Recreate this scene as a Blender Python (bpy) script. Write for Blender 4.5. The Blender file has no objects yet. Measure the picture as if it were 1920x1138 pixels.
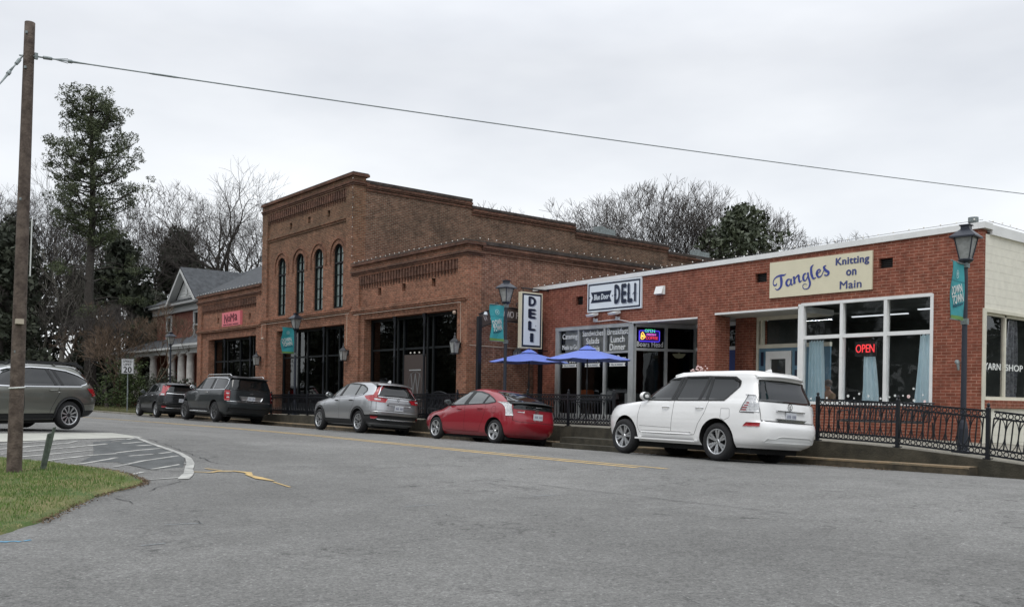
import bpy, bmesh, math, random
import numpy as np
from mathutils import Vector, Matrix
R = math.radians
SC = bpy.context.scene
COL = SC.collection
# ------------------------------------------------------------------ camera
CAM_YAW = 38.46
dv = Vector((-math.cos(R(CAM_YAW)), math.sin(R(CAM_YAW)), 0)); rv = Vector((math.sin(R(CAM_YAW)), math.cos(R(CAM_YAW)), 0))
roll = 0.016
upv = Vector((0, 0, 1)) * math.cos(roll) - rv * math.sin(roll)
rgt = rv * math.cos(roll) + Vector((0, 0, 1)) * math.sin(roll)
cam = bpy.data.cameras.new('camera'); camo = bpy.data.objects.new('camera', cam); COL.objects.link(camo)
m3 = Matrix((rgt, upv, -dv)).transposed()
camo.matrix_world = Matrix.Translation((0, 0, 1.5)) @ m3.to_4x4()
cam.sensor_width = 36; cam.lens = 36 * 1750 / 1920; cam.shift_y = 178.3 / 1920; cam.clip_end = 3000; cam.clip_start = .1
SC.camera = camo
SC.view_settings.view_transform = 'Standard'; SC.view_settings.look = 'None'; SC.view_settings.exposure = .15; SC.view_settings.gamma = 1
# ------------------------------------------------------------------ world: overcast sky
wd = bpy.data.worlds.new('World'); SC.world = wd; wd.use_nodes = True
nt = wd.node_tree; N = nt.nodes; N.clear(); LK = nt.links.new
out = N.new('ShaderNodeOutputWorld'); bg1 = N.new('ShaderNodeBackground'); bg2 = N.new('ShaderNodeBackground'); add = N.new('ShaderNodeAddShader')
sky = N.new('ShaderNodeTexSky'); sky.sky_type = 'NISHITA'; sky.sun_disc = False; sky.sun_elevation = R(48); sky.sun_rotation = R(200)
LK(sky.outputs[0], bg1.inputs[0]); bg1.inputs[1].default_value = .012
tc = N.new('ShaderNodeTexCoord'); sep = N.new('ShaderNodeSeparateXYZ'); LK(tc.outputs['Generated'], sep.inputs[0])
grad = N.new('ShaderNodeValToRGB'); LK(sep.outputs['Z'], grad.inputs[0])
e = grad.color_ramp.elements
e[0].position = 0.0; e[0].color = (.81, .84, .87, 1); e[1].position = 1.0; e[1].color = (1.42, 1.46, 1.52, 1)
q = e.new(.16); q.color = (.83, .85, .872, 1); q = e.new(.34); q.color = (.765, .78, .805, 1); q = e.new(.5); q.color = (1.0, 1.03, 1.08, 1)
mp = N.new('ShaderNodeMapping'); mp.inputs['Scale'].default_value = (1.2, 1.2, 3.6); LK(tc.outputs['Generated'], mp.inputs[0])
nz = N.new('ShaderNodeTexNoise'); nz.inputs['Scale'].default_value = 1.7; nz.inputs['Detail'].default_value = 5; nz.inputs['Roughness'].default_value = .52; LK(mp.outputs[0], nz.inputs['Vector'])
rp = N.new('ShaderNodeValToRGB'); LK(nz.outputs['Fac'], rp.inputs[0])
rp.color_ramp.elements[0].position = .32; rp.color_ramp.elements[0].color = (.83, .84, .86, 1)
rp.color_ramp.elements[1].position = .68; rp.color_ramp.elements[1].color = (1.10, 1.095, 1.085, 1)
mx = N.new('ShaderNodeMix'); mx.data_type = 'RGBA'; mx.blend_type = 'MULTIPLY'; mx.inputs[0].default_value = 1
LK(grad.outputs[0], mx.inputs[6]); LK(rp.outputs[0], mx.inputs[7]); LK(mx.outputs[2], bg2.inputs[0]); bg2.inputs[1].default_value = 1.0
LK(bg1.outputs[0], add.inputs[0]); LK(bg2.outputs[0], add.inputs[1]); LK(add.outputs[0], out.inputs[0])
sl = bpy.data.lights.new('sun', 'SUN'); sl.energy = .9; sl.angle = R(25); sl.color = (1, .97, .92)
so = bpy.data.objects.new('sun', sl); COL.objects.link(so)
so.rotation_euler = Vector((.35, -.55, 1.0)).to_track_quat('Z', 'Y').to_euler()

# ------------------------------------------------------------------ materials
M = {}
def node(nt, t, **k):
    n = nt.nodes.new(t)
    for a, b in k.items(): setattr(n, a, b)
    return n
def mat(name, col, rough=.6, metal=0, coat=0, spec=.5, emit=0, var=0, vscale=3, bump=0, bscale=40, alt=None, sheen=0):
    m = bpy.data.materials.new(name); m.use_nodes = True; t = m.node_tree; b = t.nodes['Principled BSDF']
    b.inputs['Base Color'].default_value = (*col, 1); b.inputs['Roughness'].default_value = rough; b.inputs['Metallic'].default_value = metal
    b.inputs['Coat Weight'].default_value = coat; b.inputs['Coat Roughness'].default_value = .04; b.inputs['Specular IOR Level'].default_value = spec
    if emit: b.inputs['Emission Color'].default_value = (*col, 1); b.inputs['Emission Strength'].default_value = emit
    if sheen: b.inputs['Sheen Weight'].default_value = sheen
    if var or alt:
        g = node(t, 'ShaderNodeNewGeometry'); n = node(t, 'ShaderNodeTexNoise'); n.inputs['Scale'].default_value = vscale; n.inputs['Detail'].default_value = 6; n.inputs['Roughness'].default_value = .65
        t.links.new(g.outputs['Position'], n.inputs['Vector'])
        r_ = node(t, 'ShaderNodeValToRGB'); t.links.new(n.outputs['Fac'], r_.inputs[0])
        a_ = alt or tuple(c * (1 + var) for c in col); l_ = tuple(c * (1 - var) for c in col) if not alt else col
        r_.color_ramp.elements[0].position = .35; r_.color_ramp.elements[0].color = (*l_, 1); r_.color_ramp.elements[1].position = .66; r_.color_ramp.elements[1].color = (*a_, 1)
        t.links.new(r_.outputs[0], b.inputs['Base Color'])
    if bump:
        g = node(t, 'ShaderNodeNewGeometry'); n = node(t, 'ShaderNodeTexNoise'); n.inputs['Scale'].default_value = bscale; n.inputs['Detail'].default_value = 4
        t.links.new(g.outputs['Position'], n.inputs['Vector']); bp = node(t, 'ShaderNodeBump'); bp.inputs['Strength'].default_value = bump; bp.inputs['Distance'].default_value = .02
        t.links.new(n.outputs['Fac'], bp.inputs['Height']); t.links.new(bp.outputs[0], b.inputs['Normal'])
    M[name] = m; return m
def brick(name, c1, c2, mort, dirt, bw=.215, rh=.075, ms=.011, dirtiness=.5, top=None, vary=(.68, 1.25)):
    m = bpy.data.materials.new(name); m.use_nodes = True; t = m.node_tree; b = t.nodes['Principled BSDF']; L = t.links.new
    g = node(t, 'ShaderNodeNewGeometry'); s = node(t, 'ShaderNodeSeparateXYZ'); L(g.outputs['Position'], s.inputs[0])
    a = node(t, 'ShaderNodeMath', operation='ADD'); L(s.outputs[0], a.inputs[0]); L(s.outputs[1], a.inputs[1])
    c = node(t, 'ShaderNodeCombineXYZ'); L(a.outputs[0], c.inputs[0]); L(s.outputs[2], c.inputs[1])
    wob = node(t, 'ShaderNodeTexNoise'); wob.inputs['Scale'].default_value = 9; L(c.outputs[0], wob.inputs['Vector'])
    wm = node(t, 'ShaderNodeVectorMath', operation='SCALE'); L(wob.outputs['Color'], wm.inputs[0]); wm.inputs['Scale'].default_value = .012
    wa = node(t, 'ShaderNodeVectorMath', operation='ADD'); L(c.outputs[0], wa.inputs[0]); L(wm.outputs[0], wa.inputs[1])
    k = node(t, 'ShaderNodeTexBrick'); L(wa.outputs[0], k.inputs['Vector']); k.inputs['Scale'].default_value = 1; k.inputs['Brick Width'].default_value = bw; k.inputs['Row Height'].default_value = rh
    k.inputs['Mortar Size'].default_value = ms; k.inputs['Mortar Smooth'].default_value = .25; k.inputs['Bias'].default_value = 0
    k.inputs['Color1'].default_value = (*c1, 1); k.inputs['Color2'].default_value = (*c2, 1); k.inputs['Mortar'].default_value = (*mort, 1)
    n = node(t, 'ShaderNodeTexNoise'); n.inputs['Scale'].default_value = .9; n.inputs['Detail'].default_value = 8; n.inputs['Roughness'].default_value = .7; L(g.outputs['Position'], n.inputs['Vector'])
    r_ = node(t, 'ShaderNodeValToRGB'); L(n.outputs['Fac'], r_.inputs[0]); r_.color_ramp.elements[0].position = .38; r_.color_ramp.elements[0].color = (0, 0, 0, 1); r_.color_ramp.elements[1].position = .68; r_.color_ramp.elements[1].color = (1, 1, 1, 1)
    mm = node(t, 'ShaderNodeMath', operation='MULTIPLY'); L(r_.outputs[0], mm.inputs[0]); mm.inputs[1].default_value = dirtiness
    x = node(t, 'ShaderNodeMix', data_type='RGBA'); L(mm.outputs[0], x.inputs[0]); L(k.outputs['Color'], x.inputs[6]); x.inputs[7].default_value = (*dirt, 1)
    n2 = node(t, 'ShaderNodeTexNoise'); n2.inputs['Scale'].default_value = 6; n2.inputs['Detail'].default_value = 5; L(g.outputs['Position'], n2.inputs['Vector'])
    r2 = node(t, 'ShaderNodeMapRange'); L(n2.outputs['Fac'], r2.inputs[0]); r2.inputs[1].default_value = .3; r2.inputs[2].default_value = .7; r2.inputs[3].default_value = vary[0]; r2.inputs[4].default_value = vary[1]
    y = node(t, 'ShaderNodeMix', data_type='RGBA', blend_type='MULTIPLY'); y.inputs[0].default_value = 1; L(x.outputs[2], y.inputs[6]); L(r2.outputs[0], y.inputs[7])
    last = y
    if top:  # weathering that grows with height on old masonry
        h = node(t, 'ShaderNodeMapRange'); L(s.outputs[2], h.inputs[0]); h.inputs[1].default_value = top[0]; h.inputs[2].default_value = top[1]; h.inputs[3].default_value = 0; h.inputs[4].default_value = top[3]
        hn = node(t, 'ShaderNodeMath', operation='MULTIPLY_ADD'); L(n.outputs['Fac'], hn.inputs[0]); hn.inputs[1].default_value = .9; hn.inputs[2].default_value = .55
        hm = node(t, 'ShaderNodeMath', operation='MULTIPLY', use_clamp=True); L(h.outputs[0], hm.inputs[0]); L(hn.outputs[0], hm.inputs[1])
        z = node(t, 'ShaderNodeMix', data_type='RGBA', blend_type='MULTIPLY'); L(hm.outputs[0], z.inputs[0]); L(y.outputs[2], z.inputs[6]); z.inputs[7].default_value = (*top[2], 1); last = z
    L(last.outputs[2], b.inputs['Base Color']); b.inputs['Roughness'].default_value = .9; b.inputs['Specular IOR Level'].default_value = .25
    bp = node(t, 'ShaderNodeBump', invert=True); bp.inputs['Strength'].default_value = .7; bp.inputs['Distance'].default_value = .012; L(k.outputs['Fac'], bp.inputs['Height'])
    L(bp.outputs[0], b.inputs['Normal']); M[name] = m; return m
def glass(name, tint, refl=.12, rough=.01):
    m = bpy.data.materials.new(name); m.use_nodes = True; t = m.node_tree; t.nodes.clear(); L = t.links.new
    o = node(t, 'ShaderNodeOutputMaterial'); x = node(t, 'ShaderNodeMixShader'); a = node(t, 'ShaderNodeBsdfTransparent'); g = node(t, 'ShaderNodeBsdfGlossy')
    a.inputs[0].default_value = (*tint, 1); g.inputs['Roughness'].default_value = rough; g.inputs['Color'].default_value = (.9, .93, .95, 1)
    lw = node(t, 'ShaderNodeLayerWeight'); lw.inputs['Blend'].default_value = refl; L(lw.outputs['Fresnel'], x.inputs[0]); L(a.outputs[0], x.inputs[1]); L(g.outputs[0], x.inputs[2]); L(x.outputs[0], o.inputs[0])
    tcn = node(t, 'ShaderNodeNewGeometry'); nn = node(t, 'ShaderNodeTexNoise'); nn.inputs['Scale'].default_value = 1.3; L(tcn.outputs['Position'], nn.inputs['Vector'])
    bp = node(t, 'ShaderNodeBump'); bp.inputs['Strength'].default_value = .12; bp.inputs['Distance'].default_value = .03; L(nn.outputs['Fac'], bp.inputs['Height']); L(bp.outputs[0], g.inputs['Normal'])
    M[name] = m; return m
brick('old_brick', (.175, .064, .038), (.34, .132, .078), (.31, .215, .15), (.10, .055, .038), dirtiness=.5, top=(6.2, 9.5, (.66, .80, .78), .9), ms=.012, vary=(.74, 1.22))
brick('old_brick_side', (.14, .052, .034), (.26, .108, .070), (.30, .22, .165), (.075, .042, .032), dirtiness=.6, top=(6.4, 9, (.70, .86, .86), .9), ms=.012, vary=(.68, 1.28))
brick('trim_brick', (.11, .046, .031), (.20, .09, .06), (.16, .11, .08), (.05, .033, .026), dirtiness=.7)
brick('arch_brick', (.17, .065, .04), (.27, .115, .07), (.26, .18, .12), (.07, .04, .03), dirtiness=.5)
brick('red_brick', (.215, .068, .042), (.265, .090, .056), (.42, .24, .175), (.165, .050, .034), bw=.25, rh=.079, ms=.0085, dirtiness=.6, vary=(.68, 1.2))
brick('house_brick', (.22, .07, .05), (.26, .09, .06), (.25, .16, .13), (.14, .05, .04), dirtiness=.4)
brick('painted_block', (.73, .71, .62), (.74, .72, .63), (.715, .695, .605), (.66, .63, .52), bw=.4, rh=.2, ms=.003, dirtiness=.0, vary=(.93, 1.04))
mat('coping', (.05, .04, .035), .95, var=.5, vscale=4, bump=.4)
mat('white_metal', (.72, .73, .72), .45, var=.06, vscale=2)
mat('aluminium', (.47, .49, .49), .4, metal=.5, var=.1)
mat('black_frame', (.006, .008, .009), .55, spec=.25)
mat('black_iron', (.010, .012, .016), .35, metal=.2)
mat('lamp_metal', (.03, .035, .048), .4, metal=.3)
mat('concrete', (.24, .225, .185), .95, var=.22, vscale=2.2, bump=.5, bscale=60)
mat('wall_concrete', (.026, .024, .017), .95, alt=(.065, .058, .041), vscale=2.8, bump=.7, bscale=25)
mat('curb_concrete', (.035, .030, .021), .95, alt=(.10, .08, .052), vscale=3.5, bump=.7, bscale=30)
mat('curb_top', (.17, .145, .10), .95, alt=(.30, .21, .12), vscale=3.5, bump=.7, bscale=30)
mat('apron_concrete', (.40, .40, .36), .9, var=.12, vscale=1.5, bump=.3)
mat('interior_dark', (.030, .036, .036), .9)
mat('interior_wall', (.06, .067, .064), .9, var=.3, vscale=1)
mat('soffit', (.45, .45, .42), .8, var=.12)
mat('cream_wood', (.62, .60, .50), .6, var=.08)
mat('white_paint', (.74, .75, .73), .5, var=.05)
mat('blue_paint', (.02, .045, .20), .45)
mat('bluegrey_paint', (.10, .20, .28), .5, var=.1)
mat('curtain', (.62, .83, .92), .9, var=.06, vscale=5)
mat('curtain', (.72, .84, .88), .9, var=.06, vscale=5)
t_ = M['curtain'].node_tree; p_ = t_.nodes['Principled BSDF']; x_ = t_.nodes.new('ShaderNodeMixShader'); x_.inputs[0].default_value = .4; tr_ = t_.nodes.new('ShaderNodeBsdfTranslucent'); tr_.inputs[0].default_value = (.62, .82, .90, 1); t_.links.new(p_.outputs[0], x_.inputs[1]); t_.links.new(tr_.outputs[0], x_.inputs[2]); t_.links.new(x_.outputs[0], t_.nodes['Material Output'].inputs[0])
mat('lace', (.33, .34, .36), .9, alt=(.10, .10, .12), vscale=16)
mat('blind', (.40, .40, .37), .8, var=.12, vscale=2)
mat('curtain_old', (.42, .50, .48), .8, alt=(.86, .90, .86), vscale=1.1)
mat('sign_white', (.70, .76, .80), .4); mat('sign_navy', (.008, .016, .04), .4); mat('navy_soft', (.03, .055, .11), .4); mat('sign_shadow', (.33, .37, .43), .4)
mat('sign_cream', (.66, .62, .46), .55, var=.03); mat('script_blue', (.035, .055, .27), .4); mat('text_blue', (.05, .065, .19), .4)
mat('sign_pink', (.66, .17, .20), .5); mat('sign_maroon', (.10, .008, .018), .5)
mat('letter_white', (.74, .76, .74), .5); mat('text_grey', (.30, .31, .31), .5)
mat('brown_sign', (.05, .035, .03), .5); mat('rope_white', (.42, .33, .26), .5)
mat('teal', (.035, .30, .33), .7, var=.12, vscale=4); mat('banner_green', (.12, .25, .06), .7); mat('banner_light', (.45, .66, .68), .7); mat('banner_dark', (.02, .09, .14), .7)
mat('umbrella_blue', (.10, .165, .56), .75, var=.05, vscale=2, sheen=.2); mat('umbrella_dark', (.03, .04, .15), .7)
mat('lamp_glass', (.30, .31, .30), .25, var=.2, vscale=8)
mat('neon_red', (1, .06, .07), emit=.85); mat('neon_green', (.1, .9, .35), emit=1.1); mat('neon_blue', (.10, .06, .9), emit=.9); mat('neon_pink', (.9, .2, .7), emit=1.1); mat('neon_yellow', (1, .65, .1), emit=1.0)
mat('tube_light', (.9, .95, 1), emit=.75); mat('bulb', (.62, .60, .55), emit=.18); mat('cable', (.03, .03, .03), .6)
mat('wood_pole', (.05, .036, .029), .95, alt=(.135, .105, .085), vscale=7, bump=.9, bscale=30); mat('pale_wood', (.45, .40, .32), .9)
mat('galv', (.22, .25, .25), .5, metal=.6, var=.25, vscale=9)
mat('shingle', (.055, .06, .066), .9, var=.35, vscale=3, bump=.5, bscale=12)
mat('siding', (.50, .51, .50), .7); mat('stone_col', (.43, .42, .40), .8, var=.2)
mat('sign_face', (.50, .51, .52), .5); mat('sign_black', (.015, .015, .015), .5)
mat('yellow_line', (.58, .40, .15), .85, alt=(.36, .27, .14), vscale=5); mat('white_line', (.48, .48, .45), .85, alt=(.20, .20, .19), vscale=4); mat('faint_line', (.25, .27, .28), .9, var=.2); mat('blue_mark', (.10, .28, .42), .85)
mat('crack', (.035, .035, .035), .95)
mat('bark', (.030, .025, .021), .95, alt=(.065, .058, .05), vscale=6, bump=.6); mat('bark_grey', (.13, .12, .105), .95, alt=(.22, .21, .18), vscale=5); mat('twig', (.052, .045, .040), .95)
mat('needles', (.028, .042, .016), .8, alt=(.085, .10, .045), vscale=1.5); mat('leaf_dark', (.020, .027, .015), .75, alt=(.048, .056, .034), vscale=.7); mat('leaf_mid', (.032, .044, .024), .6, alt=(.075, .09, .048), vscale=1.6)
mat('shrub_green', (.03, .05, .012), .8, alt=(.06, .085, .025), vscale=3); mat('twig_brown', (.11, .075, .05), .95)
mat('leaf_litter', (.16, .10, .05), .9, alt=(.05, .035, .02), vscale=20)
mat('flower_pink', (.72, .42, .42), .8, alt=(.85, .75, .70), vscale=30); mat('flower_white', (.66, .68, .66), .6)
mat('skin', (.30, .17, .11), .55); mat('hair', (.12, .10, .09), .7); mat('tan_cloth', (.22, .15, .09), .85); mat('dark_cloth', (.03, .035, .02), .85)
glass('shop_glass', (.96, .97, .97), .28); glass('dark_glass', (.10, .12, .12), .33); glass('old_glass', (.72, .78, .76), .30)
# --- cars
mat('tyre', (.013, .013, .014), .85, bump=.2); mat('rubber', (.016, .017, .018), .6); mat('rim_silver', (.52, .53, .54), .28, metal=.85); mat('rim_dark', (.02, .02, .022), .35, metal=.3)
mat('chrome', (.68, .69, .7), .15, metal=.95); mat('car_glass', (.008, .010, .011), .04, coat=.25, spec=.5); mat('car_glass_light', (.05, .06, .06), .05, coat=.8, spec=.7); mat('under', (.006, .006, .006), .95)
mat('light_red', (.30, .006, .012), .2, coat=.6); mat('light_clear', (.62, .63, .64), .15, coat=1, alt=(.30, .31, .32), vscale=22); mat('plate', (.52, .54, .57), .4); mat('plate_text', (.17, .18, .24), .5)
mat('paint_white', (.80, .80, .79), .3, coat=.8); mat('paint_red', (.25, .005, .015), .3, metal=.0, coat=.7); mat('paint_silver', (.46, .47, .48), .31, metal=.85, coat=.6)
mat('paint_grey', (.026, .031, .034), .3, metal=.35, coat=.45); mat('paint_dark', (.014, .016, .018), .28, metal=.35, coat=.45); mat('paint_olive', (.165, .17, .15), .28, metal=.75, coat=.6)
mat('orange', (.5, .12, .03), .6); mat('chair_white', (.55, .56, .55), .6)

# ------------------------------------------------------------------ mesh builder
class MB:
    def __init__(s): s.v = []; s.f = []; s.m = []; s.cur = 0; s.smooth = []; s.sm = False
    def add(s, vs, fs):
        o = len(s.v); s.v.extend(vs)
        for f in fs: s.f.append(tuple(i + o for i in f)); s.m.append(s.cur); s.smooth.append(s.sm)
        return s
    def box(s, x0, x1, y0, y1, z0, z1):
        return s.add([(x0, y0, z0), (x1, y0, z0), (x1, y1, z0), (x0, y1, z0), (x0, y0, z1), (x1, y0, z1), (x1, y1, z1), (x0, y1, z1)],
                     [(0, 3, 2, 1), (4, 5, 6, 7), (0, 1, 5, 4), (1, 2, 6, 5), (2, 3, 7, 6), (3, 0, 4, 7)])
    def prism(s, pts, a, b, axis='y'):  # polygon in the two other axes, extruded a..b
        n = len(pts)
        def mk(p, t): return (p[0], t, p[1]) if axis == 'y' else ((t, p[0], p[1]) if axis == 'x' else (p[0], p[1], t))
        return s.add([mk(p, a) for p in pts] + [mk(p, b) for p in pts], [tuple(range(n)), tuple(range(2 * n - 1, n - 1, -1))] + [(i, (i + 1) % n, n + (i + 1) % n, n + i)[::-1] for i in range(n)])
    def tube(s, pts, rad, n=8, cap=True):
        pts = [Vector(p) for p in pts]; k = len(pts); rad = rad if hasattr(rad, '__len__') else [rad] * k
        vs = []; ref = None
        for i, p in enumerate(pts):
            t = (pts[min(i + 1, k - 1)] - pts[max(i - 1, 0)]).normalized()
            if ref is None: ref = t.orthogonal().normalized()
            a = (ref - t * ref.dot(t)); a = a.normalized() if a.length > 1e-6 else t.orthogonal().normalized(); ref = a; b = t.cross(a)
            for j in range(n):
                w = 2 * math.pi * j / n; vs.append(tuple(p + (a * math.cos(w) + b * math.sin(w)) * rad[i]))
        fs = [(i * n + j, i * n + (j + 1) % n, (i + 1) * n + (j + 1) % n, (i + 1) * n + j) for i in range(k - 1) for j in range(n)]
        if cap: fs += [tuple(range(n - 1, -1, -1)), tuple(range((k - 1) * n, k * n))]
        return s.add(vs, fs)
    def lathe(s, prof, c=(0, 0, 0), n=24, axis='z', closed=False):  # prof: (radius, height)
        vs = []
        for r_, h in prof:
            for j in range(n):
                w = 2 * math.pi * j / n; a, b = r_ * math.cos(w), r_ * math.sin(w)
                vs.append((c[0] + a, c[1] + b, c[2] + h) if axis == 'z' else (c[0] + a, c[1] + h, c[2] + b))
        k = len(prof); fs = [(i * n + j, i * n + (j + 1) % n, (i + 1) * n + (j + 1) % n, (i + 1) * n + j) for i in range(k - 1) for j in range(n)]
        if closed: fs += [((k - 1) * n + j, (k - 1) * n + (j + 1) % n, (j + 1) % n, j) for j in range(n)]
        return s.add(vs, fs)
    def ball(s, c, r_, n=8, sx=1, sy=1, sz=1):
        prof = [(max(1e-4, math.sin(math.pi * i / n)) * r_, -math.cos(math.pi * i / n) * r_ * sz) for i in range(n + 1)]
        o = len(s.v); s.lathe(prof, (0, 0, 0), n * 2)
        for i in range(o, len(s.v)): v = s.v[i]; s.v[i] = (c[0] + v[0] * sx, c[1] + v[1] * sy, c[2] + v[2])
        return s
    def quad(s, a, b, c, d): return s.add([a, b, c, d], [(0, 1, 2, 3)])
    def ring(s, c, R_, t, dpt, n=16, axis='y'):  # flat ring (washer) with depth
        vs = []; 
        for rr, yy in ((R_, -dpt / 2), (R_, dpt / 2), (R_ - t, dpt / 2), (R_ - t, -dpt / 2)):
            for j in range(n):
                w = 2 * math.pi * j / n; a, b = rr * math.cos(w), rr * math.sin(w)
                vs.append((c[0] + a, c[1] + yy, c[2] + b) if axis == 'y' else (c[0] + yy, c[1] + a, c[2] + b))
        fs = [(k * n + j, k * n + (j + 1) % n, ((k + 1) % 4) * n + (j + 1) % n, ((k + 1) % 4) * n + j) for k in range(4) for j in range(n)]
        return s.add(vs, fs)
    def build(s, name, mats, parent=None, smooth=False, angle=None, recalc=False):
        me = bpy.data.meshes.new(name); me.from_pydata([tuple(v) for v in s.v], [], s.f); mats = mats if isinstance(mats, (list, tuple)) else [mats]
        for k in mats: me.materials.append(M[k] if isinstance(k, str) else k)
        me.polygons.foreach_set('material_index', s.m)
        sm = [smooth or q for q in s.smooth]; me.polygons.foreach_set('use_smooth', sm)
        if recalc:
            bm = bmesh.new(); bm.from_mesh(me); bmesh.ops.remove_doubles(bm, verts=bm.verts, dist=1e-5); bmesh.ops.recalc_face_normals(bm, faces=bm.faces); bm.to_mesh(me); bm.free()
        me.update()
        if angle: me.set_sharp_from_angle(angle=R(angle))
        o = bpy.data.objects.new(name, me); COL.objects.link(o)
        if parent: o.parent = parent
        return o
def tag(o, label=None, cat=None, group=None, kind=None):
    for k, v in (('label', label), ('category', cat), ('group', group), ('kind', kind)):
        if v: o[k] = v
    return o
def empty(name, loc=(0, 0, 0), rz=0, label=None, cat=None, group=None):
    o = bpy.data.objects.new(name, None); o.location = loc; o.rotation_euler = (0, 0, rz); o.empty_display_size = .2; COL.objects.link(o)
    return tag(o, label, cat, group)
def copy_tree(o, parent=None):
    c = o.copy(); COL.objects.link(c); c.parent = parent
    for ch in [x for x in list(bpy.data.objects) if x.parent == o]: copy_tree(ch, c)
    return c
def text_mb(mb, body, org, ux, uz, w=None, h=None, depth=.006, bold=0, shear=0, align='L', rot=0):
    """lettering: built-in font turned into mesh, fitted to w x h, laid in the plane (ux, uz) at org (lower left)"""
    cu = bpy.data.curves.new('t', 'FONT'); cu.body = body; cu.size = 1; cu.extrude = .5; cu.shear = shear; cu.resolution_u = 3; cu.space_character = 1 + bold * 2
    o = bpy.data.objects.new('t', cu); COL.objects.link(o); bpy.context.view_layer.update()
    me = o.evaluated_get(bpy.context.evaluated_depsgraph_get()).to_mesh()
    vs = [v.co.copy() for v in me.vertices]; fs = [tuple(p.vertices) for p in me.polygons]
    xs = [v.x for v in vs]; ys = [v.y for v in vs]; x0, x1, y0, y1 = min(xs), max(xs), min(ys), max(ys)
    sx = w / (x1 - x0) if w else None; sy = h / (y1 - y0) if h else None; sx = sx or sy; sy = sy or sx
    ux = Vector(ux); uz = Vector(uz); nn = ux.cross(uz); org = Vector(org)
    cr, sr = math.cos(rot), math.sin(rot)
    for q_, (bx, by) in enumerate(((0, 0), (bold, 0), (-bold, 0), (0, bold), (0, -bold)) if bold > .004 else ((0, 0),)):  # heavier weight: the letter laid over itself, a hair apart
        out_ = []
        for v in vs:
            a = (v.x - x0 + bx) * sx; b = (v.y - y0 + by * .7) * sy
            if align == 'C': a -= (x1 - x0) * sx / 2
            a, b = a * cr - b * sr, a * sr + b * cr
            out_.append(tuple(org + ux * a + uz * b + nn * (v.z * (depth + q_ * .0006))))
        mb.add(out_, fs)
    bpy.data.objects.remove(o); bpy.data.curves.remove(cu)
    return mb
def stroke(mb, pts, y, depth=.006, n=6):
    """brush stroke with changing width in the XZ plane facing -Y"""
    P = [];
    for i in range(len(pts) - 1):
        p0 = pts[max(i - 1, 0)]; p1 = pts[i]; p2 = pts[i + 1]; p3 = pts[min(i + 2, len(pts) - 1)]
        for k in range(n):
            t = k / n; P.append([.5 * ((2 * p1[j]) + (-p0[j] + p2[j]) * t + (2 * p0[j] - 5 * p1[j] + 4 * p2[j] - p3[j]) * t * t + (-p0[j] + 3 * p1[j] - 3 * p2[j] + p3[j]) * t ** 3) for j in range(3)])
    P.append(list(pts[-1])); k = len(P); vs = []
    for i, p in enumerate(P):
        a = P[min(i + 1, k - 1)]; b = P[max(i - 1, 0)]; dx, dz = a[0] - b[0], a[1] - b[1]; l = math.hypot(dx, dz) or 1; nx, nz_ = -dz / l, dx / l; w = max(.003, p[2] / 2)
        for yy in (y, y + depth): vs += [(p[0] + nx * w, yy, p[1] + nz_ * w), (p[0] - nx * w, yy, p[1] - nz_ * w)]
    fs = []
    for i in range(k - 1):
        o = i * 4; q = o + 4; fs += [(o, o + 1, q + 1, q), (o + 2, q + 2, q + 3, o + 3), (o, q, q + 2, o + 2), (o + 1, o + 3, q + 3, q + 1)]
    mb.add(vs, fs)
def sm(t): t = max(0, min(1, t)); return t * t * (3 - 2 * t)
def lerp_tab(tab, x):
    if x <= tab[0][0]: return tab[0][1]
    for (a, b), (c, d) in zip(tab, tab[1:]):
        if x <= c: return b + (d - b) * (x - a) / (c - a)
    return tab[-1][1]
# ------------------------------------------------------------------ terrain
def hz(X, Y):
    if Y >= 12.8:
        if Y < 16: return .25 - .03 * sm((Y - 12.8) / 3.2)
        c = lerp_tab([(-20, .09), (-9, .155), (0, .17)], X)
        return .22 - (.22 - c) * sm((Y - 16) / 2.2)
    s = -.0235 + .008 * sm(-X / 17); s = s + (.037 - s) * sm((-X - 16.7) / 8.3)
    return .25 + s * min(14, 12.8 - Y)
WALK = [(-75, .30), (-60, .42), (-42, .575), (-25, .71), (-14, .71), (-10.4, .61), (-8.6, .48), (-6.5, .27), (-3, .21), (40, .21)]
def wz(X): return lerp_tab(WALK, X)
def sheet(name, xs, ys, fn, m, kind='structure', keep=None, **k):
    mb = MB(); nx, ny = len(xs), len(ys)
    vs = [(x, y, fn(x, y)) for y in ys for x in xs]
    fs = [(j * nx + i, j * nx + i + 1, (j + 1) * nx + i + 1, (j + 1) * nx + i) for j in range(ny - 1) for i in range(nx - 1) if not keep or keep((xs[i] + xs[i + 1]) / 2, (ys[j] + ys[j + 1]) / 2)]
    mb.add(vs, fs); o = mb.build(name, m, smooth=True); tag(o, kind=kind, **k); return o
def rng(a, b, st): n = max(1, int(round((b - a) / st))); return [a + (b - a) * i / n for i in range(n + 1)]
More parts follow.
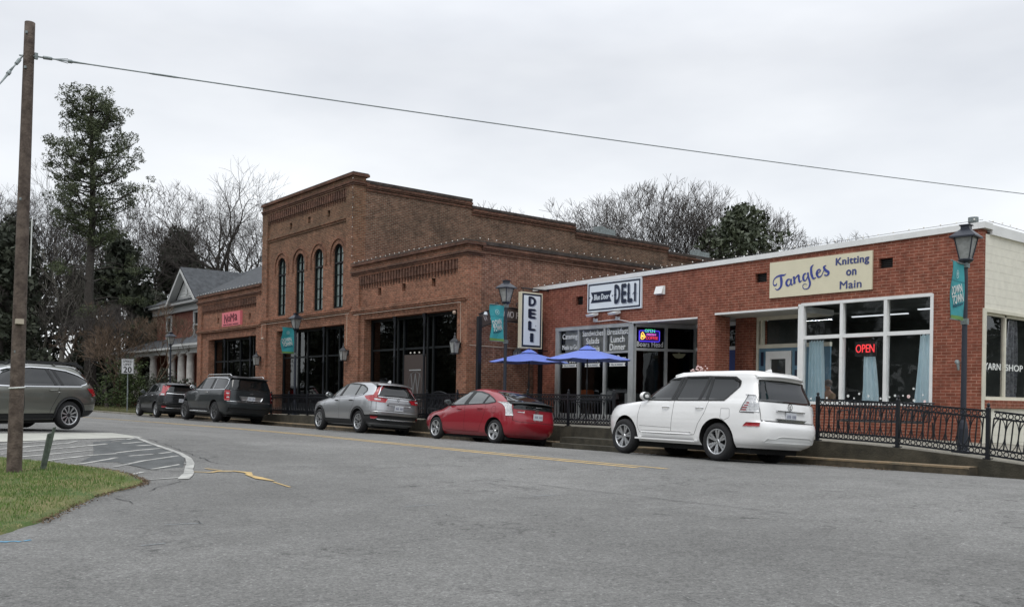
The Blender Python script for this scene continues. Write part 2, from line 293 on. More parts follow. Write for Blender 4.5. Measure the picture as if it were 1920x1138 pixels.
def asphalt():
    m = bpy.data.materials.new('asphalt'); m.use_nodes = True; t = m.node_tree; b = t.nodes['Principled BSDF']; L = t.links.new
    g = node(t, 'ShaderNodeNewGeometry')
    def nse(sc, det, ro=.6, dist=0):
        n = node(t, 'ShaderNodeTexNoise'); n.inputs['Scale'].default_value = sc; n.inputs['Detail'].default_value = det; n.inputs['Roughness'].default_value = ro; n.inputs['Distortion'].default_value = dist; L(g.outputs['Position'], n.inputs['Vector']); return n.outputs['Fac']
    def mr(i, a, b_, c, d_):
        r_ = node(t, 'ShaderNodeMapRange'); L(i, r_.inputs[0]); r_.inputs[1].default_value = a; r_.inputs[2].default_value = b_; r_.inputs[3].default_value = c; r_.inputs[4].default_value = d_; return r_.outputs[0]
    def mul(a, b_):
        r_ = node(t, 'ShaderNodeMath', operation='MULTIPLY'); L(a, r_.inputs[0]); L(b_, r_.inputs[1]); return r_.outputs[0]
    big = mr(nse(.2, 7, .65), .32, .68, .80, 1.15); mid = mr(nse(1.3, 8, .78, .8), .3, .7, .85, 1.15)
    fine = mr(nse(38, 4, .85), .34, .66, .55, 1.47)
    v = node(t, 'ShaderNodeTexVoronoi'); v.inputs['Scale'].default_value = 26; L(g.outputs['Position'], v.inputs['Vector'])
    sp = mr(v.outputs['Color'], .0, 1, .80, 1.2)
    st = node(t, 'ShaderNodeTexVoronoi'); st.inputs['Scale'].default_value = 17; L(g.outputs['Position'], st.inputs['Vector']); stone = mr(st.outputs['Distance'], .06, .16, 1.9, 1.0)
    pc = mr(nse(6, 3, .6), .55, .7, 0, 1); pk = mr(nse(.55, 3, .5), .50, .60, 0, 1); pt = mr(nse(3.4, 9, .80, 1.2), .53, .62, 0, .55); pit_ = node(t, 'ShaderNodeMath', operation='SUBTRACT'); pit_.inputs[0].default_value = 1.0; L(mul(pk, pt), pit_.inputs[1]); pit = pit_.outputs[0]
    val = mul(mul(mul(big, mid), mul(fine, sp)), mul(stone, pit))
    sx = node(t, 'ShaderNodeSeparateXYZ'); L(g.outputs['Position'], sx.inputs[0])
    lane = mr(sx.outputs[1], 8.6, 9.4, 1.0, 1.12); val = mul(val, lane)
    c = node(t, 'ShaderNodeVectorMath', operation='SCALE'); c.inputs[0].default_value = (.166, .165, .158); L(val, c.inputs['Scale'])
    L(c.outputs[0], b.inputs['Base Color']); b.inputs['Roughness'].default_value = .88; b.inputs['Specular IOR Level'].default_value = .35
    bp = node(t, 'ShaderNodeBump'); bp.inputs['Strength'].default_value = .55; bp.inputs['Distance'].default_value = .012; L(fine, bp.inputs['Height']); L(bp.outputs[0], b.inputs['Normal'])
    M['asphalt'] = m
asphalt()
mat('dark_asphalt', (.085, .09, .09), .95, var=.25, vscale=3, bump=.5, bscale=60)
mat('soil', (.075, .085, .035), .95, alt=(.16, .14, .08), vscale=1.2, bump=.5)
far = [-1500, -700, -350, -200, -150]
sheet('ground', far + rng(-120, 60, 6) + [120, 250, 600, 1500], far + rng(-120, 120, 6) + [200, 350, 700, 1500], lambda x, y: hz(x, min(y, 18.1)) - (.30 if y < 18.3 and -79 < x < 47 else .06) + (.25 * sm((y - 45) / 40)), 'soil')
sheet('road', rng(-78, 46, .5), rng(-24, 0, .8)[:-1] + rng(0, 12.8, .32)[:-1] + rng(12.8, 16, .32)[:-1] + rng(16, 18.2, .2), lambda x, y: hz(x, y), 'asphalt')
# ------------------------------------------------------------------ pavement details
def decal(name, pts, w, m, lift=.005, kind='structure', thing=None):
    """painted stripe laid on the road as a thin sheet along the given points"""
    mb = MB(); P = []
    for (a, b) in zip(pts, pts[1:]):
        L_ = math.hypot(b[0] - a[0], b[1] - a[1]); n = max(1, int(L_ / .5))
        for i in range(n): t = i / n; P.append((a[0] + (b[0] - a[0]) * t, a[1] + (b[1] - a[1]) * t))
    P.append(pts[-1]); k = len(P); vs = []
    for i, p in enumerate(P):
        a = P[min(i + 1, k - 1)]; b = P[max(i - 1, 0)]; dx, dy = a[0] - b[0], a[1] - b[1]; l = math.hypot(dx, dy) or 1
        ww = (w(i / (k - 1)) if callable(w) else w) / 2 * random.uniform(.88, 1.12)
        for s in (1, -1): X, Y_ = p[0] - dy / l * ww * s, p[1] + dx / l * ww * s; vs.append((X, Y_, hz(X, Y_) + lift))
    mb.add(vs, [(2 * i, 2 * i + 1, 2 * i + 3, 2 * i + 2) for i in range(k - 1)])
    return tag(mb.build(name, m), kind=kind)
random.seed(5)
YEL = [(-60, 9.9), (-53, 10.9), (-46.71, 11.95), (-40.29, 12.85), (-33.14, 13.35), (-26.86, 13.4), (-19.69, 13.0), (-15.35, 12.85), (-12.18, 12.85)]
def offs(P, o): 
    r_ = []
    for i, p in enumerate(P):
        a = P[min(i + 1, len(P) - 1)]; b = P[max(i - 1, 0)]; dx, dy = a[0] - b[0], a[1] - b[1]; l = math.hypot(dx, dy); r_.append((p[0] - dy / l * o, p[1] + dx / l * o))
    return r_
decal('centre_line', offs(YEL, .15)[:-1] + [(-11.7, 13.0)], .12, 'yellow_line'); decal('centre_line', offs(YEL, -.15), .12, 'yellow_line')
HATCH = [[(-21.0, 3.0), (-21.42, 3.68), (-21.68, 4.13), (-22.14, 4.89)], [(-20.4, 3.0), (-20.7, 3.56), (-21.59, 4.98), (-21.95, 5.26)], [(-20.02, 3.44), (-20.3, 3.87), (-20.92, 4.95), (-21.47, 5.76)], [(-22.23, 6.04), (-22.55, 6.44)], [(-19.63, 3.74), (-20.07, 4.63), (-20.44, 5.23)], [(-19.02, 4.03), (-19.61, 4.99), (-19.79, 5.51)], [(-18.24, 4.17), (-18.43, 4.54), (-18.93, 5.11), (-19.14, 5.33)], [(-17.71, 4.9), (-18.04, 5.2), (-18.48, 5.61), (-19.15, 6.53)], [(-16.18, 4.75), (-16.57, 5.06)], [(-17.01, 5.33), (-17.8, 6.23)], [(-15.11, 4.71), (-15.22, 5.25)], [(-21.53, 6.11), (-21.98, 6.77)], [(-22.46, 6.48), (-22.95, 6.83)], [(-21.09, 6.28), (-21.24, 6.67)], [(-19.91, 5.54), (-20.26, 6.07), (-20.57, 6.64)], [(-19.35, 5.61), (-19.55, 6.16)], [(-19.61, 6.31), (-19.94, 6.73)]]
def patch(name, poly, m, lift):
    cx = sum(p[0] for p in poly) / len(poly); cy = sum(p[1] for p in poly) / len(poly); mb = MB(); n = len(poly); vs = [(cx, cy, hz(cx, cy) + lift)]
    R_ = 6
    for k in range(1, R_ + 1):
        for p in poly: x, y = cx + (p[0] - cx) * k / R_, cy + (p[1] - cy) * k / R_; vs.append((x, y, hz(x, y) + lift))
    fs = [(0, 1 + i, 1 + (i + 1) % n) for i in range(n)]
    for k in range(1, R_): fs += [(1 + (k - 1) * n + i, 1 + k * n + i, 1 + k * n + (i + 1) % n, 1 + (k - 1) * n + (i + 1) % n) for i in range(n)]
    mb.add(vs, fs); return mb.build(name, m, smooth=True)
tag(patch('asphalt_patch', [(-21.85, 5.58), (-22.71, 6.69), (-20.66, 6.79), (-19.21, 6.69), (-17.16, 5.95), (-17.01, 5.31), (-18.49, 5.15), (-18.69, 4.55), (-19.62, 5.02)], 'dark_asphalt', .004), kind='structure')
for h_ in HATCH: decal('hatch_line', h_, .09, 'white_line', .009)
EDGE = [(-23.3, 6.88), (-22.38, 6.78), (-21.6, 6.73), (-20.43, 6.72), (-19.53, 6.7), (-18.6, 6.55), (-17.72, 6.28), (-16.62, 5.86), (-15.82, 5.58), (-14.88, 5.16)]
decal('edge_line', EDGE, lambda t: .09 + .09 * t, 'white_line', .013)
tag(patch('concrete_apron', [(-22.2, 1.0), (-23.47, 4.03), (-24.62, 6.73), (-23.12, 7.03), (-22.93, 6.79), (-22.35, 5.21), (-21.78, 3.74), (-20.6, 1.0)], 'apron_concrete', .010), kind='structure')
for q_ in [[(-16.07, 5.75), (-15.75, 5.95), (-15.96, 6.15), (-15.81, 6.4)], [(-15.12, 6.3), (-14.31, 6.2), (-13.8, 6.2)], [(-16.62, 6.15), (-16.02, 6.23)], [(-15.95, 6.0), (-15.7, 6.3)], [(-15.85, 6.35), (-15.4, 6.45), (-14.9, 6.3)]]: decal('paint_patch', q_, lambda t: .05 + .09 * math.sin(math.pi * t), 'yellow_line', .012)
decal('paint_patch', [(-13.69, 6.15), (-12.83, 6.03)], .04, 'yellow_line', .008)
for q_ in [[(-10.05, 1.78), (-10.01, 1.86), (-9.95, 1.90)], [(-9.97, 1.93), (-10.01, 2.0)], [(-10.1, 1.72), (-10.0, 1.8)]]: decal('utility_mark', q_, .04, 'blue_mark')
for q_ in [[(-9.95, 6.23), (-9.9, 6.64)], [(-10.21, 3.35), (-10.1, 3.72)], [(-9.05, 2.75), (-9.05, 2.98)], [(-9.86, 8.23), (-9.76, 8.58)]]: decal('scratch_mark', q_, .025, 'faint_line')
def crackline(P, w=.03, jit=.06):
    Q = []
    for a, b in zip(P, P[1:]):
        n = max(2, int(math.hypot(b[0] - a[0], b[1] - a[1]) / .18))
        for i in range(n): t = i / n; Q.append((a[0] + (b[0] - a[0]) * t + random.uniform(-jit, jit), a[1] + (b[1] - a[1]) * t + random.uniform(-jit, jit)))
    decal('road_crack', Q + [P[-1]], lambda t: w * random.uniform(.3, 1.2), 'crack', .011)
crackline([(-17.21, 5.25), (-16.5, 5.43), (-16.2, 5.68)], .025, .03); crackline([(-22.52, 6.98), (-20.98, 6.98), (-19.18, 6.85), (-17.72, 6.75), (-17.07, 6.78)], .02, .03); crackline([(-14.64, 5.04), (-14.15, 4.66), (-13.52, 4.2)], .02, .03)
crackline([(-12.9, 3.6), (-12.2, 3.6)], .02, .05); crackline([(-12.2, 8.2), (-11.5, 8.7), (-10.4, 8.8)], .02, .04)
for i in range(14):
    x = random.uniform(-14, -2.5); y = random.uniform(3.5, 11); 
    if x * .622 + y * .783 < -6: continue
    a = random.uniform(-.5, .9); l = random.uniform(.12, .5); crackline([(x, y), (x + l * math.cos(a), y + l * math.sin(a))], .012, .03)
# gutter line between lanes
crackline([(-12.0, 9.2), (-9.5, 9.3), (-6.6, 9.5)], .018, .02)
# ---- grass corner
GR = [(-10.44, 1.81), (-11.02, 2.21), (-11.51, 2.53), (-12.58, 3.07), (-13.57, 3.65), (-14.07, 4.15), (-14.51, 4.41), (-15.0, 4.55), (-15.68, 4.63), (-16.5, 4.68), (-17.22, 4.63), (-17.94, 4.37), (-18.69, 4.09), (-19.1, 3.67), (-19.75, 3.2), (-20.4, 1.5), (-21, -3), (-15, -5), (-9, -3), (-9.2, .8)]
def smooth_poly(P, it=2, amp=0):
    for _ in range(it):
        Q = []
        for i in range(len(P)): a, b = P[i], P[(i + 1) % len(P)]; Q += [(a[0] * .75 + b[0] * .25, a[1] * .75 + b[1] * .25), (a[0] * .25 + b[0] * .75, a[1] * .25 + b[1] * .75)]
        P = Q
    return [(p[0] + random.uniform(-amp, amp), p[1] + random.uniform(-amp, amp)) for p in P]
GRS = smooth_poly(GR, 2, .025)
def inside(P, x, y):
    c = False; n = len(P)
    for i in range(n):
        x1, y1 = P[i]; x2, y2 = P[(i + 1) % n]
        if (y1 > y) != (y2 > y) and x < (x2 - x1) * (y - y1) / (y2 - y1) + x1: c = not c
    return c
def edge_dist(P, x, y):
    m_ = 9e9
    for i in range(len(P)):
        x1, y1 = P[i]; x2, y2 = P[(i + 1) % len(P)]; dx, dy = x2 - x1, y2 - y1; t = max(0, min(1, ((x - x1) * dx + (y - y1) * dy) / (dx * dx + dy * dy + 1e-9)))
        m_ = min(m_, math.hypot(x - x1 - dx * t, y - y1 - dy * t))
    return m_
mat('turf', (.055, .095, .018), .95, alt=(.17, .15, .06), vscale=1.6, bump=.8, bscale=50)
mat('blade', (.050, .125, .014), .7, alt=(.125, .20, .035), vscale=2.2); mat('blade_dry', (.33, .30, .14), .8, alt=(.20, .22, .09), vscale=3)
gc = (-15.2, 1.2)
def gl(x, y): return hz(x, y) + .035 + .05 * sm(edge_dist(GR, x, y) / .8)
g_ = MB(); n = len(GRS); vs = [(gc[0], gc[1], gl(*gc))]
for k in range(1, 15):
    f = 1 - (1 - k / 14) ** 1.6
    for p in GRS: x, y = gc[0] + (p[0] - gc[0]) * f, gc[1] + (p[1] - gc[1]) * f; vs.append((x, y, gl(x, y) if k < 14 else hz(x, y) - .01))
fs = [(0, 1 + i, 1 + (i + 1) % n) for i in range(n)]
for k in range(13): fs += [(1 + k * n + i, 1 + (k + 1) * n + i, 1 + (k + 1) * n + (i + 1) % n, 1 + k * n + (i + 1) % n) for i in range(n)]
g_.add(vs, fs); tag(g_.build('lawn', 'turf', smooth=True), kind='structure')
gb = MB(); random.seed(11); cnt = 0
while cnt < 42000:
    x = random.uniform(-20.5, -9.6); y = random.uniform(-.3, 4.7)
    if not inside(GRS, x, y): continue
    ed = edge_dist(GRS, x, y)
    if ed < .05 and random.random() < .6: continue
    if math.sin(x * 2.9 + 1.3 * math.sin(y * 3.1)) * math.sin(y * 3.7 + x) > .72 and random.random() < .55: continue
    cnt += 1; a = random.uniform(0, 6.28); h = random.uniform(.02, .055) * (1.4 if random.random() < .06 else 1) * (.6 if ed < .2 else 1); w = random.uniform(.003, .007); ln = random.uniform(.0, .04); b = random.uniform(0, 6.28); z = gl(x, y) - .01
    gb.cur = 1 if random.random() < (.16 + (.5 if ed < .15 else 0) + .3 * max(0, math.sin(x * 1.7 + y * 2.3) * math.sin(x * .8 - y))) else 0
    gb.add([(x - w * math.cos(a), y - w * math.sin(a), z), (x + w * math.cos(a), y + w * math.sin(a), z), (x + ln * math.cos(b), y + ln * math.sin(b), z + h + .01)], [(0, 1, 2)])
tag(gb.build('grass', ['blade', 'blade_dry']), 'short green grass with dry blades on the street corner', 'grass', kind='stuff')
lt = MB(); random.seed(3)
def leaf(x, y, z, s=.03):
    a = random.uniform(0, 6.28); c, d_ = math.cos(a) * s, math.sin(a) * s; t = random.uniform(-.5, .5) * s
    lt.add([(x - c, y - d_, z + t), (x + d_ * .5, y - c * .5, z), (x + c, y + d_, z - t + .004), (x - d_ * .5, y + c * .5, z + .01)], [(0, 1, 2, 3)])
for _ in range(1300):
    i = random.randrange(3, 44); p = GRS[i]; q_ = GRS[i + 1]; t = random.random(); x = p[0] + (q_[0] - p[0]) * t + random.gauss(.03, .05); y = p[1] + (q_[1] - p[1]) * t + random.gauss(0.02, .05); leaf(x, y, hz(x, y) + .02, random.uniform(.008, .022))
for _ in range(2600):
    x = -random.uniform(10, 58); y = 18.15 - abs(random.gauss(0, .18)); leaf(x, y, hz(x, y) + .012, random.uniform(.012, .035))
for _ in range(700):
    x = random.gauss(-15.9, .5); y = 18.1 - abs(random.gauss(0, .25)); leaf(x, y, hz(x, y) + .015, random.uniform(.015, .04))
tag(lt.build('leaf_litter', 'leaf_litter'), 'fallen brown leaves along the kerb and lawn edge', 'leaves', kind='stuff')
# ---- raised pavement, retaining wall and kerb step
sw = MB()
xs = rng(-58, 40, 1.0)
def slab(mb, xs, y0, y1, zt, zb):
    for a, b in zip(xs, xs[1:]):
        mb.add([(a, y0, zb(a)), (b, y0, zb(b)), (b, y0, zt(b)), (a, y0, zt(a)), (a, y1, zt(a)), (b, y1, zt(b)), (a, y1, zb(a)), (b, y1, zb(b))], [(0, 1, 2, 3), (3, 2, 5, 4), (4, 5, 7, 6)])
wl = MB(); slab(wl, xs, 18.52, 18.70, lambda x: wz(x) - .002, lambda x: -.1); wl.add([(-58, 18.52, -.1), (-58, 18.52, wz(-58)), (-58, 22, wz(-58)), (-58, 22, -.1)], [(0, 1, 2, 3)])
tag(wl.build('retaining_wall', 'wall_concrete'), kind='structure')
slab(sw, xs, 18.62, 23.6, lambda x: wz(x) + .002, lambda x: -.1)
def paving(name, base):
    m = M[base].copy(); m.name = name; t = m.node_tree; b = t.nodes['Principled BSDF']; L = t.links.new; src = b.inputs['Base Color'].links[0].from_socket
    g = node(t, 'ShaderNodeNewGeometry'); s = node(t, 'ShaderNodeSeparateXYZ'); L(g.outputs['Position'], s.inputs[0])
    f = node(t, 'ShaderNodeMath', operation='PINGPONG'); L(s.outputs[0], f.inputs[0]); f.inputs[1].default_value = .75
    l_ = node(t, 'ShaderNodeMapRange'); L(f.outputs[0], l_.inputs[0]); l_.inputs[1].default_value = .005; l_.inputs[2].default_value = .02; l_.inputs[3].default_value = .4; l_.inputs[4].default_value = 1
    x = node(t, 'ShaderNodeMix', data_type='RGBA', blend_type='MULTIPLY'); x.inputs[0].default_value = 1; L(src, x.inputs[6]); L(l_.outputs[0], x.inputs[7]); L(x.outputs[2], b.inputs['Base Color']); M[name] = m
paving('paving', 'concrete')
tag(sw.build('sidewalk', 'paving'), kind='structure')
kb = MB(); kt = MB()
for x0, x1 in ((-58, -20.2), (-17.6, -8.62)):
    X = rng(x0, x1, 1.0); z = lambda x: hz(x, 18.2) + .155
    kb.cur = 0; slab(kb, X, 18.17, 18.53, z, lambda x: -.1)
    kb.add([(x0, 18.17, -.1), (x0, 18.17, z(x0)), (x0, 18.53, z(x0)), (x0, 18.53, -.1)], [(0, 1, 2, 3)]); kb.add([(x1, 18.17, -.1), (x1, 18.53, -.1), (x1, 18.53, z(x1)), (x1, 18.17, z(x1))], [(0, 1, 2, 3)])
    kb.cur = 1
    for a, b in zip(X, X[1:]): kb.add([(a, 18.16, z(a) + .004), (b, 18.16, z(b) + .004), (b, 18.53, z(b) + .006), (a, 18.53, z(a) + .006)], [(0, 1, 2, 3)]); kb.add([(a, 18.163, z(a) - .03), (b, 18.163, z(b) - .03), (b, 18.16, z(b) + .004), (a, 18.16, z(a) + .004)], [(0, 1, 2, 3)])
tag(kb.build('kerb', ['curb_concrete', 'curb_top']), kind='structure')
st = MB()
for i in range(2):
    z0 = .09 + .165 * i; y0 = 17.62 + .30 * i
    st.box(-20.3 + .0, -17.6, y0, 18.60 + i * .02, -.1, z0 + .165)
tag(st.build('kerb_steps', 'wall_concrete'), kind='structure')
# low kerb and verge further along the street
vk = MB(); slab(vk, rng(-78, -58, 2), 18.0, 18.25, lambda x: hz(x, 18) + .10, lambda x: -.1); slab(vk, rng(-78, -58, 2), 19.3, 20.7, lambda x: .24, lambda x: -.1)
tag(vk.build('verge_walk', 'concrete'), kind='structure')

# ------------------------------------------------------------------ brick buildings
def wall_boxes(mb, x0, x1, z0, z1, y0, y1, ops):
    X = sorted({x0, x1} | {v for o in ops for v in o[:2]}); Z = sorted({z0, z1} | {v for o in ops for v in o[2:4]})
    for a, b in zip(X, X[1:]):
        run = None
        for c, d_ in zip(Z, Z[1:]):
            mx_, mz_ = (a + b) / 2, (c + d_) / 2
            if any(o[0] < mx_ < o[1] and o[2] < mz_ < o[3] for o in ops):
                if run: mb.box(a, b, y0, y1, run[0], run[1]); run = None
            else: run = (run[0], d_) if run else (c, d_)
        if run: mb.box(a, b, y0, y1, run[0], run[1])
Y0 = 19.7
def arch_pts(cx, hw, zs, rise, n=14): return [(cx - hw * math.cos(math.pi * i / n), zs + rise * math.sin(math.pi * i / n)) for i in range(n + 1)]
def lantern(x, y, z, label, rz=0):
    """wall lantern: body with glass on a bracket out of the wall at y"""
    t = empty('wall_lantern', (x, y, z), rz, label, 'lantern', 'lanterns on the brick storefront piers')
    b = MB(); b.tube([(0, .0, .05), (0, -.12, .12), (0, -.22, .10)], .018, 6); b.box(-.05, .05, -.02, .01, -.08, .16); b.build('bracket', 'black_iron', t)
    b = MB(); s0, s1 = .10, .15
    for i in range(4):
        a = math.pi / 4 + i * math.pi / 2; b.tube([(s0 * 1.3 * math.cos(a), -.24 + s0 * 1.3 * math.sin(a), -.30), (s1 * 1.25 * math.cos(a), -.24 + s1 * 1.25 * math.sin(a), .10)], .012, 4)
    b.box(-.12, .12, -.36, -.12, -.33, -.29); b.lathe([(.22, .10), (.21, .13), (.07, .24), (.05, .30), (.02, .36), (.035, .40), (.001, .45)], (0, -.24, 0), 4); b.build('cage', 'black_iron', t)
    g = MB(); g.add([(sx * r_ * .9, -.24 + sy * r_ * .9, z_) for r_, z_ in ((s0, -.29), (s1, .10)) for sx, sy in ((-1, -1), (1, -1), (1, 1), (-1, 1))], [(i, (i + 1) % 4, 4 + (i + 1) % 4, 4 + i) for i in range(4)]); g.build('lantern_glass', 'lamp_glass', t)
    g = MB(); g.tube([(0, -.24, -.28), (0, -.24, -.08)], .025, 8); g.build('candle', 'sign_white', t)
    return t
def unit(name, label, x0, x1, ztop, zrec, op, belts, sidehts, windows=None, side='old_brick_side', putlogs=(), ledge=5.1, piers=.62):
    t = empty(name, ((x0 + x1) / 2, Y0, 0), 0, label, 'building'); off = Vector((-(x0 + x1) / 2, -Y0, 0))
    def bld(mb, n_, m_, par=t, **k):
        o = mb.build(n_, m_, par, **k); o.location = off if par is t else (0, 0, 0); return o
    w = MB(); ops = [(op[0], op[1], .3, op[2])]
    if windows:
        for cx in windows: ops.append((cx - .46, cx + .46, 5.42, 8.33))
    ops += [(px - .13, px + .13, pz - .17, pz + .14) for px, pz in putlogs]
    wall_boxes(w, x0, x1, .3, zrec, Y0 + .10, Y0 + .62, ops)
    if windows:
        for cx in windows:
            A = arch_pts(cx, .46, 7.9, .43)
            h = len(A) // 2
            for i in range(len(A) - 1): a, b = A[i], A[i + 1]; w.prism([a, b, (b[0], 8.33), (a[0], 8.33)] if True else 0, Y0 + .101, Y0 + .6)
    w.box(x0, x0 + piers, Y0, Y0 + .10, .3, zrec); w.box(x1 - piers, x1, Y0, Y0 + .10, .3, zrec)
    w.box(x0, x1, Y0, Y0 + .62, zrec, ztop - .12)
    # pier under the lintel ledge, corbelled ledge
    for i, (dz, pr) in enumerate(((0, .05), (.08, .09), (.16, .04))): w.box(x0 - .001, x1 + .001, Y0 - pr, Y0 + .12, ledge + dz, ledge + dz + .075)
    for zb in belts:
        for i, (dz, pr) in enumerate(((0, .05), (.09, .085), (.18, .04))): w.box(x0 + piers, x1 - piers, Y0 + .10 - pr, Y0 + .11, zb + dz, zb + dz + .07)
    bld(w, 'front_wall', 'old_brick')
    # dentil band
    dn = MB(); nd = int((x1 - x0 - 2 * piers) / .215); st_ = (x1 - x0 - 2 * piers) / nd
    for i in range(nd):
        a = x0 + piers + i * st_
        dn.box(a + .05, a + st_ - .04, Y0 + .012, Y0 + .11, zrec - .36, zrec); dn.box(a + .07, a + st_ - .06, Y0 + .05, Y0 + .11, zrec - .46, zrec - .36); dn.box(a + .085, a + st_ - .075, Y0 + .075, Y0 + .11, zrec - .54, zrec - .46)
    bld(dn, 'dentil_band', 'trim_brick')
    c = MB()
    for z_, pr, hh in ((ztop - .50, .045, .07), (ztop - .42, .09, .075), (ztop - .12, .11, .07), (ztop - .05, .09, .05)):
        c.box(x0 - (.0 if sidehts is None else 0), x1 + (pr if sidehts else 0), Y0 - pr, Y0 + .75, z_, z_ + hh)
    bld(c, 'cornice', 'trim_brick')
    cp = MB(); cp.box(x0, x1 + (.08 if sidehts else 0), Y0 - .07, Y0 + .7, ztop, ztop + .035); bld(cp, 'coping', 'coping')
    b = MB(); cpp = MB(); cr = MB()
    for (ya, yb, h) in (sidehts or [(Y0 + .62, 38, ztop - .6)]):
        b.box(x0, x1, ya, yb, 0, h - .1)
        cpp.box(x0 - .02, x1 + .06, ya, yb, h - .1, h + .03)
        if sidehts:
            cr.box(x1, x1 + .06, ya, yb, h - .30, h - .23); cr.box(x1, x1 + .10, ya, yb, h - .23, h - .14); cr.box(x1, x1 + .05, ya, yb, h - .42, h - .36)
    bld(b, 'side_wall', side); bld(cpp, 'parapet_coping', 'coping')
    if sidehts: bld(cr, 'parapet_band', 'trim_brick')
    pl = MB()
    for px, pz in putlogs: pl.box(px - .13, px + .13, Y0 + .35, Y0 + .4, pz - .17, pz + .14)
    if putlogs: bld(pl, 'vent_grille', 'sign_black')
    return t, off, bld
T1, OF1, B1 = unit('brick_building', 'two-storey brown brick building with four arched upper windows', -45.65, -36.1, 11.2, 10.62, (-43.98, -36.77, 4.68), [9.22], [(20.32, 26.05, 10.93), (26.05, 32.7, 10.62), (32.7, 39.8, 10.33), (39.8, 47, 9.98)], [-43.47, -41.44, -39.5, -37.57], putlogs=((-42.51, 9.76), (-40.54, 9.78), (-38.55, 9.79)), ledge=5.16)
T2, OF2, B2 = unit('brick_building', 'single-storey brown brick shopfront between two-storey block and deli', -36.1, -27.5, 7.2, 6.62, (-35.16, -28.2, 4.77), [], [(20.32, 30.6, 7.22)], putlogs=((-33.9, 5.88), (-32.0, 5.9), (-29.86, 5.91)), ledge=5.05)
T3, OF3, B3 = unit('brick_building', 'low brown brick shopfront with pink sign beside the white-columned house', -54.8, -45.65, 7.2, 6.62, (-53.23, -45.66 + .02, 4.6), [], None, putlogs=((-51.8, 5.66), (-47.35, 5.66)), ledge=5.0)
# arched windows
for cx in (-43.47, -41.44, -39.5, -37.57):
    w = MB()
    for s in (-1, 1): w.box(cx + s * .43 - .03, cx + s * .43 + .03, Y0 + .16, Y0 + .28, 5.42, 7.9)
    A = arch_pts(cx, .46, 7.9, .43); Bq = arch_pts(cx, .38, 7.9, .35)
    for i in range(len(A) - 1): w.prism([A[i], A[i + 1], Bq[i + 1], Bq[i]], Y0 + .16, Y0 + .28)
    w.box(cx - .4, cx + .4, Y0 + .16, Y0 + .28, 5.42, 5.5); w.box(cx - .4, cx + .4, Y0 + .15, Y0 + .28, 7.42, 7.50)
    w.box(cx - .015, cx + .015, Y0 + .17, Y0 + .27, 5.5, 8.28)
    for k in range(1, 4): z_ = 5.5 + k * (7.42 - 5.5) / 4; w.box(cx - .4, cx + .4, Y0 + .18, Y0 + .26, z_ - .013, z_ + .013)
    w.box(cx - .4, cx + .4, Y0 + .18, Y0 + .26, 7.86, 7.885)
    wo = B1(w, 'window', 'black_frame')
    g = MB(); P = [(cx - .42, 5.45), (cx + .42, 5.45)] + arch_pts(cx, .42, 7.9, .39)[::-1]; g.add([(p[0], Y0 + .225, p[1]) for p in P], [tuple(range(len(P)))]); o = g.build('pane', 'old_glass', wo)
    g = MB(); P2 = [(p[0], p[1]) for p in P]; g.add([(p[0], Y0 + .262, p[1]) for p in P2], [tuple(range(len(P2)))]); g.build('curtain', 'curtain_old', wo)
    h = MB()
    for ro, ri, pr in ((.80, .70, .055), (.62, .47, .02)):
        A = arch_pts(cx, ro, 7.86, ro * .93, 20); Bq = arch_pts(cx, ri, 7.86, ri * .93, 20)
        for i in range(20): h.prism([A[i], A[i + 1], Bq[i + 1], Bq[i]], Y0 + .10 - pr, Y0 + .11)
    for s in (-1, 1): h.box(cx + s * .75 - .05, cx + s * .75 + .05, Y0 + .045, Y0 + .11, 7.45, 7.86)
    h.box(cx - .52, cx + .52, Y0 + .04, Y0 + .3, 5.34, 5.41)
    B1(h, 'arch_surround', 'arch_brick')
# storefronts
def storefront(B_, x0, x1, zt, yb, posts, transom, door=None, name='storefront'):
    f = MB(); zb = wz((x0 + x1) / 2)
    f.box(x0, x1, yb - .05, yb + .07, zt - .12, zt); f.box(x0, x1, yb - .04, yb + .07, zb, zb + .55)
    for px in posts: f.box(px - .05, px + .05, yb - .06, yb + .08, zb, zt)
    f.box(x0, x1, yb - .03, yb + .05, transom - .04, transom + .04)
    fo = B_(f, name, 'black_frame')
    for a, b in zip(posts, posts[1:]):
        g = MB()
        for z0, z1 in ((zb + .5, transom), (transom, zt - .1)): g.quad((a, yb, z0), (b, yb, z0), (b, yb, z1), (a, yb, z1))
        g.build('pane', 'dark_glass', fo)
    r_ = MB(); r_.quad((x0, yb + 1.6 - 1.35, 0), (x1, yb + .25, 0), (x1, yb + .25, zt), (x0, yb + .25, zt)); r_.build('dark_backing', 'interior_dark', fo)  # dark sheet behind the panes, stands in for the unlit interior
    # slender iron columns with turned capitals
    for px in posts[1:-1:2]:
        c = MB(); c.lathe([(.075, 0), (.085, .08), (.05, .15), (.045, 2.4), (.075, 2.47), (.045, 2.55), (.045, zt - zb - .5), (.08, zt - zb - .42), (.05, zt - zb - .3), (.09, zt - zb - .12), (.09, zt - zb)], (px + .12, yb - .28, zb), 10); B_(c, 'iron_column', 'black_iron', smooth=True)
    return fo
storefront(B1, -43.98, -36.77, 4.68, Y0 + .50, [-43.9, -42.2, -41.2, -39.2, -38.0, -36.85], 3.35)
F2 = storefront(B2, -35.16, -28.2, 4.77, Y0 + .50, [-35.1, -32.95, -32.5, -30.75, -30.35, -28.26], 3.45)
storefront(B3, -53.23, -45.66, 4.6, Y0 + .50, [-53.15, -51.2, -49.4, -47.6, -45.74], 3.35)
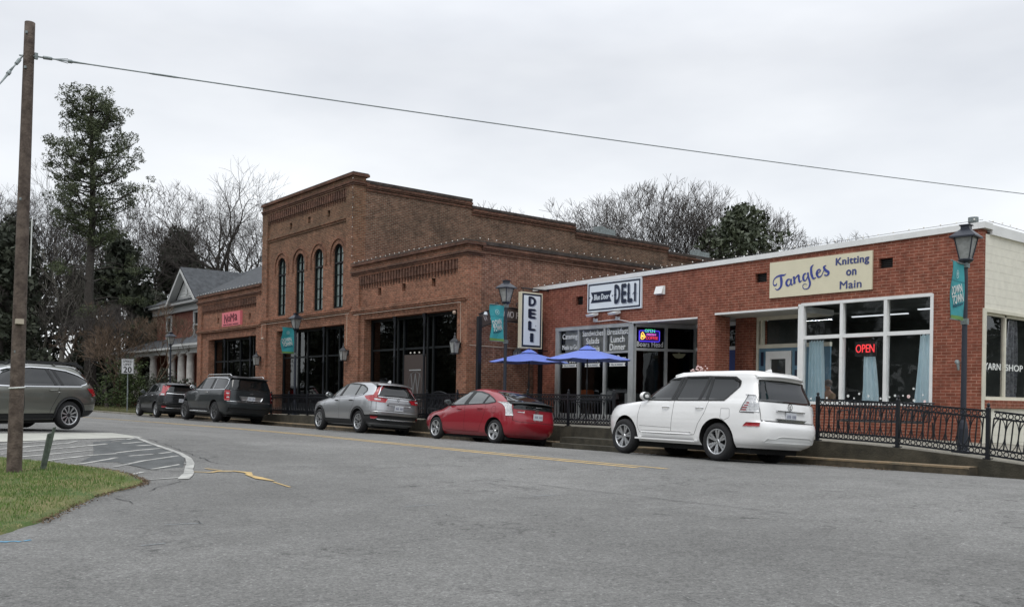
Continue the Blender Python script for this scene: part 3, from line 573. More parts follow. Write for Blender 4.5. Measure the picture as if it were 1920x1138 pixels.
# door with the W emblem in the right shopfront
dY = Y0 + .42
dd = MB(); dd.box(-32.4, -30.8, dY, dY + .05, .72, 3.2); do = B2(dd, 'door', 'brown_sign')
e_ = MB(); e_.box(-32.0, -31.15, dY - .012, dY, 2.56, 2.60); e_.box(-32.0, -31.15, dY - .012, dY, 1.40, 1.44); e_.build('door_trim', 'aluminium', do)
mat('etched', (.13, .13, .13), .5)
e_ = MB(); text_mb(e_, 'W', (-31.9, dY - .006, 1.55), (1, 0, 0), (0, 0, 1), .72, .9, .01, 0); e_.ring((-31.55, dY - .006, 2.0), .52, .015, .008, 24); e_.build('emblem', 'etched', do)
e_ = MB()
for k in range(10): e_.box(-31.0, -30.94, dY - .012, dY, 1.42 + k * .118, 1.50 + k * .118)
e_.build('side_text', 'letter_white', do)
e_ = MB()
for px in (-31.9, -31.6, -31.25): e_.ball((px, dY - .02, 3.27), .035, 5)
e_.build('door_bulbs', 'bulb', do)
for (x, z, l) in ((-36.33, 3.35, 'black wall lantern on the pier right of the banner'), (-27.9, 3.42, 'black wall lantern on the brick corner pier by the alley'), (-45.62, 3.32, 'black wall lantern on the pier left of the tall shopfront')): lantern(x, Y0, z, l)
lantern(-27.5, 21.9, 3.15, 'grey wall lantern on the alley wall behind the lamp post', R(90))
# pale cable strung along the brick piers
cb = MB()
for pts in ([(-45.4, 5.06), (-36.1, 5.08), (-36.3, 5.04), (-36.3, 3.7)], [(-35.7, 4.98), (-27.75, 4.98), (-27.72, 3.5)], [(-45.3, 5.0), (-45.35, 4.3)]): cb.tube([(p[0], Y0 - .11, p[1]) for p in pts], .012, 5)
cb.tube([(-27.44, 19.8, 3.42), (-27.44, 22.7, 3.38)], .02, 5)
for x_, z_ in ((-45.1, 4.35), (-28.1, 4.62)): cb.ball((x_, Y0 - .14, z_), .07, 6)
tag(cb.build('light_cable', 'rope_white'), 'pale cable running along the brick piers to the lanterns', 'cable')
# ------------------------------------------------------------------ deli and yarn shop building
DY0 = 22.8; DX0, DX1 = -27.41, -10.57
TD = empty('shop_building', (-19, 22.8, 0), 0, 'long low red brick building with white roof edge and cream painted side', 'building')
TO = Vector((19, -22.8, 0))
def BD(mb, n_, m_, par=None, **k):
    o = mb.build(n_, m_, par or TD, **k)
    if par is None: o.location = TO
    return o
def rz_(x): return 5.60 + (x - DX0) / (DX1 - DX0) * .18
w = MB()
wall_boxes(w, DX0, DX1 - .05, .3, 5.45, DY0, DY0 + .30, [(-26.19, -19.38, .3, 4.15), (-18.69, -15.68, .3, 4.22), (-15.68, -11.78, 1.5, 4.30)] + [(a, b, c, d_) for a, b, c, d_ in ((-25.07, -24.70, 4.92, 5.22), (-17.21, -16.80, 5.04, 5.31), (-13.27, -12.88, 5.07, 5.33))])
w.prism([(DX0, 5.45), (DX1 - .05, 5.45), (DX1 - .05, rz_(DX1)), (DX0, rz_(DX0))], DY0, DY0 + .3)
BD(w, 'front_wall', 'red_brick')
p = MB(); p.box(-19.38, -18.69, DY0 + .30, DY0 + .72, .3, 4.15); p.box(-19.38, -18.69, DY0 + .002, DY0 + .3, .3, .31); BD(p, 'brick_pillar', 'red_brick')
p = MB(); p.box(-19.0, -18.3, 24.2, 24.9, .5, 4.2); BD(p, 'brick_pillar', 'red_brick')
w = MB(); w.box(DX1 - .05, DX1, DY0 - .001, DY0 + .12, .3, 5.70); BD(w, 'corner_bricks', 'red_brick')
f = MB(); f.prism([(DX0 - .05, rz_(DX0)), (DX1 + .06, rz_(DX1)), (DX1 + .06, rz_(DX1) + .15), (DX0 - .05, rz_(DX0) + .14)], DY0 - .06, DY0 + .35)
f.box(DX1 - .3, DX1 + .06, DY0 + .35, 44, 5.66, 5.90); BD(f, 'roof_edge', 'white_metal')
f = MB(); f.prism([(DX0, 5.50), (DX1, 5.70), (DX1, 5.72), (DX0, 5.52)], DY0 + .3, 44); BD(f, 'roof', 'coping')
# putlog openings behind
g = MB()
for a, b, c, d_ in ((-25.07, -24.70, 4.92, 5.22), (-17.21, -16.80, 5.04, 5.31), (-13.27, -12.88, 5.07, 5.33)):
    g.box(a, b, DY0 + .16, DY0 + .18, c, d_)
    for k in range(6): g.box(a, b, DY0 + .10, DY0 + .14, c + .03 + k * .05, c + .045 + k * .05)
BD(g, 'vent_grille', 'sign_black')
g = MB(); g.box(-21.15, -20.76, DY0 - .03, DY0, 4.98, 5.26); g.prism([(DY0 - .16, 5.0), (DY0 - .03, 4.98), (DY0 - .03, 5.25), (DY0 - .06, 5.25)], -21.12, -20.79, 'x'); BD(g, 'vent_hood', 'white_metal')
# side wall with the yarn shop window
SX = DX1
def side_boxes(mb, y0, y1, z0, z1, x0, x1, ops):
    Yv = sorted({y0, y1} | {v for o in ops for v in o[:2]}); Z = sorted({z0, z1} | {v for o in ops for v in o[2:4]})
    for a, b in zip(Yv, Yv[1:]):
        for c, d_ in zip(Z, Z[1:]):
            if not any(o[0] < (a + b) / 2 < o[1] and o[2] < (c + d_) / 2 < o[3] for o in ops): mb.box(x0, x1, a, b, c, d_)
w = MB(); side_boxes(w, DY0 + .12, 44, .1, 5.66, SX - .3, SX - .002, [(22.98, 27.2, 1.66, 3.80)]); BD(w, 'side_wall', 'painted_block')
w = MB(); w.box(SX - .12, SX + .05, DY0 + .12, 27.4, 1.45, 1.655); BD(w, 'window_sill', 'red_brick')
w = MB(); w.box(SX - .02, SX + .035, DY0 + .02, DY0 + .17, .45, 3.86); w.box(SX - .02, SX + .03, DY0 + .17, 27.3, 3.78, 3.86); BD(w, 'corner_board', 'cream_wood')
f = MB()
for a, b in ((22.98, 23.05), (24.12, 24.21), (25.5, 25.58), (27.1, 27.2)): f.box(SX - .14, SX - .05, a, b, 1.66, 3.80)
f.box(SX - .14, SX - .04, 22.98, 27.2, 1.66, 1.74); f.box(SX - .14, SX - .05, 22.98, 27.2, 3.72, 3.80)
wo = BD(f, 'window', 'cream_wood'); g = MB()
g.quad((SX - .1, 23.0, 1.7), (SX - .1, 27.15, 1.7), (SX - .1, 27.15, 3.75), (SX - .1, 23.0, 3.75)); g.build('pane', 'shop_glass', wo)
g = MB(); text_mb(g, 'YARN', (SX - .085, 23.12, 2.40), (0, 1, 0), (0, 0, 1), .88, .16, .004, .02); text_mb(g, 'SHOP', (SX - .085, 24.27, 2.40), (0, 1, 0), (0, 0, 1), .98, .16, .004, .02); g.build('window_lettering', 'letter_white', wo)
# rooms behind the glass
rm = MB()
rm.quad((-18.3, 29.5, .5), (DX1 - .35, 29.5, .5), (DX1 - .35, 29.5, 4.5), (-18.3, 29.5, 4.5)); rm.quad((-18.28, 24.9, .5), (-18.28, 29.5, .5), (-18.28, 29.5, 4.5), (-18.28, 24.9, 4.5))
rm.quad((-18.3, 24.4, .78), (DX1 - .3, 24.4, .78), (DX1 - .3, 29.5, .78), (-18.3, 29.5, .78)); rm.quad((-18.3, DY0 + .3, 4.32), (DX1 - .3, DY0 + .3, 4.32), (DX1 - .3, 29.5, 4.32), (-18.3, 29.5, 4.32))
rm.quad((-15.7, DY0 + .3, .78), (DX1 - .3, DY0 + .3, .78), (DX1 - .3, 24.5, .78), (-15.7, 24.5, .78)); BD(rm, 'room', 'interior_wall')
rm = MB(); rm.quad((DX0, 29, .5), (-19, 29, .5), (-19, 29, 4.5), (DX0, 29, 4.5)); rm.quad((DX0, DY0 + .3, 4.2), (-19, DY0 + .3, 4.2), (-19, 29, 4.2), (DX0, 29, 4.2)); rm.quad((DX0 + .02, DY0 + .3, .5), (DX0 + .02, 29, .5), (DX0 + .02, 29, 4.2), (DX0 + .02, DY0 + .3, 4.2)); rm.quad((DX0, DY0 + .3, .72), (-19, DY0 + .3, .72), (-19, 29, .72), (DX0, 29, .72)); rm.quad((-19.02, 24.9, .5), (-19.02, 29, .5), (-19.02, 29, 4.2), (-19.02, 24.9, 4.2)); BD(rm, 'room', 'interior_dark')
sf = MB(); sf.quad((-22.3, DY0 + .3, 4.16), (-15.68, DY0 + .3, 4.2), (-15.68, 25.2, 4.2), (-22.3, 25.2, 4.16)); BD(sf, 'soffit', 'soffit')
sf = MB(); sf.box(-18.69, -15.68, DY0 - .02, DY0 + .25, 4.18, 4.235); sf.box(-22.2, -19.38, DY0 - .02, DY0 + .25, 4.11, 4.155); BD(sf, 'lintel_strip', 'white_metal')
# deli shopfront
def frame_rect(mb, x0, x1, z0, z1, y, t=.05, d_=.08): mb.box(x0, x0 + t, y, y + d_, z0, z1); mb.box(x1 - t, x1, y, y + d_, z0, z1); mb.box(x0 + t, x1 - t, y, y + d_, z0, z0 + t); mb.box(x0 + t, x1 - t, y, y + d_, z1 - t, z1)
f = MB()
for a, b in ((-26.19, -26.0), (-24.98, -24.90), (-23.64, -23.55), (-22.42, -22.18)): f.box(a, b, DY0 + .02, DY0 + .16, .7, 4.12)
f.box(-26.19, -22.18, DY0 + .01, DY0 + .17, 4.02, 4.15)
f.box(-26.0, -22.4, DY0 + .03, DY0 + .14, 3.13, 3.20); f.box(-26.0, -22.4, DY0 + .03, DY0 + .14, .7, 1.0)
fo = BD(f, 'shop_window', 'aluminium')
g = MB(); g.quad((-26.1, DY0 + .1, .8), (-22.25, DY0 + .1, .8), (-22.25, DY0 + .1, 4.05), (-26.1, DY0 + .1, 4.05)); g.build('pane', 'shop_glass', fo)
g = MB(); g.quad((-25.85, DY0 + .22, 3.16), (-22.5, DY0 + .22, 3.16), (-22.5, DY0 + .22, 4.05), (-25.85, DY0 + .22, 4.05)); g.build('blind', 'blind', fo)
tx = MB(); ux, uz = (1, 0, 0), (0, 0, 1); yy = DY0 + .085
for s_, cx, z_, w_, h_ in (('Catering', -25.46, 3.66, .80, .24), ('Meals to Go', -25.46, 3.33, .80, .17), ('Sandwiches', -24.25, 3.78, 1.06, .20), ('Salads', -24.25, 3.50, .66, .21), ('Paninis', -24.25, 3.23, .72, .20), ('Breakfast', -23.0, 3.78, 1.0, .21), ('Lunch', -23.0, 3.51, .66, .22), ('Dinner', -23.0, 3.24, .76, .22)):
    text_mb(tx, s_, (cx, yy, z_), ux, uz, w_, h_, .004, .012, align='C')
for cx in (-25.46, -24.25, -23.0):
    text_mb(tx, 'Blue Door', (cx, yy, 2.84), ux, uz, .82, .22, .004, .012, shear=.15, align='C'); tx.prism([(cx - .40, 2.68), (cx + .40, 2.68), (cx + .35, 2.74), (cx + .40, 2.80), (cx - .40, 2.80), (cx - .35, 2.74)], yy, yy + .003)
tx.build('window_lettering', 'letter_white', fo)
tx = MB()
for cx in (-25.46, -24.25, -23.0): text_mb(tx, 'DELI & MARKET', (cx, yy - .004, 2.71), ux, uz, .6, .06, .003, .01, align='C')
tx.build('banner_lettering', 'navy_soft', fo)
# splayed return window, from the front post back to the blue door
P0 = Vector((-22.2, DY0 + .1, 0)); P1 = Vector((-21.40, 25.1, 0)); dd_ = (P1 - P0); Ln = dd_.length; dd_.normalize(); nn_ = Vector((dd_.y, -dd_.x, 0))
def sp(a, off, z): v = P0 + dd_ * a + nn_ * off; return (v.x, v.y, z)
def spbox(mb, a0, a1, o0, o1, z0, z1): mb.add([sp(a0, o0, z0), sp(a1, o0, z0), sp(a1, o1, z0), sp(a0, o1, z0), sp(a0, o0, z1), sp(a1, o0, z1), sp(a1, o1, z1), sp(a0, o1, z1)], [(0, 3, 2, 1), (4, 5, 6, 7), (0, 1, 5, 4), (1, 2, 6, 5), (2, 3, 7, 6), (3, 0, 4, 7)])
f = MB(); hm = Ln / 2
for a0, a1 in ((0, .04), (hm - .05, hm + .05), (Ln - .09, Ln)): spbox(f, a0, a1, -.06, .06, .7, 4.14)
for z0, z1 in ((.7, .95), (3.20, 3.29), (4.0, 4.14)): spbox(f, 0, Ln, -.05, .05, z0, z1)
fo = BD(f, 'return_window', 'aluminium'); g = MB(); g.quad(sp(0, 0, .8), sp(Ln, 0, .8), sp(Ln, 0, 4.1), sp(0, 0, 4.1)); g.build('pane', 'dark_glass', fo)
g = MB(); text_mb(g, 'Boars Head', sp(.08, .012, 3.34), tuple(dd_), (0, 0, 1), .98, .17, .004, .018); g.build('window_lettering', 'letter_white', fo)
def spt(a, z): return sp(a, .03, z)
nm = empty('neon_sign', sp(.55, .03, 3.7), 0, 'lit neon sign with blue border and green OPEN in the deli side window', 'neon sign')
io = Vector(sp(.55, .03, 3.7))
def nb(mb, n_, m_): o = mb.build(n_, m_, nm); o.location = -io; return o
g = MB(); x0, x1, z0, z1 = .16, .92, 3.52, 3.88
bd = [spt(a, z) for a, z in ((x0 + .03, z0), (x1 - .03, z0), (x1, z0 + .03), (x1, z1 - .03), (x1 - .03, z1), (x0 + .03, z1), (x0, z1 - .03), (x0, z0 + .03), (x0 + .03, z0))]; g.tube(bd, .012, 6)
nb(g, 'neon_border', 'neon_blue')
g = MB(); spbox(g, x0 - .03, x1 + .03, .005, .015, z0 - .03, z1 + .03); mat('neon_board', (.01, .006, .09), .5, emit=.6); nb(g, 'board', 'neon_board')
g = MB(); text_mb(g, 'OPEN', spt(.36, 3.83), tuple(dd_), (0, 0, 1), .38, .10, .006, -.01); nb(g, 'neon_open', 'neon_green')
g = MB(); text_mb(g, 'FRESH', spt(.44, 3.72), tuple(dd_), (0, 0, 1), .34, .07, .006, 0); nb(g, 'neon_fresh', 'neon_pink')
g = MB(); text_mb(g, 'COFFEE', spt(.40, 3.59), tuple(dd_), (0, 0, 1), .46, .10, .006, 0); nb(g, 'neon_word', 'neon_red')
g = MB(); g.tube([spt(a, z) for a, z in ((.22, 3.62), (.24, 3.78), (.28, 3.83), (.33, 3.76), (.38, 3.67), (.31, 3.60), (.24, 3.59), (.22, 3.62))], .016, 6); g.tube([spt(.28, 3.66), spt(.30, 3.72)], .04, 6); nb(g, 'neon_bell', 'neon_yellow')
# blue door, entry wall, yarn shop door
f = MB(); f.box(-21.4, -19.0, 25.05, 25.15, 3.24, 3.36); f.box(-21.4, -19.0, 25.05, 25.15, 4.05, 4.2); f.box(-20.45, -20.38, 25.05, 25.15, .7, 4.2); BD(f, 'door_header', 'white_paint')
g = MB(); g.quad((-21.4, 25.1, 3.3), (-19.0, 25.1, 3.3), (-19, 25.1, 4.1), (-21.4, 25.1, 4.1)); BD(g, 'transom', 'dark_glass')
do = MB(); do.box(-20.42, -19.0, 25.04, 25.12, .72, 3.24); d0 = BD(do, 'blue_door', 'blue_paint')
g = MB()
for a in (-20.32, -19.95, -19.60): frame_rect(g, a, a + .32, 2.2, 3.1, 25.0, .03, .04); frame_rect(g, a, a + .32, 1.0, 2.1, 25.0, .03, .04)
g.build('door_moulding', 'blue_paint', d0)
WY = 24.4
f = MB(); f.box(-18.32, -18.22, WY - .05, WY + .1, .7, 4.2); f.box(-18.22, -15.7, WY - .04, WY + .1, 3.20, 3.32); f.box(-18.22, -15.7, WY - .04, WY + .1, 4.08, 4.2); f.box(-18.14, -18.09, WY - .05, WY + .1, 3.3, 4.1)
BD(f, 'entry_frame', 'cream_wood'); g = MB(); g.quad((-18.2, WY + .03, 3.3), (-15.7, WY + .03, 3.3), (-15.7, WY + .03, 4.1), (-18.2, WY + .03, 4.1)); BD(g, 'transom', 'shop_glass')
f = MB()
f.box(-18.22, -17.96, WY, WY + .06, .7, 3.20); f.box(-17.0, -16.7, WY, WY + .06, .7, 3.20); f.box(-16.7, -15.7, WY, WY + .06, .7, 3.2); f.box(-17.96, -17.0, WY, WY + .06, 3.10, 3.20)
for a, b in ((-18.18, -18.0), (-16.93, -16.76)):
    for z0 in (1.3, 2.05, 2.62): frame_rect(f, a, b, z0, z0 + .5, WY - .02, .03, .02)
fo = BD(f, 'door_surround', 'bluegrey_paint'); g = MB()
for a, b in ((-18.15, -18.03), (-16.90, -16.79)):
    for z0 in (2.05, 2.62): g.box(a, b, WY - .014, WY - .004, z0 + .03, z0 + .47)
g.build('pane', 'sign_navy', fo)
do = MB(); wall_boxes(do, -17.95, -17.02, .8, 3.10, WY - .03, WY + .03, [(-17.78, -17.22, 1.2, 2.86)]); d0 = BD(do, 'white_door', 'white_paint')
g = MB(); g.quad((-17.78, WY, 1.2), (-17.22, WY, 1.2), (-17.22, WY, 2.86), (-17.78, WY, 2.86)); g.build('pane', 'shop_glass', d0)
g = MB(); g.ball((-17.07, WY - .06, 1.75), .03, 5); g.build('handle', 'chrome', d0)
fl = MB(); fl.box(-22.4, -15.7, DY0 + .3, 25.2, .3, .74); BD(fl, 'entry_floor', 'concrete')
# yarn shop window
f = MB()
for a, b in ((-15.70, -15.52), (-14.38, -14.29), (-13.10, -13.01), (-11.85, -11.77)): f.box(a, b, DY0 - .02, DY0 + .14, 1.5 if a > -15.7 else .72, 4.30)
f.box(-15.6, -11.8, DY0 - .025, DY0 + .13, 4.24, 4.32); f.box(-15.6, -11.8, DY0 - .01, DY0 + .12, 3.30, 3.40); f.box(-15.6, -11.8, DY0 - .02, DY0 + .13, 1.48, 1.56); f.box(-15.68, -15.6, DY0 - .01, WY, 4.1, 4.25)
fo = BD(f, 'shop_window', 'white_metal'); g = MB(); g.quad((-15.6, DY0 + .08, 1.5), (-11.8, DY0 + .08, 1.5), (-11.8, DY0 + .08, 4.28), (-15.6, DY0 + .08, 4.28)); g.build('pane', 'shop_glass', fo)
g = MB(); g.quad((-15.64, DY0 + .1, .75), (-15.64, WY, .75), (-15.64, WY, 4.2), (-15.64, DY0 + .1, 4.2)); g.build('side_pane', 'shop_glass', fo)
g = MB(); random.seed(8)
for x, z, s_ in [(-15.05, 1.68, .05), (-14.8, 1.66, .05), (-14.15, 1.72, .065), (-13.97, 1.66, .04), (-13.82, 1.78, .05), (-13.55, 1.72, .05), (-13.2, 1.66, .05), (-12.95, 1.7, .04), (-12.8, 1.74, .055), (-12.72, 1.66, .05), (-12.58, 1.74, .04), (-12.28, 1.62, .06), (-12.05, 1.76, .04), (-15.3, 1.64, .05), (-12.3, 1.92, .05)]:
    s_ *= .6
    for k in range(5): a = k * 1.257; g.ball((x + s_ * .6 * math.cos(a), DY0 + .07, z + s_ * .6 * math.sin(a)), s_ * .5, 4, sy=.1)
g.build('flower_stickers', 'flower_white', fo)
g = MB()
for x, z, s_ in [(-12.43, 1.72, .075), (-12.0, 1.6, .06)]:
    s_ *= .6
    for k in range(5): a = k * 1.257; g.ball((x + s_ * .6 * math.cos(a), DY0 + .07, z + s_ * .6 * math.sin(a)), s_ * .5, 4, sy=.1)
g.build('pink_stickers', 'flower_pink', fo)
def curtain(name_label, x0a, x1a, x0b, x1b, z0, z1, y, m_='curtain', axis='x', folds=5):
    mb = MB(); nx, nz_ = 34, 16; vs = []
    for j in range(nz_ + 1):
        t = j / nz_; z = z0 + (z1 - z0) * t; a = x0a + (x0b - x0a) * t; b = x1a + (x1b - x1a) * t
        for i in range(nx + 1):
            u = i / nx; x = a + (b - a) * u; dy = .045 * math.sin(u * folds * 6.28 + 1.3 * math.sin(t * 2.2)) * (1 - .3 * t) + .015 * math.sin(u * 31 + t * 3)
            zz = z + (.03 * math.cos(u * folds * 6.28) if j == nz_ else 0); vs.append((x, y + dy, zz) if axis == 'x' else (y + dy, x, zz))
    mb.add(vs, [(j * (nx + 1) + i, j * (nx + 1) + i + 1, (j + 1) * (nx + 1) + i + 1, (j + 1) * (nx + 1) + i) for j in range(nz_) for i in range(nx)])
    return tag(mb.build('curtain', m_, smooth=True), name_label, 'curtain', 'curtains in the yarn shop windows')
curtain('pale blue curtain at the left end of the yarn shop window', -15.60, -15.02, -15.55, -15.10, 1.5, 3.26, 23.1)
curtain('narrow pale blue curtain below the red OPEN sign', -13.92, -13.40, -13.88, -13.56, 1.5, 2.86, 23.15, folds=4)
curtain('pale blue curtain at the right end of the yarn shop window', -12.42, -11.86, -12.28, -11.88, 1.5, 3.30, 23.1, folds=4)
curtain('patterned grey lace curtain at the near edge of the YARN pane', 23.02, 23.42, 23.02, 23.2, 1.7, 3.7, SX - .25, 'lace', 'y', 3)
curtain('patterned grey lace curtain behind the word SHOP', 24.5, 25.4, 24.85, 25.3, 1.7, 3.7, SX - .3, 'lace', 'y', 3)
ns = empty('neon_sign', (-13.75, 23.0, 3.0), 0, 'lit red OPEN sign on black board in the yarn shop window', 'neon sign')
g = MB(); g.box(-.31, .31, .02, .06, -.22, .20); g.box(-.2, .22, .0, .05, .24, .30); g.build('board', 'sign_black', ns)
g = MB(); text_mb(g, 'OPEN', (-.27, .005, -.11), ux, uz, .54, .22, .01, -.012); g.build('neon_letters', 'neon_red', ns)
for i, (x, y, l) in enumerate(((-15.2, 26.2, 'left'), (-12.6, 25.3, 'right'))):
    g = MB(); g.box(x - .9, x + .9, y - .05, y + .05, 4.18, 4.21); o = g.build('ceiling_light', 'tube_light')
    tag(o, 'white tube light on the yarn shop ceiling ' + ('above the seated person' if i == 0 else 'near the right window pane'), 'light', 'tube lights on the yarn shop ceiling')
g = MB(); g.box(-11.6, -11.5, 24.6, 26.2, 4.16, 4.22); tag(g.build('ceiling_light', 'tube_light'), 'white tube light on the ceiling behind YARN SHOP lettering', 'light', 'tube lights on the yarn shop ceiling')
for lx, ly in ((-14.6, 25.6), (-12.2, 25.2)):  # the glow of the lit ceiling tubes
    al = bpy.data.lights.new('tube_glow', 'AREA'); al.shape = 'RECTANGLE'; al.size = 1.8; al.size_y = .12; al.energy = 45; al.color = (.95, .98, 1); ao = bpy.data.objects.new('tube_glow', al); COL.objects.link(ao); ao.location = (lx, ly, 4.1)
g = MB(); g.box(-12.2, -10.95, 23.6, 24.4, .8, 1.5); tag(g.build('display_table', 'interior_dark'), 'dark display table behind the yarn shop window', 'table')
# pendant lamp in the deli
pe = empty('pendant_lamp', (-22.6, 25.6, 3.2), 0, 'pale bowl pendant lamp glowing behind the deli side window', 'lamp')
g = MB(); g.lathe([(.01, -.16), (.14, -.13), (.22, -.04), (.24, 0)], (0, 0, 0), 16); mat('bowl', (.75, .62, .42), .4, emit=.35); g.build('bowl', 'bowl', pe, smooth=True); g = MB(); g.tube([(0, 0, .02), (0, 0, .98)], .012, 5); g.ball((0, 0, .06), .05, 5); g.build('rod', 'chrome', pe)
# stacked white chairs seen through the deli glass, red box, round table top
for i, (x, z) in enumerate(((-23.15, 1.75), (-22.75, 1.75))):
    c = empty('cafe_chair', (x, 23.6, .74), 0, ('left' if i == 0 else 'right') + ' one of two white slatted chairs behind the deli glass', 'chair', 'white chairs behind the deli glass')
    g = MB(); g.box(-.17, .17, 0, .03, .55, 1.02); [g.box(-.17 + k * .08, -.14 + k * .08, .0, .03, .4, .55) for k in range(5)]; g.build('backrest', 'chair_white', c)
    g = MB(); g.box(-.2, .2, .02, .4, .42, .46); g.build('seat', 'chair_white', c)
    for sx_ in (-1, 1):
        for sy_ in (.04, .38): g = MB(); g.tube([(sx_ * .18, sy_, 0), (sx_ * .17, sy_, .43)], .015, 5); g.build('leg', 'chair_white', c)
g = MB(); g.box(-25.6, -25.1, 23.5, 23.8, 1.7, 1.85); g.box(-25.55, -25.15, 23.52, 23.78, 1.85, 1.87); tag(g.build('display_box', 'orange'), 'orange-red box on the deli window ledge', 'box')
g = MB(); g.lathe([(.001, .28), (.2, .26), (.32, .18), (.36, 0), (.38, 0)], (-24.1, 23.6, 1.55), 20); tag(g.build('cake_dome', 'chair_white', smooth=True), 'white domed cake cover behind the middle deli pane', 'cover')
# ------------------------------------------------------------------ signs on the buildings
def board(mb, x0, x1, z0, z1, y, t=.04): mb.box(x0, x1, y - t, y, z0, z1)
s = empty('deli_sign', (-23.1, DY0, 5.1), 0, 'wide white wall sign reading Blue Door DELI with navy border', 'sign'); so_ = Vector((23.1, -DY0, -5.1))
def SB(mb, n_, m_, par, off_): o = mb.build(n_, m_, par); o.location = off_; return o
xa, xb, za, zb_ = -24.40, -21.77, 4.60, 5.64; y = DY0 - .06
g = MB(); g.box(xa, xb, y, DY0, za, zb_); SB(g, 'panel', 'sign_white', s, so_)
g = MB(); t_ = .055; a0, a1, c0, c1 = xa + .05, xb - .05, za + .05, zb_ - .05
for q_ in ((a0, a1, c1 - t_, c1), (a0, a1, c0, c0 + t_), (a0, a0 + t_, c0 + t_, c1 - t_), (a1 - t_, a1, c0 + t_, c1 - t_)): g.box(q_[0], q_[1], y - .006, y + .001, q_[2], q_[3])
g.prism([(-24.22, 4.92), (-23.18, 4.92), (-23.28, 5.11), (-23.18, 5.30), (-24.22, 5.30), (-24.12, 5.11)], y - .006, y + .001)
for x in (-24.27, -23.14): g.prism([(x, 5.08), (x + .03, 5.11), (x, 5.14), (x - .03, 5.11)], y - .006, y + .001)
SB(g, 'border', 'sign_navy', s, so_)
g = MB(); g2 = MB()
for ch, x, w_ in (('D', -23.02, .24), ('E', -22.68, .20), ('L', -22.38, .19), ('I', -22.09, .07)):
    bo_ = .008 if ch == 'I' else .05; text_mb(g2, ch, (x + .04, y - .006, 4.85 - .03), ux, uz, w_, .60, .004, bo_); text_mb(g, ch, (x, y - .012, 4.85), ux, uz, w_, .60, .006, bo_); g.prism([(x - .045, 5.13), (x + .04, 5.06), (x + .09, 5.13), (x + .04, 5.20)], y - .016, y - .010)
    g2.prism([(x + w_ + .0, 5.10), (x + w_ + .04, 5.07), (x + w_ + .08, 5.10), (x + w_ + .04, 5.13)], y - .012, y - .008)
SB(g, 'lettering', 'sign_navy', s, so_); SB(g2, 'letter_shadow', 'sign_shadow', s, so_)
g = MB(); text_mb(g, 'Blue Door', (-24.05, y - .01, 5.02), ux, uz, .74, .19, .006, .02, shear=.2, rot=.0); SB(g, 'script', 'sign_white', s, so_)
s = empty('yarn_shop_sign', (-15, DY0, 5.05), 0, 'cream wall sign reading Tangles Knitting on Main in blue', 'sign'); so_ = Vector((15, -DY0, -5.05))
y = DY0 - .05; g = MB(); g.box(-16.66, -13.43, y, DY0, 4.54, 5.57); SB(g, 'panel', 'sign_cream', s, so_)
STROKES = [[(-16.41, 4.96, 0.019), (-16.43, 4.91, 0.035), (-16.49, 4.9, 0.039), (-16.53, 4.94, 0.027), (-16.53, 5.01, 0.025), (-16.49, 5.09, 0.031), (-16.39, 5.15, 0.047), (-16.27, 5.17, 0.055), (-16.17, 5.17, 0.047), (-16.1, 5.2, 0.012)], [(-16.28, 5.16, 0.047), (-16.26, 5.06, 0.082), (-16.25, 4.95, 0.082), (-16.27, 4.85, 0.066), (-16.34, 4.78, 0.043), (-16.41, 4.77, 0.027), (-16.46, 4.81, 0.016)], [(-15.96, 5.03, 0.027), (-16.03, 5.03, 0.047), (-16.08, 4.97, 0.066), (-16.08, 4.9, 0.066), (-16.03, 4.85, 0.047), (-15.98, 4.87, 0.027), (-15.93, 4.96, 0.023)], [(-15.92, 5.04, 0.051), (-15.93, 4.96, 0.058), (-15.92, 4.88, 0.047), (-15.88, 4.87, 0.023), (-15.84, 4.92, 0.012)], [(-15.87, 5.06, 0.016), (-15.83, 5.08, 0.058), (-15.82, 4.98, 0.062), (-15.8, 4.89, 0.055)], [(-15.8, 5.0, 0.016), (-15.75, 5.08, 0.031), (-15.68, 5.12, 0.051), (-15.67, 5.02, 0.062), (-15.64, 4.93, 0.051), (-15.6, 4.94, 0.019), (-15.56, 4.97, 0.012)], [(-15.43, 5.15, 0.027), (-15.5, 5.13, 0.047), (-15.53, 5.04, 0.062), (-15.5, 4.96, 0.055), (-15.44, 4.96, 0.027), (-15.39, 5.05, 0.023)], [(-15.38, 5.17, 0.051), (-15.36, 5.04, 0.055), (-15.31, 4.9, 0.062), (-15.31, 4.81, 0.055), (-15.36, 4.73, 0.031), (-15.46, 4.71, 0.019), (-15.53, 4.76, 0.019), (-15.53, 4.83, 0.016), (-15.47, 4.86, 0.012), (-15.4, 4.83, 0.01)], [(-15.2, 5.37, 0.012), (-15.27, 5.3, 0.058), (-15.27, 5.17, 0.07), (-15.24, 5.05, 0.066), (-15.19, 4.98, 0.047), (-15.12, 5.01, 0.019)], [(-15.11, 5.09, 0.016), (-15.02, 5.14, 0.023), (-14.98, 5.19, 0.031), (-15.03, 5.22, 0.031), (-15.08, 5.17, 0.058), (-15.09, 5.09, 0.066), (-15.03, 5.01, 0.047), (-14.95, 5.04, 0.023), (-14.89, 5.14, 0.016), (-14.85, 5.23, 0.016)], [(-14.8, 5.31, 0.016), (-14.87, 5.27, 0.055), (-14.82, 5.18, 0.07), (-14.73, 5.12, 0.07), (-14.73, 5.06, 0.051), (-14.8, 5.03, 0.031), (-14.85, 5.06, 0.035)]]
g = MB()
for i, st_ in enumerate(STROKES): stroke(g, st_, y - .008 - i * .0006)
SB(g, 'script', 'script_blue', s, so_)
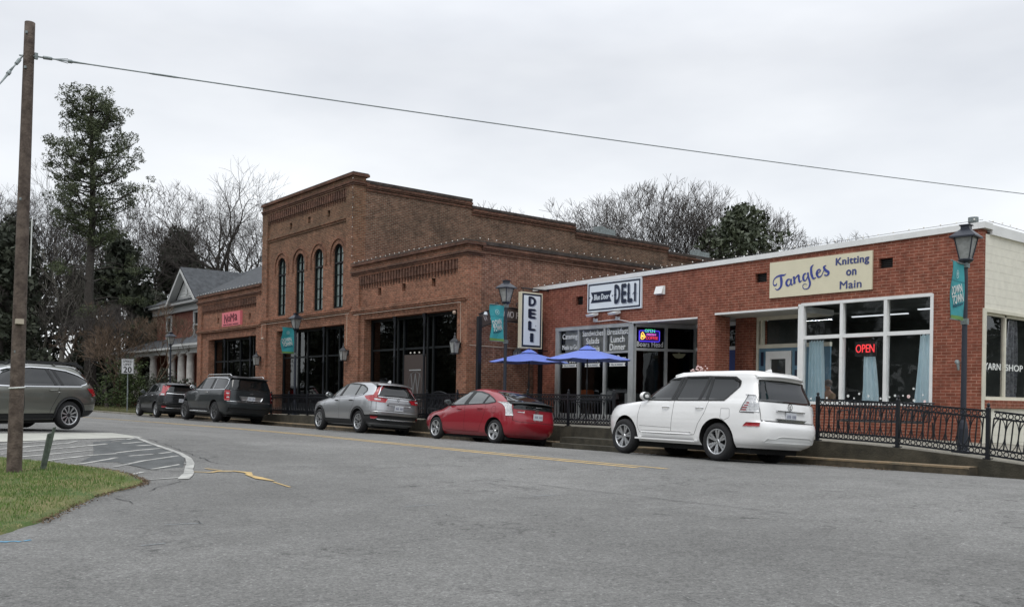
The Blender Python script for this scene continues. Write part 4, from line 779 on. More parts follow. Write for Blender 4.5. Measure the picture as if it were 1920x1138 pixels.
g = MB(); text_mb(g, 'Knitting', (-14.50, y - .006, 5.22), ux, uz, .98, .25, .006, .035); text_mb(g, 'on', (-14.18, y - .006, 4.97), ux, uz, .29, .15, .006, .035); text_mb(g, 'Main', (-14.37, y - .006, 4.62), ux, uz, .64, .21, .006, .016); SB(g, 'lettering', 'text_blue', s, so_)
s = empty('shop_sign', (-49.6, Y0, 5.6), 0, 'pink wall sign reading NoMa on the far brown shopfront', 'sign'); so_ = Vector((49.6, -Y0, -5.6))
g = MB(); y = Y0 - .04; g.box(-50.87, -48.32, y, Y0 + .1, 5.22, 6.0); SB(g, 'panel', 'sign_pink', s, so_)
g = MB(); 
for ch, x, w_, z_, h_ in (('N', -50.5, .42, 5.42, .46), ('o', -50.0, .32, 5.48, .30), ('M', -49.62, .46, 5.46, .44), ('a', -49.05, .36, 5.50, .34)): text_mb(g, ch, (x, y - .01, z_), ux, uz, w_, h_, .01, .01)
for k, (a, w_) in enumerate(((-50.65, .45), (-50.1, .12), (-49.9, .45), (-49.3, .75))): g.box(a, a + w_, y - .008, y, 5.29, 5.345)
SB(g, 'lettering', 'sign_maroon', s, so_)
# hanging DELI sign, faces up the street
s = empty('hanging_sign', (-26.6, 21.95, 4.4), 0, 'tall white hanging sign with DELI in stacked navy letters', 'sign'); 
g = MB(); g.box(-.08, .08, -.53, .49, -1.04, 1.02); g.build('panel', 'sign_cream', s)
g = MB(); g.box(.08, .088, -.48, .44, -.99, .97); g.build('border', 'sign_navy', s)
g = MB(); g.box(.088, .094, -.41, .37, -.92, .90); g.build('face', 'sign_white', s)
g = MB(); g2 = MB()
for ch, z_, w_ in (('D', .53, .30), ('E', .08, .28), ('L', -.37, .28), ('I', -.80, .13)):
    o_ = (.10, -.02 - w_ / 2, z_); text_mb(g2, ch, (.096, o_[1] + .045, z_ - .025), (0, 1, 0), (0, 0, 1), w_, .32, .004, .01 if ch == 'I' else .06); text_mb(g, ch, o_, (0, 1, 0), (0, 0, 1), w_, .32, .006, .01 if ch == 'I' else .06)
    g.add([(.104, o_[1] - .05, z_ + .16), (.104, o_[1] + .03, z_ + .12), (.104, o_[1] + .03, z_ + .20)], [(0, 1, 2)]); g2.add([(.099, o_[1] + w_ + .02, z_ + .14), (.099, o_[1] + w_ + .09, z_ + .17), (.099, o_[1] + w_ + .02, z_ + .20)], [(0, 1, 2)])
g.build('lettering', 'sign_navy', s); g2.build('letter_shadow', 'sign_shadow', s)
g = MB(); g.tube([(0, -.45, 1.16), (0, .85, 1.16)], .03, 6); [g.tube([(0, yy_, 1.0), (0, yy_, 1.18)], .015, 5) for yy_ in (-.38, .35)]; g.tube([(0, -.4, -1.1), (0, .85, -1.1)], .02, 5); g.build('bracket', 'black_iron', s)
# arched alley sign
s = empty('arch_sign', (-26.95, 21.3, 0), R(90), 'brown arched sign with scrollwork on black posts over the alley entrance', 'sign')
g = MB()
g.box(-1.52, -1.38, -.07, .07, .70, 4.42); g.build('post', 'black_iron', s); g = MB(); g.box(1.38, 1.52, -.07, .07, .70, 4.42); g.build('post', 'black_iron', s)
def az(x, r_=3.4): return 4.83 - (r_ - math.sqrt(max(0, r_ * r_ - x * x)))
g = MB(); X_ = rng(-1.45, 1.45, .1)
for a, b in zip(X_, X_[1:]): g.prism([(a, az(a) - .50), (b, az(b) - .50), (b, az(b)), (a, az(a))], -.03, .03)
g.build('board', 'brown_sign', s)
g = MB()
for a, b in zip(X_, X_[1:]):
    for dz in (0, -.5): g.prism([(a, az(a) + dz - .02), (b, az(b) + dz - .02), (b, az(b) + dz + .02), (a, az(a) + dz + .02)], -.05, .05)
for sx_ in (-1, 1):
    for cx_, rr in ((.32, .11), (.66, .09)):
        pts = [(sx_ * cx_ + sx_ * rr * (1 - k / 26) * math.cos(k * .42), 0, az(cx_) + .14 + rr * (1 - k / 26) * math.sin(k * .42)) for k in range(22)]; g.tube(pts, .016, 5)
g.build('scrollwork', 'black_iron', s)
g = MB(); mat('sign_letters', (.42, .38, .36), .5)
for ch, x in (('W', -1.24), ('A', -.98), ('X', -.78), ('H', -.58), ('A', -.40), ('W', -.22), ('O', -.07), ('P', .20), ('A', .40), ('R', .62), ('K', .84)):
    th = -math.asin((x + .08) / 3.4); text_mb(g, ch, (x, -.036, az(x + .08) - .37), ux, uz, .17, .24, .008, -.004, rot=th)
g.build('lettering', 'sign_letters', s)
g = MB(); g.box(.0, .0, 0, 0, 0, 0) if False else g.lathe([(.001, .12), (.08, .1), (.1, 0)], (-1.2, 0, 4.5), 10); g.build('lamp_cap', 'sign_white', s)
# flood lights over the deli window
for i, x in enumerate((-24.0, -22.9)):
    s = empty('flood_light', (x, DY0, 4.32), 0, 'white twin floodlight above the deli window, ' + ('left' if i == 0 else 'right') + ' one of two', 'light', 'floodlights above the deli window')
    g = MB(); g.box(-.09, .09, -.05, 0, -.06, .05); g.tube([(0, -.05, 0), (0, -.12, .05)], .03, 6); g.build('mount', 'white_metal', s)
    g = MB(); g.add([(-.17, -.30, .10), (.17, -.30, .10), (.17, -.06, .16), (-.17, -.06, .16), (-.19, -.34, .17), (.19, -.34, .17), (.17, -.06, .24), (-.17, -.06, .24)], [(0, 3, 2, 1), (4, 5, 6, 7), (0, 1, 5, 4), (1, 2, 6, 5), (2, 3, 7, 6), (3, 0, 4, 7)]); g.build('head', 'white_metal', s)
g = MB(); g.tube([(-24.0, DY0 - .03, 4.26), (-22.9, DY0 - .03, 4.28), (-22.3, DY0 - .03, 4.16), (-21.5, DY0 - .03, 4.14)], .014, 5); tag(g.build('conduit', 'white_metal'), 'thin white conduit feeding the deli floodlights', 'conduit')
# roof vent, standpipe
s = empty('roof_vent', (-11.15, 23.5, 5.95), 0, 'galvanised round roof vent at the corner of the white roof edge', 'vent'); g = MB(); g.lathe([(.075, -.3), (.075, .12), (.12, .13), (.12, .26), (.001, .28)], (0, 0, 0), 14); g.build('pipe', 'galv', s, smooth=False)
s = empty('fire_connection', (-11.1, DY0, 2.55), 0, 'grey hose connection on the red brick wall right of the yarn window', 'pipe'); g = MB(); g.tube([(0, 0, 0), (0, -.12, .02), (.04, -.16, -.02), (.06, -.16, -.18)], [.03, .06, .04, .025], 8); g.build('valve', 'galv', s)
# strings of bulbs along the roof edges
def bulbs(label, pts, sp_=.33, hang=.04):
    t = empty('string_lights', pts[0], 0, label, 'string lights', 'strings of small bulbs along the roof edges'); o = Vector(pts[0]); c = MB(); c.tube([tuple(Vector(p) - o + Vector((0, 0, .03))) for p in pts], .006, 4); c.build('cable', 'cable', t)
    d_ = Vector(pts[-1]) - o; n = min(96, int(d_.length / sp_)); b0 = MB(); b0.ball((0, 0, 0), .020, 5); b = b0.build('bulb', 'bulb', t, smooth=True)
    for k in range(n):
        q_ = b if k == 0 else b.copy()
        if k: COL.objects.link(q_); q_.parent = t
        q_.location = d_ * ((k + .5) / n) + Vector((random.uniform(-.03, .03), 0, .05 + random.uniform(-.015, .02)))
random.seed(2)
bulbs('string of small white bulbs along the white roof edge above the deli and yarn shop', [(DX0, DY0 - .03, 5.75), (DX1, DY0 - .03, 5.95)], .42)
bulbs('string of small bulbs along the cornice of the single-storey brick shopfront', [(-36.0, Y0 - .06, 7.22), (-27.5, Y0 - .06, 7.22)], .36)
bulbs('string of small bulbs along the top of the alley side wall', [(-27.44, 20.0, 7.27), (-27.44, 30.4, 7.27)], .36)
bulbs('vertical string of small bulbs down the corner of the two-storey block', [(-36.06, Y0 - .05, 11.1), (-36.06, Y0 - .05, 7.3)], .42)
bulbs('string of small bulbs along the cornice above the pink sign', [(-54.8, Y0 - .06, 7.22), (-45.7, Y0 - .06, 7.22)], .4)
bulbs('string of small bulbs along the white painted side roof edge', [(DX1 + .03, 23.0, 5.94), (DX1 + .03, 30, 5.94)], .42)
# chimneys on the long side wall
for x_, y_, z_, l in ((-36.3, 34.6, 10.33, 'nearer'), (-36.3, 42.4, 9.95, 'farther')):
    g = MB(); g.box(x_ - .25, x_ + .25, y_ - .2, y_ + .2, z_ - .1, z_ + .42); g.box(x_ - .23, x_ + .23, y_ + .2, y_ + 1.0, z_ - .1, z_ + .34); tag(g.build('chimney', 'galv'), l + ' stubby white flue box on the stepped brick parapet', 'chimney', 'flue boxes on the stepped parapet')

# ------------------------------------------------------------------ fence
def fence_panel(L_):
    p = MB(); H = .93; n = max(4, int(round(L_ / .121))); s_ = L_ / n
    for z in (H, .80, .20, .07): p.box(0, L_, -.016 if z != H else -.024, .016 if z != H else .024, z - .018, z + .018)
    for i in range(n):
        cx = (i + .5) * s_
        for z in (.866, .135): p.ring((cx, 0, z), .054, .016, .018, 12)
    for i in range(n + 1): p.box(i * s_ - .011, i * s_ + .011, -.010, .010, .20, .80)
    for i in range(0, n - 1, 2):
        cx = (i + 1) * s_; pts = [(cx + s_ * 1.0 * math.sin(a) * 1, 0, .50 + .30 * math.cos(a)) for a in [k * math.pi * 2 / 16 for k in range(17)]]; p.tube(pts, .010, 4, False)
    return p
FP = [-45.2 + 1.9 * i for i in range(14)]
def fence(name_label, xs_, y, group='black iron fence runs along the raised pavement'):
    t = empty('iron_fence', (xs_[0], y, 0), 0, name_label, 'fence', group)
    for i, (a, b) in enumerate(zip(xs_, xs_[1:])):
        za, zb = wz(a) + .005, wz(b) + .005; L_ = math.hypot(b - a, zb - za); o = fence_panel(L_ - .06).build('panel', 'black_iron', t); o.location = (a - xs_[0] + .03, 0, za); o.rotation_euler = (0, -math.atan2(zb - za, b - a), 0)
    for x in xs_:
        p = MB(); p.box(-.035, .035, -.035, .035, 0, .98); p.box(-.07, .07, -.07, .07, 0, .02); p.lathe([(.05, .98), (.05, 1.0), (.02, 1.02), (.035, 1.05), (.03, 1.08), (.001, 1.10)], (0, 0, 0), 8); o = p.build('post', 'black_iron', t); o.location = (x - xs_[0], 0, wz(x))
    return t
fence('long black ornamental iron fence between the kerb cars and the brown brick shops', [-51.5 + 1.92 * i for i in range(18)], 18.66)
fence('black ornamental iron fence along the ramp in front of the yarn shop', [-12.3, -10.37, -8.5, -6.6, -4.7], 18.66)
t_ = fence('short black iron fence from the kerb back toward the deli', [-21.1, -20.0], 18.66) if False else None
# ------------------------------------------------------------------ street lamps and banners
def street_lamp(x, y, label, H=4.60):
    z = wz(x); t = empty('street_lamp', (x, y, z), R(8), label, 'street lamp', 'black lantern street lamps along the pavement')
    p = MB(); p.lathe([(.16, 0), (.16, .03), (.115, .06), (.10, .5), (.075, .62), (.058, .68), (.050, H - 1.0), (.045, H - .80), (.06, H - .78), (.06, H - .72), (.035, H - .70)], (0, 0, 0), 12); p.box(-.17, .17, -.17, .17, 0, .03); p.build('pole', 'lamp_metal', t)
    h = MB(); zb = H - .62; zt = H - .16
    for i in range(4):
        a = math.pi / 4 + i * math.pi / 2; h.tube([(.13 * math.cos(a), .13 * math.sin(a), zb), (.25 * math.cos(a), .25 * math.sin(a), zt)], .014, 4)
    h.lathe([(.001, zb - .1), (.06, zb - .08), (.14, zb - .03), (.16, zb), (.14, zb + .02)], (0, 0, 0), 8)
    for r_, z_ in ((.40, zt + .0),):
        o = len(h.v); hh = .255; q_ = .09
        h.add([(-hh, -hh, zt - .01), (hh, -hh, zt - .01), (hh, hh, zt - .01), (-hh, hh, zt - .01), (-q_, -q_, zt + .17), (q_, -q_, zt + .17), (q_, q_, zt + .17), (-q_, q_, zt + .17), (-hh, -hh, zt + .02), (hh, -hh, zt + .02), (hh, hh, zt + .02), (-hh, hh, zt + .02)], [(0, 3, 2, 1), (4, 5, 6, 7), (8, 9, 5, 4), (9, 10, 6, 5), (10, 11, 7, 6), (11, 8, 4, 7), (0, 1, 9, 8), (1, 2, 10, 9), (2, 3, 11, 10), (3, 0, 8, 11)])
    h.box(-.085, .085, -.085, .085, zt + .17, zt + .25); h.box(-.11, .11, -.11, .11, zt + .245, zt + .265); h.build('lantern_frame', 'lamp_metal', t)
    g = MB(); g.add([(s1 * r_, s2 * r_, z_) for r_, z_ in ((.084, zb), (.172, zt)) for s1, s2 in ((-1, -1), (1, -1), (1, 1), (-1, 1))], [(i, (i + 1) % 4, 4 + (i + 1) % 4, 4 + i) for i in range(4)]); g.build('lantern_glass', 'lamp_glass', t)
    return t
street_lamp(-9.30, 19.3, 'black street lamp with teal banner at the right corner of the yarn shop')
street_lamp(-24.38, 19.05, 'black street lamp with teal banner in front of the alley and hanging deli sign')
street_lamp(-40.1, 19.0, 'black street lamp with teal banner before the two-storey brick block')
street_lamp(-56.6, 18.75, 'black street lamp without banner beside the white columned porch')
def banner(x, y, zt, label, wdt=.70, hgt=1.17, seed=1):
    """fabric banner on two short arms, hanging toward the street, readable from +X"""
    t = empty('street_banner', (x, y, zt), R(8), label, 'banner', 'teal downtown banners on the street lamps'); random.seed(seed)
    def yb(u, v): return -(.09 + wdt * (1 - u)) + (.05 * math.sin(v * 7 + seed) * (1 - u) if True else 0)
    def P(u, v, o=0): return (.018 * math.sin(u * 5 + v * 4 + seed) + o, yb(u, v), -v * hgt)
    def strip(u0, u1, v0, v1, o, n=10, k=14):
        mb = MB()
        for s_ in (o, o - .008):
            vs = [P(u0 + (u1 - u0) * i / n, v0 + (v1 - v0) * j / k, s_) for j in range(k + 1) for i in range(n + 1)]; mb.add(vs, [(j * (n + 1) + i, j * (n + 1) + i + 1, (j + 1) * (n + 1) + i + 1, (j + 1) * (n + 1) + i) for j in range(k) for i in range(n)])
        return mb
    strip(0, 1, 0, .955, 0).build('cloth', 'teal', t, smooth=True); strip(0, 1, .935, 1.0, .006, 10, 3).build('hem', 'banner_green', t); strip(0, 1, .32, .327, .006, 10, 1).build('seam', 'banner_dark', t)
    def lay(mb, o=.0):  # drape flat lettering (u right, z up in local metres) over the cloth
        for i, v in enumerate(mb.v): u = v[1] / wdt; vv = -v[2] / hgt; q_ = P(u, vv, .012 + o + v[0]); mb.v[i] = q_
    g = MB(); text_mb(g, 'DOWN', (0, .10 * wdt, -.60 * hgt), (0, 1, 0), (0, 0, 1), .72 * wdt, .15 * hgt, .003, .015, rot=.22); text_mb(g, 'TOWN', (0, .17 * wdt, -.76 * hgt), (0, 1, 0), (0, 0, 1), .72 * wdt, .15 * hgt, .003, .015, rot=.22); lay(g, .004); g.build('lettering', 'flower_white', t)
    g = MB(); text_mb(g, 'Waxhaw', (0, .20 * wdt, -.81 * hgt), (0, 1, 0), (0, 0, 1), .68 * wdt, .055 * hgt, .003, .02, shear=.25, rot=.22); lay(g); g.build('script', 'banner_dark', t)
    g = MB(); g.ring((0, .48 * wdt, -.20 * hgt), .085, .012, .004, 20, 'x'); text_mb(g, 'W', (0, .48 * wdt - .04, -.235 * hgt), (0, 1, 0), (0, 0, 1), .08, .08, .003, .01); lay(g); g.build('emblem', 'banner_light', t)
    g = MB()
    for z_ in (.01, -hgt - .01): g.tube([(0, 0, z_), (0, -wdt - .12, z_)], .014, 6); g.box(-.06, .06, -.07, .07, z_ - .06, z_ + .06)
    g.build('arms', 'galv', t)
banner(-9.30, 19.3, 4.40, 'teal DOWNTOWN banner on the lamp at the right end of the yarn shop', .74, 1.15, 1)
banner(-24.38, 19.05, 4.56, 'teal DOWNTOWN banner on the lamp beside the hanging deli sign', .62, 1.17, 4)
banner(-40.1, 19.0, 4.60, 'teal DOWNTOWN banner on the lamp before the black shopfront', .66, 1.18, 7)
# ------------------------------------------------------------------ umbrellas, tables, benches
def umbrella(x, y, label, rad=1.36, ztop=3.22, zrim=2.72, rz=0):
    z = wz(x); t = empty('patio_umbrella', (x, y, z), rz, label, 'umbrella', 'blue umbrellas in front of the deli'); H = ztop - z; hr = zrim - z
    c = MB(); n = 8; vs = []; ringsR = [.16, .45, .8, 1.1, 1.36]
    for k, r_ in enumerate(ringsR):
        f = r_ / 1.36; zz = H - .09 - (H - .09 - hr) * (f ** 1.12)
        for j in range(n * 4):
            a = j / (n * 4) * 2 * math.pi; seg = (j % 4) / 4; sag = 1 - .055 * math.sin(math.pi * seg) * f; vs.append((rad * f * sag * math.cos(a), rad * f * sag * math.sin(a), zz - .035 * math.sin(math.pi * seg) * f))
    m_ = n * 4; c.add(vs, [(k * m_ + j, k * m_ + (j + 1) % m_, (k + 1) * m_ + (j + 1) % m_, (k + 1) * m_ + j) for k in range(4) for j in range(m_)]); c.build('canopy', 'umbrella_blue', t)
    c = MB(); c.lathe([(.30, H - .125), (.22, H - .07), (.08, H), (.02, H + .01)], (0, 0, 0), 8); c.build('vent_flap', 'umbrella_blue', t)
    c = MB(); c.ball((0, 0, H + .02), .045, 5); c.box(-.07, .07, -.07, .07, H - .01, H + .01); c.build('finial', 'umbrella_dark', t)
    c = MB(); c.tube([(0, 0, 0), (0, 0, H)], .02, 8); c.lathe([(.035, 1.15), (.045, 1.3), (.03, 1.45)], (0, 0, 0), 8); c.build('pole', 'black_iron', t)
    for j in range(n):
        a = j / n * 2 * math.pi; c = MB(); c.tube([(.1 * math.cos(a), .1 * math.sin(a), H - .10), (rad * .97 * math.cos(a), rad * .97 * math.sin(a), hr - .01)], .008, 4); c.build('rib', 'black_iron', t)
    return t
umbrella(-25.5, 21.0, 'blue patio umbrella below the hanging deli sign, left one', 1.42, 3.24, 2.80, R(10))
umbrella(-21.85, 20.4, 'blue patio umbrella in front of the deli window lettering, right one', 1.42, 3.22, 2.78, R(30))
def cafe_table(x, y, label):
    z = wz(x); t = empty('patio_table', (x, y, z), 0, label, 'table', 'black patio tables under the umbrellas'); c = MB(); c.lathe([(.5, .70), (.5, .73), (.03, .73)], (0, 0, 0), 20); c.build('table_top', 'black_iron', t)
    for k in range(4): a = k * math.pi / 2 + .5; c = MB(); c.tube([(.3 * math.cos(a), .3 * math.sin(a), .7), (.12 * math.cos(a), .12 * math.sin(a), .35), (.38 * math.cos(a), .38 * math.sin(a), 0)], .015, 5); c.build('leg', 'black_iron', t)
cafe_table(-25.5, 21.0, 'round black patio table under the left blue umbrella'); cafe_table(-21.85, 20.4, 'round black patio table under the right blue umbrella')
def iron_bench(x, y, label, L_=1.6, arch=False):
    z = wz(x); t = empty('iron_bench', (x, y, z), 0, label, 'bench', 'black metal benches behind the fence')
    n = int(L_ / .085); c = MB()
    for i in range(n): xx = -L_ / 2 + (i + .5) * L_ / n; top = .86 + (.16 * math.sin(math.pi * (i + .5) / n) if arch else 0); c.tube([(xx, .20, .44), (xx, .25, .60), (xx, .30, top)], .013, 4)
    X_ = rng(-L_ / 2, L_ / 2, .1); c.tube([(a, .30, .88 + (.16 * math.sin(math.pi * (a + L_ / 2) / L_) if arch else 0)) for a in X_], .018, 6); c.build('backrest', 'black_iron', t)
    c = MB()
    for i in range(n): xx = -L_ / 2 + (i + .5) * L_ / n; c.tube([(xx, .20, .44), (xx, .0, .42), (xx, -.20, .44), (xx, -.25, .40)], .013, 4)
    c.tube([(-L_ / 2, -.25, .40), (L_ / 2, -.25, .40)], .018, 6); c.build('seat', 'black_iron', t)
    for s1 in (-1, 1):
        for yy_ in (-.22, .22): c = MB(); c.tube([(s1 * L_ / 2, yy_, .42), (s1 * L_ / 2, yy_ * 1.2, 0)], .02, 5); c.build('leg', 'black_iron', t)
        c = MB(); c.tube([(s1 * L_ / 2, .27, .68), (s1 * L_ / 2, 0, .66), (s1 * L_ / 2, -.24, .64), (s1 * L_ / 2, -.25, .42)], .016, 5); c.build('armrest', 'black_iron', t)
iron_bench(-12.55, 21.9, 'black slatted metal bench below the yarn shop window', 2.3); iron_bench(-29.0, 19.25, 'black metal bench with arched back before the right brown shopfront', 1.5, True)
# pink flowering branches at the brick pillar
fl = empty('flower_arrangement', (-18.9, 22.3, wz(-18.9)), 0, 'bunch of pink and white blossom on stems beside the brick pillar', 'flowers')
g = MB(); g.lathe([(.14, 0), (.20, .3), (.22, .55), (.19, .56)], (0, 0, 0), 12); g.build('pot', 'brown_sign', fl)
g = MB(); h = MB(); random.seed(4)
for k in range(90):
    a = random.uniform(0, 6.28); r_ = random.uniform(.05, .62); zt = random.uniform(1.15, 1.72) + (0.12 if r_ < .3 else -.15 * r_); px, py = r_ * math.cos(a), r_ * math.sin(a) * .45; h.tube([(0, 0, .5), (px * .5, py * .5, zt * .65), (px, py, zt)], .006, 3)
    for q_ in range(3): g.ball((px + random.uniform(-.05, .05), py + random.uniform(-.04, .04), zt + random.uniform(-.06, .06)), random.uniform(.015, .035), 4)
g.build('blossoms', 'flower_pink', fl); h.build('stems', 'twig_brown', fl)
# person seated behind the yarn shop window
def skin_body(name, joints, edges, root, m_, parent=None, sub=1):
    me = bpy.data.meshes.new(name); me.from_pydata([j[0] for j in joints], edges, []); o = bpy.data.objects.new(name, me); COL.objects.link(o)
    if parent: o.parent = parent
    s_ = o.modifiers.new('skin', 'SKIN'); s_.use_smooth_shade = True
    for i, j in enumerate(joints): sv = me.skin_vertices[0].data[i]; sv.radius = j[1] if isinstance(j[1], tuple) else (j[1], j[1]); sv.use_root = (i == root)
    b = o.modifiers.new('sub', 'SUBSURF'); b.levels = sub; b.render_levels = sub; me.materials.append(M[m_]); return o
pr = empty('person', (-15.42, 23.95, .80), R(-20), 'person in a tan top sitting with head bowed behind the yarn shop window', 'person')
skin_body('body', [((0, 0, .48), .14), ((0, .02, .75), .15), ((0, 0, .98), .15), ((.01, -.05, 1.10), .055), ((.03, -.08, 1.19), .085), ((.05, -.10, 1.30), .09), ((-.20, -.02, .96), .06), ((-.27, -.12, .72), .048), ((-.05, -.34, .72), .035), ((.20, -.02, .96), .06), ((.28, -.14, .74), .048), ((.08, -.36, .74), .035), ((.0, -.40, .74), .03), ((.04, -.42, .74), .03), ((-.12, -.38, .44), .085), ((-.12, -.42, .06), .06), ((.12, -.38, .44), .085), ((.12, -.42, .06), .06), ((-.12, -.55, .04), .04), ((.12, -.55, .04), .04)], [(0, 1), (1, 2), (2, 3), (3, 4), (4, 5), (2, 6), (6, 7), (7, 8), (2, 9), (9, 10), (10, 11), (8, 12), (11, 13), (0, 14), (14, 15), (15, 18), (0, 16), (16, 17), (17, 19)], 0, 'skin', pr, 2)
skin_body('shirt', [((0, 0, .50), .155), ((0, .02, .75), .168), ((0, 0, .985), .155), ((-.20, -.02, .96), .072), ((-.26, -.10, .76), .06), ((.20, -.02, .96), .072), ((.27, -.12, .78), .06)], [(0, 1), (1, 2), (2, 3), (3, 4), (2, 5), (5, 6)], 0, 'tan_cloth', pr, 2)
g = MB(); g.ball((.04, -.07, 1.29), .115, 8, 1, 1.05, 1.05); g.build('hair', 'hair', pr, smooth=True)
g = MB(); g.box(-.15, -.06, -.17, -.10, .62, 1.0); g.build('apron', 'dark_cloth', pr)
g = MB(); g.box(-.24, .24, -.22, .26, .40, .46); [g.box(s1 * .22 - .02, s1 * .22 + .02, y_ - .02, y_ + .02, 0, .42) for s1 in (-1, 1) for y_ in (-.18, .22)]; g.box(-.24, .24, .24, .28, .46, .95); o = g.build('chair', 'interior_dark'); o.location = pr.location; o.rotation_euler = pr.rotation_euler; tag(o, 'dark chair under the seated person in the yarn shop', 'chair')
# ------------------------------------------------------------------ vehicles
def catmull(P, m):
    out_ = []
    for i in range(len(P) - 1):
        p0 = P[max(i - 1, 0)]; p1 = P[i]; p2 = P[i + 1]; p3 = P[min(i + 2, len(P) - 1)]
        for k in range(m):
            t = k / m; q_ = [.5 * (2 * b + (-a + c) * t + (2 * a - 5 * b + 4 * c - d_) * t * t + (-a + 3 * b - 3 * c + d_) * t ** 3) for a, b, c, d_ in zip(p0, p1, p2, p3)]
            q_[0] = p1[0] + (p2[0] - p1[0]) * t
            for j in range(1, len(q_)): lo, hi = min(p1[j], p2[j]), max(p1[j], p2[j]); q_[j] = max(lo - .01, min(hi + .01, q_[j]))
            out_.append(q_)
    out_.append(list(P[-1])); return out_
class Car:
    """body = stack of rounded plan outlines (z, x_front, x_rear, half_width, exponent_front, exponent_rear); front is -x, near side is -y"""
    def __init__(s, rings, xc, axles, rw, arch, paint):
        s.R = catmull(rings, 5); s.xc = xc; s.ax = axles; s.rw = rw; s.arch = arch; s.paint = paint; s.Z = [r_[0] for r_ in s.R]
    def at(s, z):
        Z = s.Z
        if z <= Z[0]: return s.R[0]
        for i in range(len(Z) - 1):
            if z <= Z[i + 1]: t = (z - Z[i]) / max(1e-6, Z[i + 1] - Z[i]); return [a + (b - a) * t for a, b in zip(s.R[i], s.R[i + 1])]
        return s.R[-1]
    def Y(s, x, z):
        _, xf, xr, w, nf, nr = s.at(z)
        a, n = (s.xc - xf, nf) if x < s.xc else (xr - s.xc, nr); t = min(.9995, abs(x - s.xc) / a); return w * (1 - t ** n) ** (1 / n)
    def X(s, y, z, front=False):
        _, xf, xr, w, nf, nr = s.at(z); n = nf if front else nr; t = min(.9995, abs(y) / w); k = (1 - t ** n) ** (1 / n)
        return s.xc - (s.xc - xf) * k if front else s.xc + (xr - s.xc) * k
    def side(s, x, z, off=0, far=1):
        e = .01; y = s.Y(x, z); nx = -(s.Y(x + e, z) - s.Y(x - e, z)) / (2 * e); nz_ = -(s.Y(x, z + e) - s.Y(x, z - e)) / (2 * e); nx = max(-3, min(3, nx)); nz_ = max(-3, min(3, nz_)); l = math.sqrt(1 + nx * nx + nz_ * nz_)
        return (x + nx / l * off, -(y + off / l) * far, z + nz_ / l * off)
    def end(s, y, z, off=0, front=False):
        e = .01; x = s.X(y, z, front); sg = -1 if front else 1; ny = -sg * (s.X(y + e, z, front) - s.X(y - e, z, front)) / (2 * e); nz_ = -sg * (s.X(y, z + e, front) - s.X(y, z - e, front)) / (2 * e); ny = max(-3, min(3, ny)); nz_ = max(-3, min(3, nz_)); l = math.sqrt(1 + ny * ny + nz_ * nz_)
        return (x + sg * off / l, y + ny / l * off, z + nz_ / l * off)
    def body(s, par):
        def outline(n, k=18):
            P = [(math.cos(a) ** (2 / n), math.sin(a) ** (2 / n)) for a in [math.pi / 2 * i / 300 for i in range(301)]]; P[-1] = (0, 1); P[0] = (1, 0)
            d_ = [0]
            for a, b in zip(P, P[1:]): d_.append(d_[-1] + math.hypot((a[0] - b[0]) * 1.6, a[1] - b[1]))
            T = [d_[-1] * i / k for i in range(k + 1)]; return list(zip(np.interp(T, d_, [p[0] for p in P]), np.interp(T, d_, [p[1] for p in P])))
        vs = []; k = 18
        for z, xf, xr, w, nf, nr in s.R:
            A = outline(nr, k); B = outline(nf, k); af = s.xc - xf; ar = xr - s.xc
            row = [(s.xc + ar * a, w * b, z) for a, b in A[:-1]] + [(s.xc - af * a, w * b, z) for a, b in B[::-1][:-1]] + [(s.xc - af * a, -w * b, z) for a, b in B[:-1]] + [(s.xc + ar * a, -w * b, z) for a, b in A[::-1][:-1]]
            vs += row
        m_ = 4 * k; nR = len(s.R); mb = MB(); mb.sm = True
        mb.add(vs, [(r_ * m_ + j, r_ * m_ + (j + 1) % m_, (r_ + 1) * m_ + (j + 1) % m_, (r_ + 1) * m_ + j) for r_ in range(nR - 1) for j in range(m_)] + [tuple(range(m_ - 1, -1, -1)), tuple(range((nR - 1) * m_, nR * m_))])
        o = mb.build('body', [s.paint, 'under'], par, recalc=True)
        c = MB(); R_ = s.arch
        for ax in s.ax:
            for sd in (-1, 1): c.lathe([(.001, -.36), (R_ * .93, -.36), (R_, -.33), (R_, .33), (.001, .34)], (ax, sd * (s.R[8][3] - .02), s.rw + .01), 40, 'y')
        c.box(-4, 4, -2, 2, -1, s.R[0][0] + .004) if False else None
        co = c.build('cutter', 'under', recalc=True); co.parent = par
        md = o.modifiers.new('b', 'BOOLEAN'); md.operation = 'DIFFERENCE'; md.object = co; md.solver = 'EXACT'; md.material_mode = 'TRANSFER'
        bpy.context.view_layer.update(); dg = bpy.context.evaluated_depsgraph_get(); me = bpy.data.meshes.new_from_object(o.evaluated_get(dg)); o.modifiers.clear(); o.data = me; bpy.data.objects.remove(co)
        for p in me.polygons: p.use_smooth = True
        me.set_sharp_from_angle(angle=R(38)); s.o = o; return o
    def res(s, P, n):
        d_ = [0]
        for a, b in zip(P, P[1:]): d_.append(d_[-1] + math.hypot(a[0] - b[0], a[1] - b[1]))
        T = [d_[-1] * i / n for i in range(n + 1)]; return list(zip(np.interp(T, d_, [p[0] for p in P]), np.interp(T, d_, [p[1] for p in P])))
